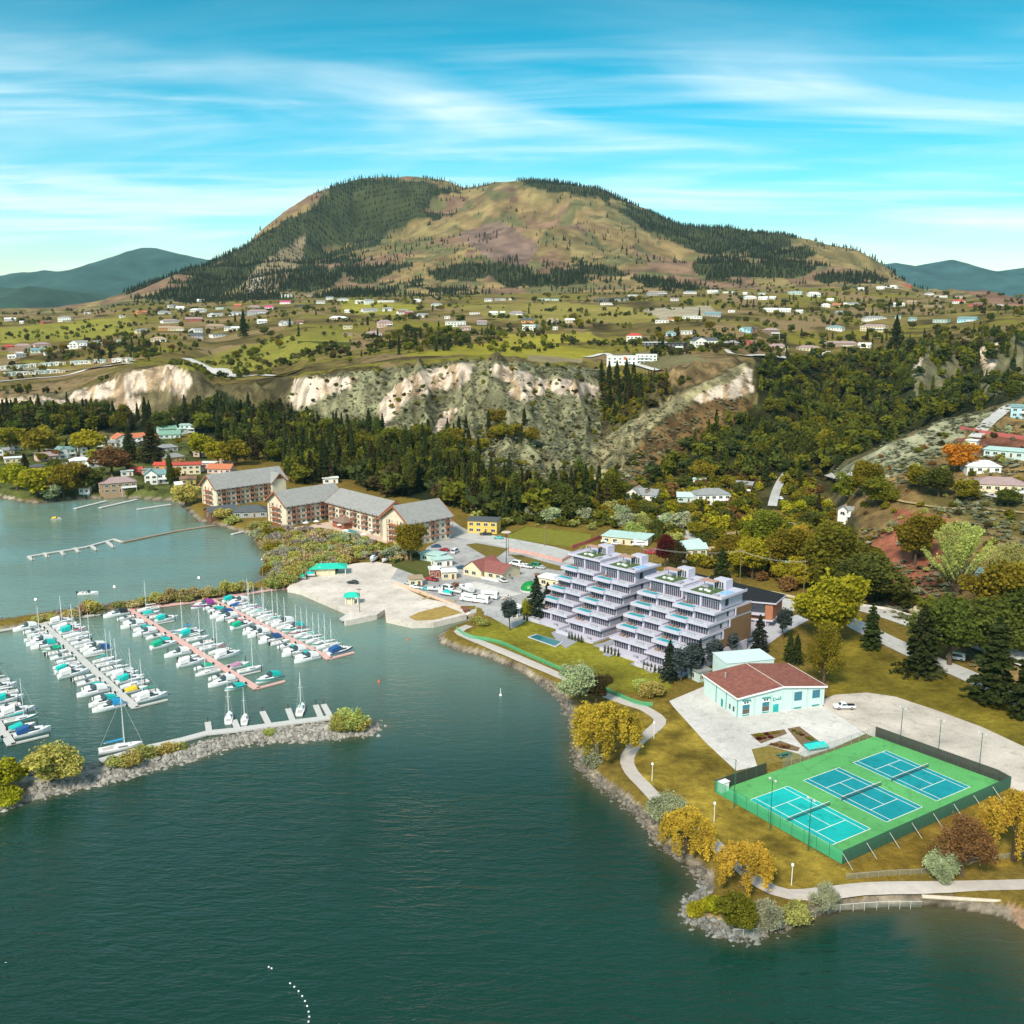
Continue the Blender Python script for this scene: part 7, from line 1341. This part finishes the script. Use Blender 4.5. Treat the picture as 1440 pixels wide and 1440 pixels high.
for k, c, u, v, a, l in [('car','s',575,822,60,'silver car just inside the yard gate'),('van','w',628,830,50,'white van behind the peach wall'),('car','b',648,800,70,'blue car behind the workshop'),('car','w',690,792,60,'white car beside the road island'),('car','r',625,775,70,'red car beside the turquoise shop'),('pickup','w',706,818,30,'white pickup at the right end of the workshop'),('car','k',620,752,75,'black car on the street below the resort'),('car','s',760,800,60,'silver car near the cream flat roofed building'),('van','w',640,778,-20,'white van beyond the turquoise shop'),('car','w',845,790,80,'white car in the court of the open shed')]:
    carpx(k, c, u, v, a, l, 'parked vehicles')
# yard apron, walls, hedges
sheet('concrete_apron', [(655,822),(668,818),(735,835),(705,843)], CONC, .12); sheet('concrete_apron', [(540,862),(575,873),(585,866),(552,858)], LOTC, .1) if False else None
sheet('lawn', [(715,780),(733,781),(782,795),(800,800),(788,803),(740,794)], mat('lawn_gold', (.14,.105,.015), .95, .25, .6), .14); sheet('lawn', [(715,753),(742,741),(832,752),(826,772),(770,766),(716,757)], mat('lawn_bright', (.17,.165,.015), .95, .2, .4), .14)
sheet('lawn', [(553,790),(588,778),(600,785),(622,805),(606,812),(560,797)], mat('hedge_lawn', (.085,.085,.015), .95, .4, 1), .14); sheet('lawn', [(655,766),(670,764),(715,772),(700,783),(690,787)], mat('lawn_gold', (.14,.105,.015)), .14)
def wall(pts, h, w, mm, nm, lab, cat, group=None):
    P3 = [np.array((G(*p) or un(*p, 2))[:2]) for p in pts]; o0 = P3[0]; z0 = hz1(*o0); o = empty(nm, (o0[0], o0[1], z0), 0, lab, cat, group) if False else None; m = MB()
    for i in range(len(P3)-1):
        a, b_ = P3[i]-o0, P3[i+1]-o0; d = (b_-a)/np.linalg.norm(b_-a); n_ = np.array((-d[1], d[0]))*w/2; za, zb = hz1(*P3[i])-z0, hz1(*P3[i+1])-z0
        q = [(*(a+n_),za-.3),(*(a-n_),za-.3),(*(b_-n_),zb-.3),(*(b_+n_),zb-.3),(*(a+n_),za+h),(*(a-n_),za+h),(*(b_-n_),zb+h),(*(b_+n_),zb+h)]; m.add(q, [(0,3,2,1),(4,5,6,7),(0,1,5,4),(1,2,6,5),(2,3,7,6),(3,0,4,7)])
    ob = m.build(nm, mm); ob.location = (*o0, z0); return tag(ob, lab, cat, group)
PINKW = mat('pink_wall', (.58,.34,.30), .85, .15, .6); HEDGE = mat('hedge', (.06,.07,.012), .95, .5, 1.5, bump=.4); REDF = mat('red_fence', (.38,.10,.09), .8, .1, 1)
wall([(555,822),(600,838),(648,857)], 1.2, .5, mat('peach_wall', (.60,.42,.32), .8, .12), 'garden_wall', 'peach coloured wall between the quay lot and the yard', 'wall')
wall([(715,775),(745,780),(790,791)], 1.6, .4, PINKW, 'garden_wall', 'pink wall along the main street by the grass island', 'wall'); wall([(790,791),(805,783),(818,775)], 1.6, .4, PINKW, 'garden_wall', 'pink wall rising behind the left apartment block', 'wall')
wall([(804,772),(823,766),(845,757)], 1.8, .3, REDF, 'red_fence', 'red fence left of the open shed', 'fence'); wall([(893,765),(920,760),(938,767),(925,775),(905,779)], 1.8, .3, REDF, 'red_fence', 'red fence folding round the parked red cars', 'fence')
wall([(553,793),(585,781),(600,786)], 1.6, 1.5, HEDGE, 'hedge', 'clipped hedge round the shop garden, upper side', 'hedge'); wall([(553,796),(580,806),(606,815)], 1.2, 1.5, HEDGE, 'hedge', 'clipped hedge round the shop garden, lot side', 'hedge')
wall([(178,697),(205,686),(212,690)], 3, 2.5, HEDGE, 'hedge', 'tall sloping hedge beside the cream lodge', 'hedge'); wall([(1350,604),(1380,610),(1440,618)], 2, .5, REDF, 'retaining_wall', 'red retaining wall above the teal house on the hill', 'wall')
wall([(1210,852),(1250,858),(1290,870)], .9, .4, CONC, 'retaining_wall', 'pale low wall above the upper road at the right', 'wall'); wall([(1046,828),(1090,835),(1130,844)], .8, .6, mat('sandy_wall', (.55,.47,.33), .9), 'retaining_wall', 'sandy low wall behind the black roofed building', 'wall')
wall([(420,480+3),(470,484),(500,486)], 3, 5, HEDGE, 'hedge', 'long dark hedge across the meadow on the bench', 'hedge'); wall([(350,437),(378,437)], 4, 4, HEDGE, 'hedge', 'dark hedge below the big mauve house on the bench', 'hedge')
# canopies: flat topped street masts by the yard
for (u, v, l) in ((712,793,'beside the road island'),):
    g = G(u, v); o = empty('street_mast', (g[0], g[1], g[2]), 0, 'tall mast with a pale round lamp plate '+l, 'light mast'); m = MB(); m.cyl(0, 0, 0, 14, .18, .12, 8); m.build('pole', PILE, o); m = MB(); m.cyl(0, 0, 14, 14.3, 2.2, 1.8, 14); m.build('lamp_plate', mat('pale_ridge', (.5,.42,.36)), o)
# green fence by the path, shore fence at the point
GF = [np.array(un(u, v, 2)) for u, v in [(642,886),(660,897),(700,905),(740,922),(790,944),(840,966),(880,985),(900,992),(918,994)]]
fence(GF, 1.3, GMESH, mat('fence_green', (.10,.36,.14), .6), 'light green railing along the lakeside path below the condominium lawn', None, 3, world=False)
SF = [np.array(un(u, v, .8)) for u, v in [(1032,1312),(1060,1312),(1098,1303),(1130,1291),(1165,1280),(1200,1276),(1250,1273),(1296,1273)]]
fence(SF, 1.3, CHAIN, mat('pale_post', (.6,.6,.56), .7), 'low chain fence on pale posts round the rocky point', None, 3, world=False)
fence([np.array(un(u, v, 2)) for u, v in [(1190,1237),(1250,1232),(1310,1228),(1360,1215),(1440,1205)]], 1.2, CHAIN, STEEL, 'chain fence between the courts lawn and the beach path', None, 3.5, world=False)
m = MB(); a = un(1296, 1262, 1); b_ = un(1413, 1269, 1); m.tube((0,0,.5), (b_[0]-a[0], b_[1]-a[1], .45), .42, .36, 8); tag(m.build('drift_log', mat('pale_log', (.52,.44,.36), .9, .15, 1), None, (*a, .7)), 'long pale log lying along the top of the beach', 'log')
# swim buoys and a mark out on the water
for i, (u, v) in enumerate([(378,1360),(382,1362),(408,1383),(414,1388),(420,1394),(425,1401),(429,1408),(432,1415),(434,1423),(435,1430),(434,1437)]):
    x, y = un(u, v, 0); m = MB(); m.cyl(0, 0, -.1, .06, .14, .17, 8); m.cyl(0, 0, .06, .2, .17, .06, 8); o = m.build('buoy', WHITE, None, (x, y, 0)); tag(o, 'white float '+('of the two at the far end of the swim line' if i < 2 else 'in the curved line near the bottom edge'), 'buoy', 'swim line floats')
for u, v, c, l in [(574,900,'r','small red mooring buoy off the quay'),(533,959,'r','pinkish mooring buoy right of the marina piers'),(704,978,'w','white marker buoy off the apartment lawn')]:
    x, y = un(u, v, 0); m = MB(); m.cyl(0, 0, -.2, .4, .45, .4, 10); m.cyl(0, 0, .4, .9 if c == 'r' else 2.2, .12, .08, 6); tag(m.build('mooring_buoy', mat('buoy_'+c, {'r': (.6,.15,.1), 'w': (.7,.7,.7)}[c]), None, (x, y, 0)), l, 'buoy')
# boulders
def rocks(name, line, n, wd, smin, smax, c0, label, world=False):
    P3 = smooth_line([un(u, v, 0) for u, v in line], 1.5); VV = []; FF = []; CCs = []; o = 0; rng = np.random.default_rng(len(line)*7+n)
    base = np.array([(0,0,1),(.9,0,.3),(.28,.85,.3),(-.72,.53,.3),(-.72,-.53,.3),(.28,-.85,.3),(.72,.53,-.5),(-.28,.85,-.5),(-.9,0,-.5),(-.28,-.85,-.5),(.72,-.53,-.5)]); fc = np.array([(0,1,2),(0,2,3),(0,3,4),(0,4,5),(0,5,1),(1,6,2),(2,7,3),(3,8,4),(4,9,5),(5,10,1),(2,6,7),(3,7,8),(4,8,9),(5,9,10),(1,10,6)])
    for i in range(n):
        p = P3[rng.integers(len(P3))]+rng.normal(size=2)*wd; z = hz1(*p)
        if z < -1.2 or z > 1.95: continue
        s = smin+(smax-smin)*rng.random()**2; V = base*s*(1+.3*rng.normal(size=(11, 3)))*np.array((1.1,.9,.7)); a = rng.random()*6; c, s_ = cos(a), sin(a); V = np.stack([V[:,0]*c-V[:,1]*s_+p[0], V[:,0]*s_+V[:,1]*c+p[1], V[:,2]+max(z, -.3)+.1], -1)
        VV.append(V); FF.append(fc+o); o += 11; CCs.append(np.repeat((np.array(c0)*(.55+.7*rng.random()))[None], 11, 0))
    return tag(link(bpy.data.objects.new(name, np_mesh(name, np.concatenate(VV), [np.concatenate(FF)], [MATS['forest_mass']], attr=np.concatenate(CCs)))), label, 'rocks', kind='stuff')
rocks('breakwater_rocks', SH_BW[1:13], 2600, 1.3, .3, .9, (.45,.42,.385), 'pale boulders piled along the near breakwater'); rocks('breakwater_rocks', [(u, v-3) for u, v in SH_BW[13:-1]], 1500, 1.1, .3, .8, (.45,.42,.385), 'pale boulders along the inner side of the near breakwater')
rocks('shore_rocks', SH_MAIN[51:72], 1200, .8, .2, .7, (.27,.24,.21), 'boulders along the lake shore below the path'); rocks('shore_rocks', [(988,1250),(965,1280),(972,1297),(1000,1307),(1035,1317),(1060,1316)], 420, .9, .25, .75, (.32,.32,.31), 'grey boulders round the wooded point')
rocks('shore_rocks', [(240,842),(160,856),(80,866),(0,872)], 900, 1.2, .3, .8, (.30,.27,.24), 'boulders along the upper breakwater')

# resort court: terrace, pond, pool, parasols
sheet('terrace_paving', [(400,744),(470,733),(500,722),(545,748),(556,762),(545,765),(500,752),(450,742),(405,748)], mat('peach_paving', (.55,.42,.34), .85, .1, 1), .12)
x, y = un(495, 748, 2.3); m = MB(); m.box(-5, 5, -2.2, 2.2, 0, .3); o = m.build('swimming_pool', CONC, None, (x, y, 2.3), radians(-48)); tag(o, 'small turquoise swimming pool in the resort courtyard', 'pool'); m = MB(); m.box(-4.6, 4.6, -1.8, 1.8, .3, .34); m.build('water', PW, o)
for i, (u, v) in enumerate([(430,741),(445,739),(478,744),(486,752),(512,757),(522,752)]):
    x, y = un(u, v, 2.3); o = empty('parasol', (x, y, 2.35), 0, ordn(i)+' white parasol from the left on the resort terrace', 'parasol', 'parasols on the resort terrace'); m = MB(); m.cyl(0, 0, 0, 2.5, .05); m.build('pole', WHITE, o); m = MB(); m.cyl(0, 0, 2.1, 2.8, 1.6, .05, 8); m.build('canopy', WHITE, o)

# wires along the pole line behind the condominiums
def wire(pts, label):
    P3 = [np.array(p) for p in pts]; o0 = P3[0]; m = MB()
    for a, b_ in zip(P3[:-1], P3[1:]):
        for off in (-.7, .7):
            prev = None
            for k in range(13):
                t = k/12; p = a+(b_-a)*t-o0; p = (p[0], p[1]+off, p[2]-4*1.4*t*(1-t))
                if prev: m.tube(prev, p, .035, n=3)
                prev = p
    tag(m.build('overhead_wire', mat('wire', (.5,.5,.48), .6), None, tuple(o0)), label, 'wire')
def top(u, v, h): g = G(u, v); return (g[0], g[1], g[2]+h)
wire([top(900,790,7.4), top(917,800,8.9), top(1040,826,14.8), top(1130,834,12.6)], 'pair of sagging wires along the poles behind the apartment blocks')
# hall wall joints, court wear, bay lines on the gravel lot
m = MB()
for x in (4.9, 10.1, 13.9, 16.9, 21.6, 26.4): m.box(x-.04, x+.04, -.05, -.004, .1, HE-.3 if x < 2 or x > 25 else HE)
m.build('wall_joint', mat('joint_grey', (.36,.47,.46), .8), hall)
m = MB()
for x in (4.9, 10.1, 16.9, 21.6): m.cyl(x+.3, -.09, .1, HE-.2, .07, n=6)
m.build('downpipe', mat('downpipe_pale', (.45,.56,.55), .6), hall)
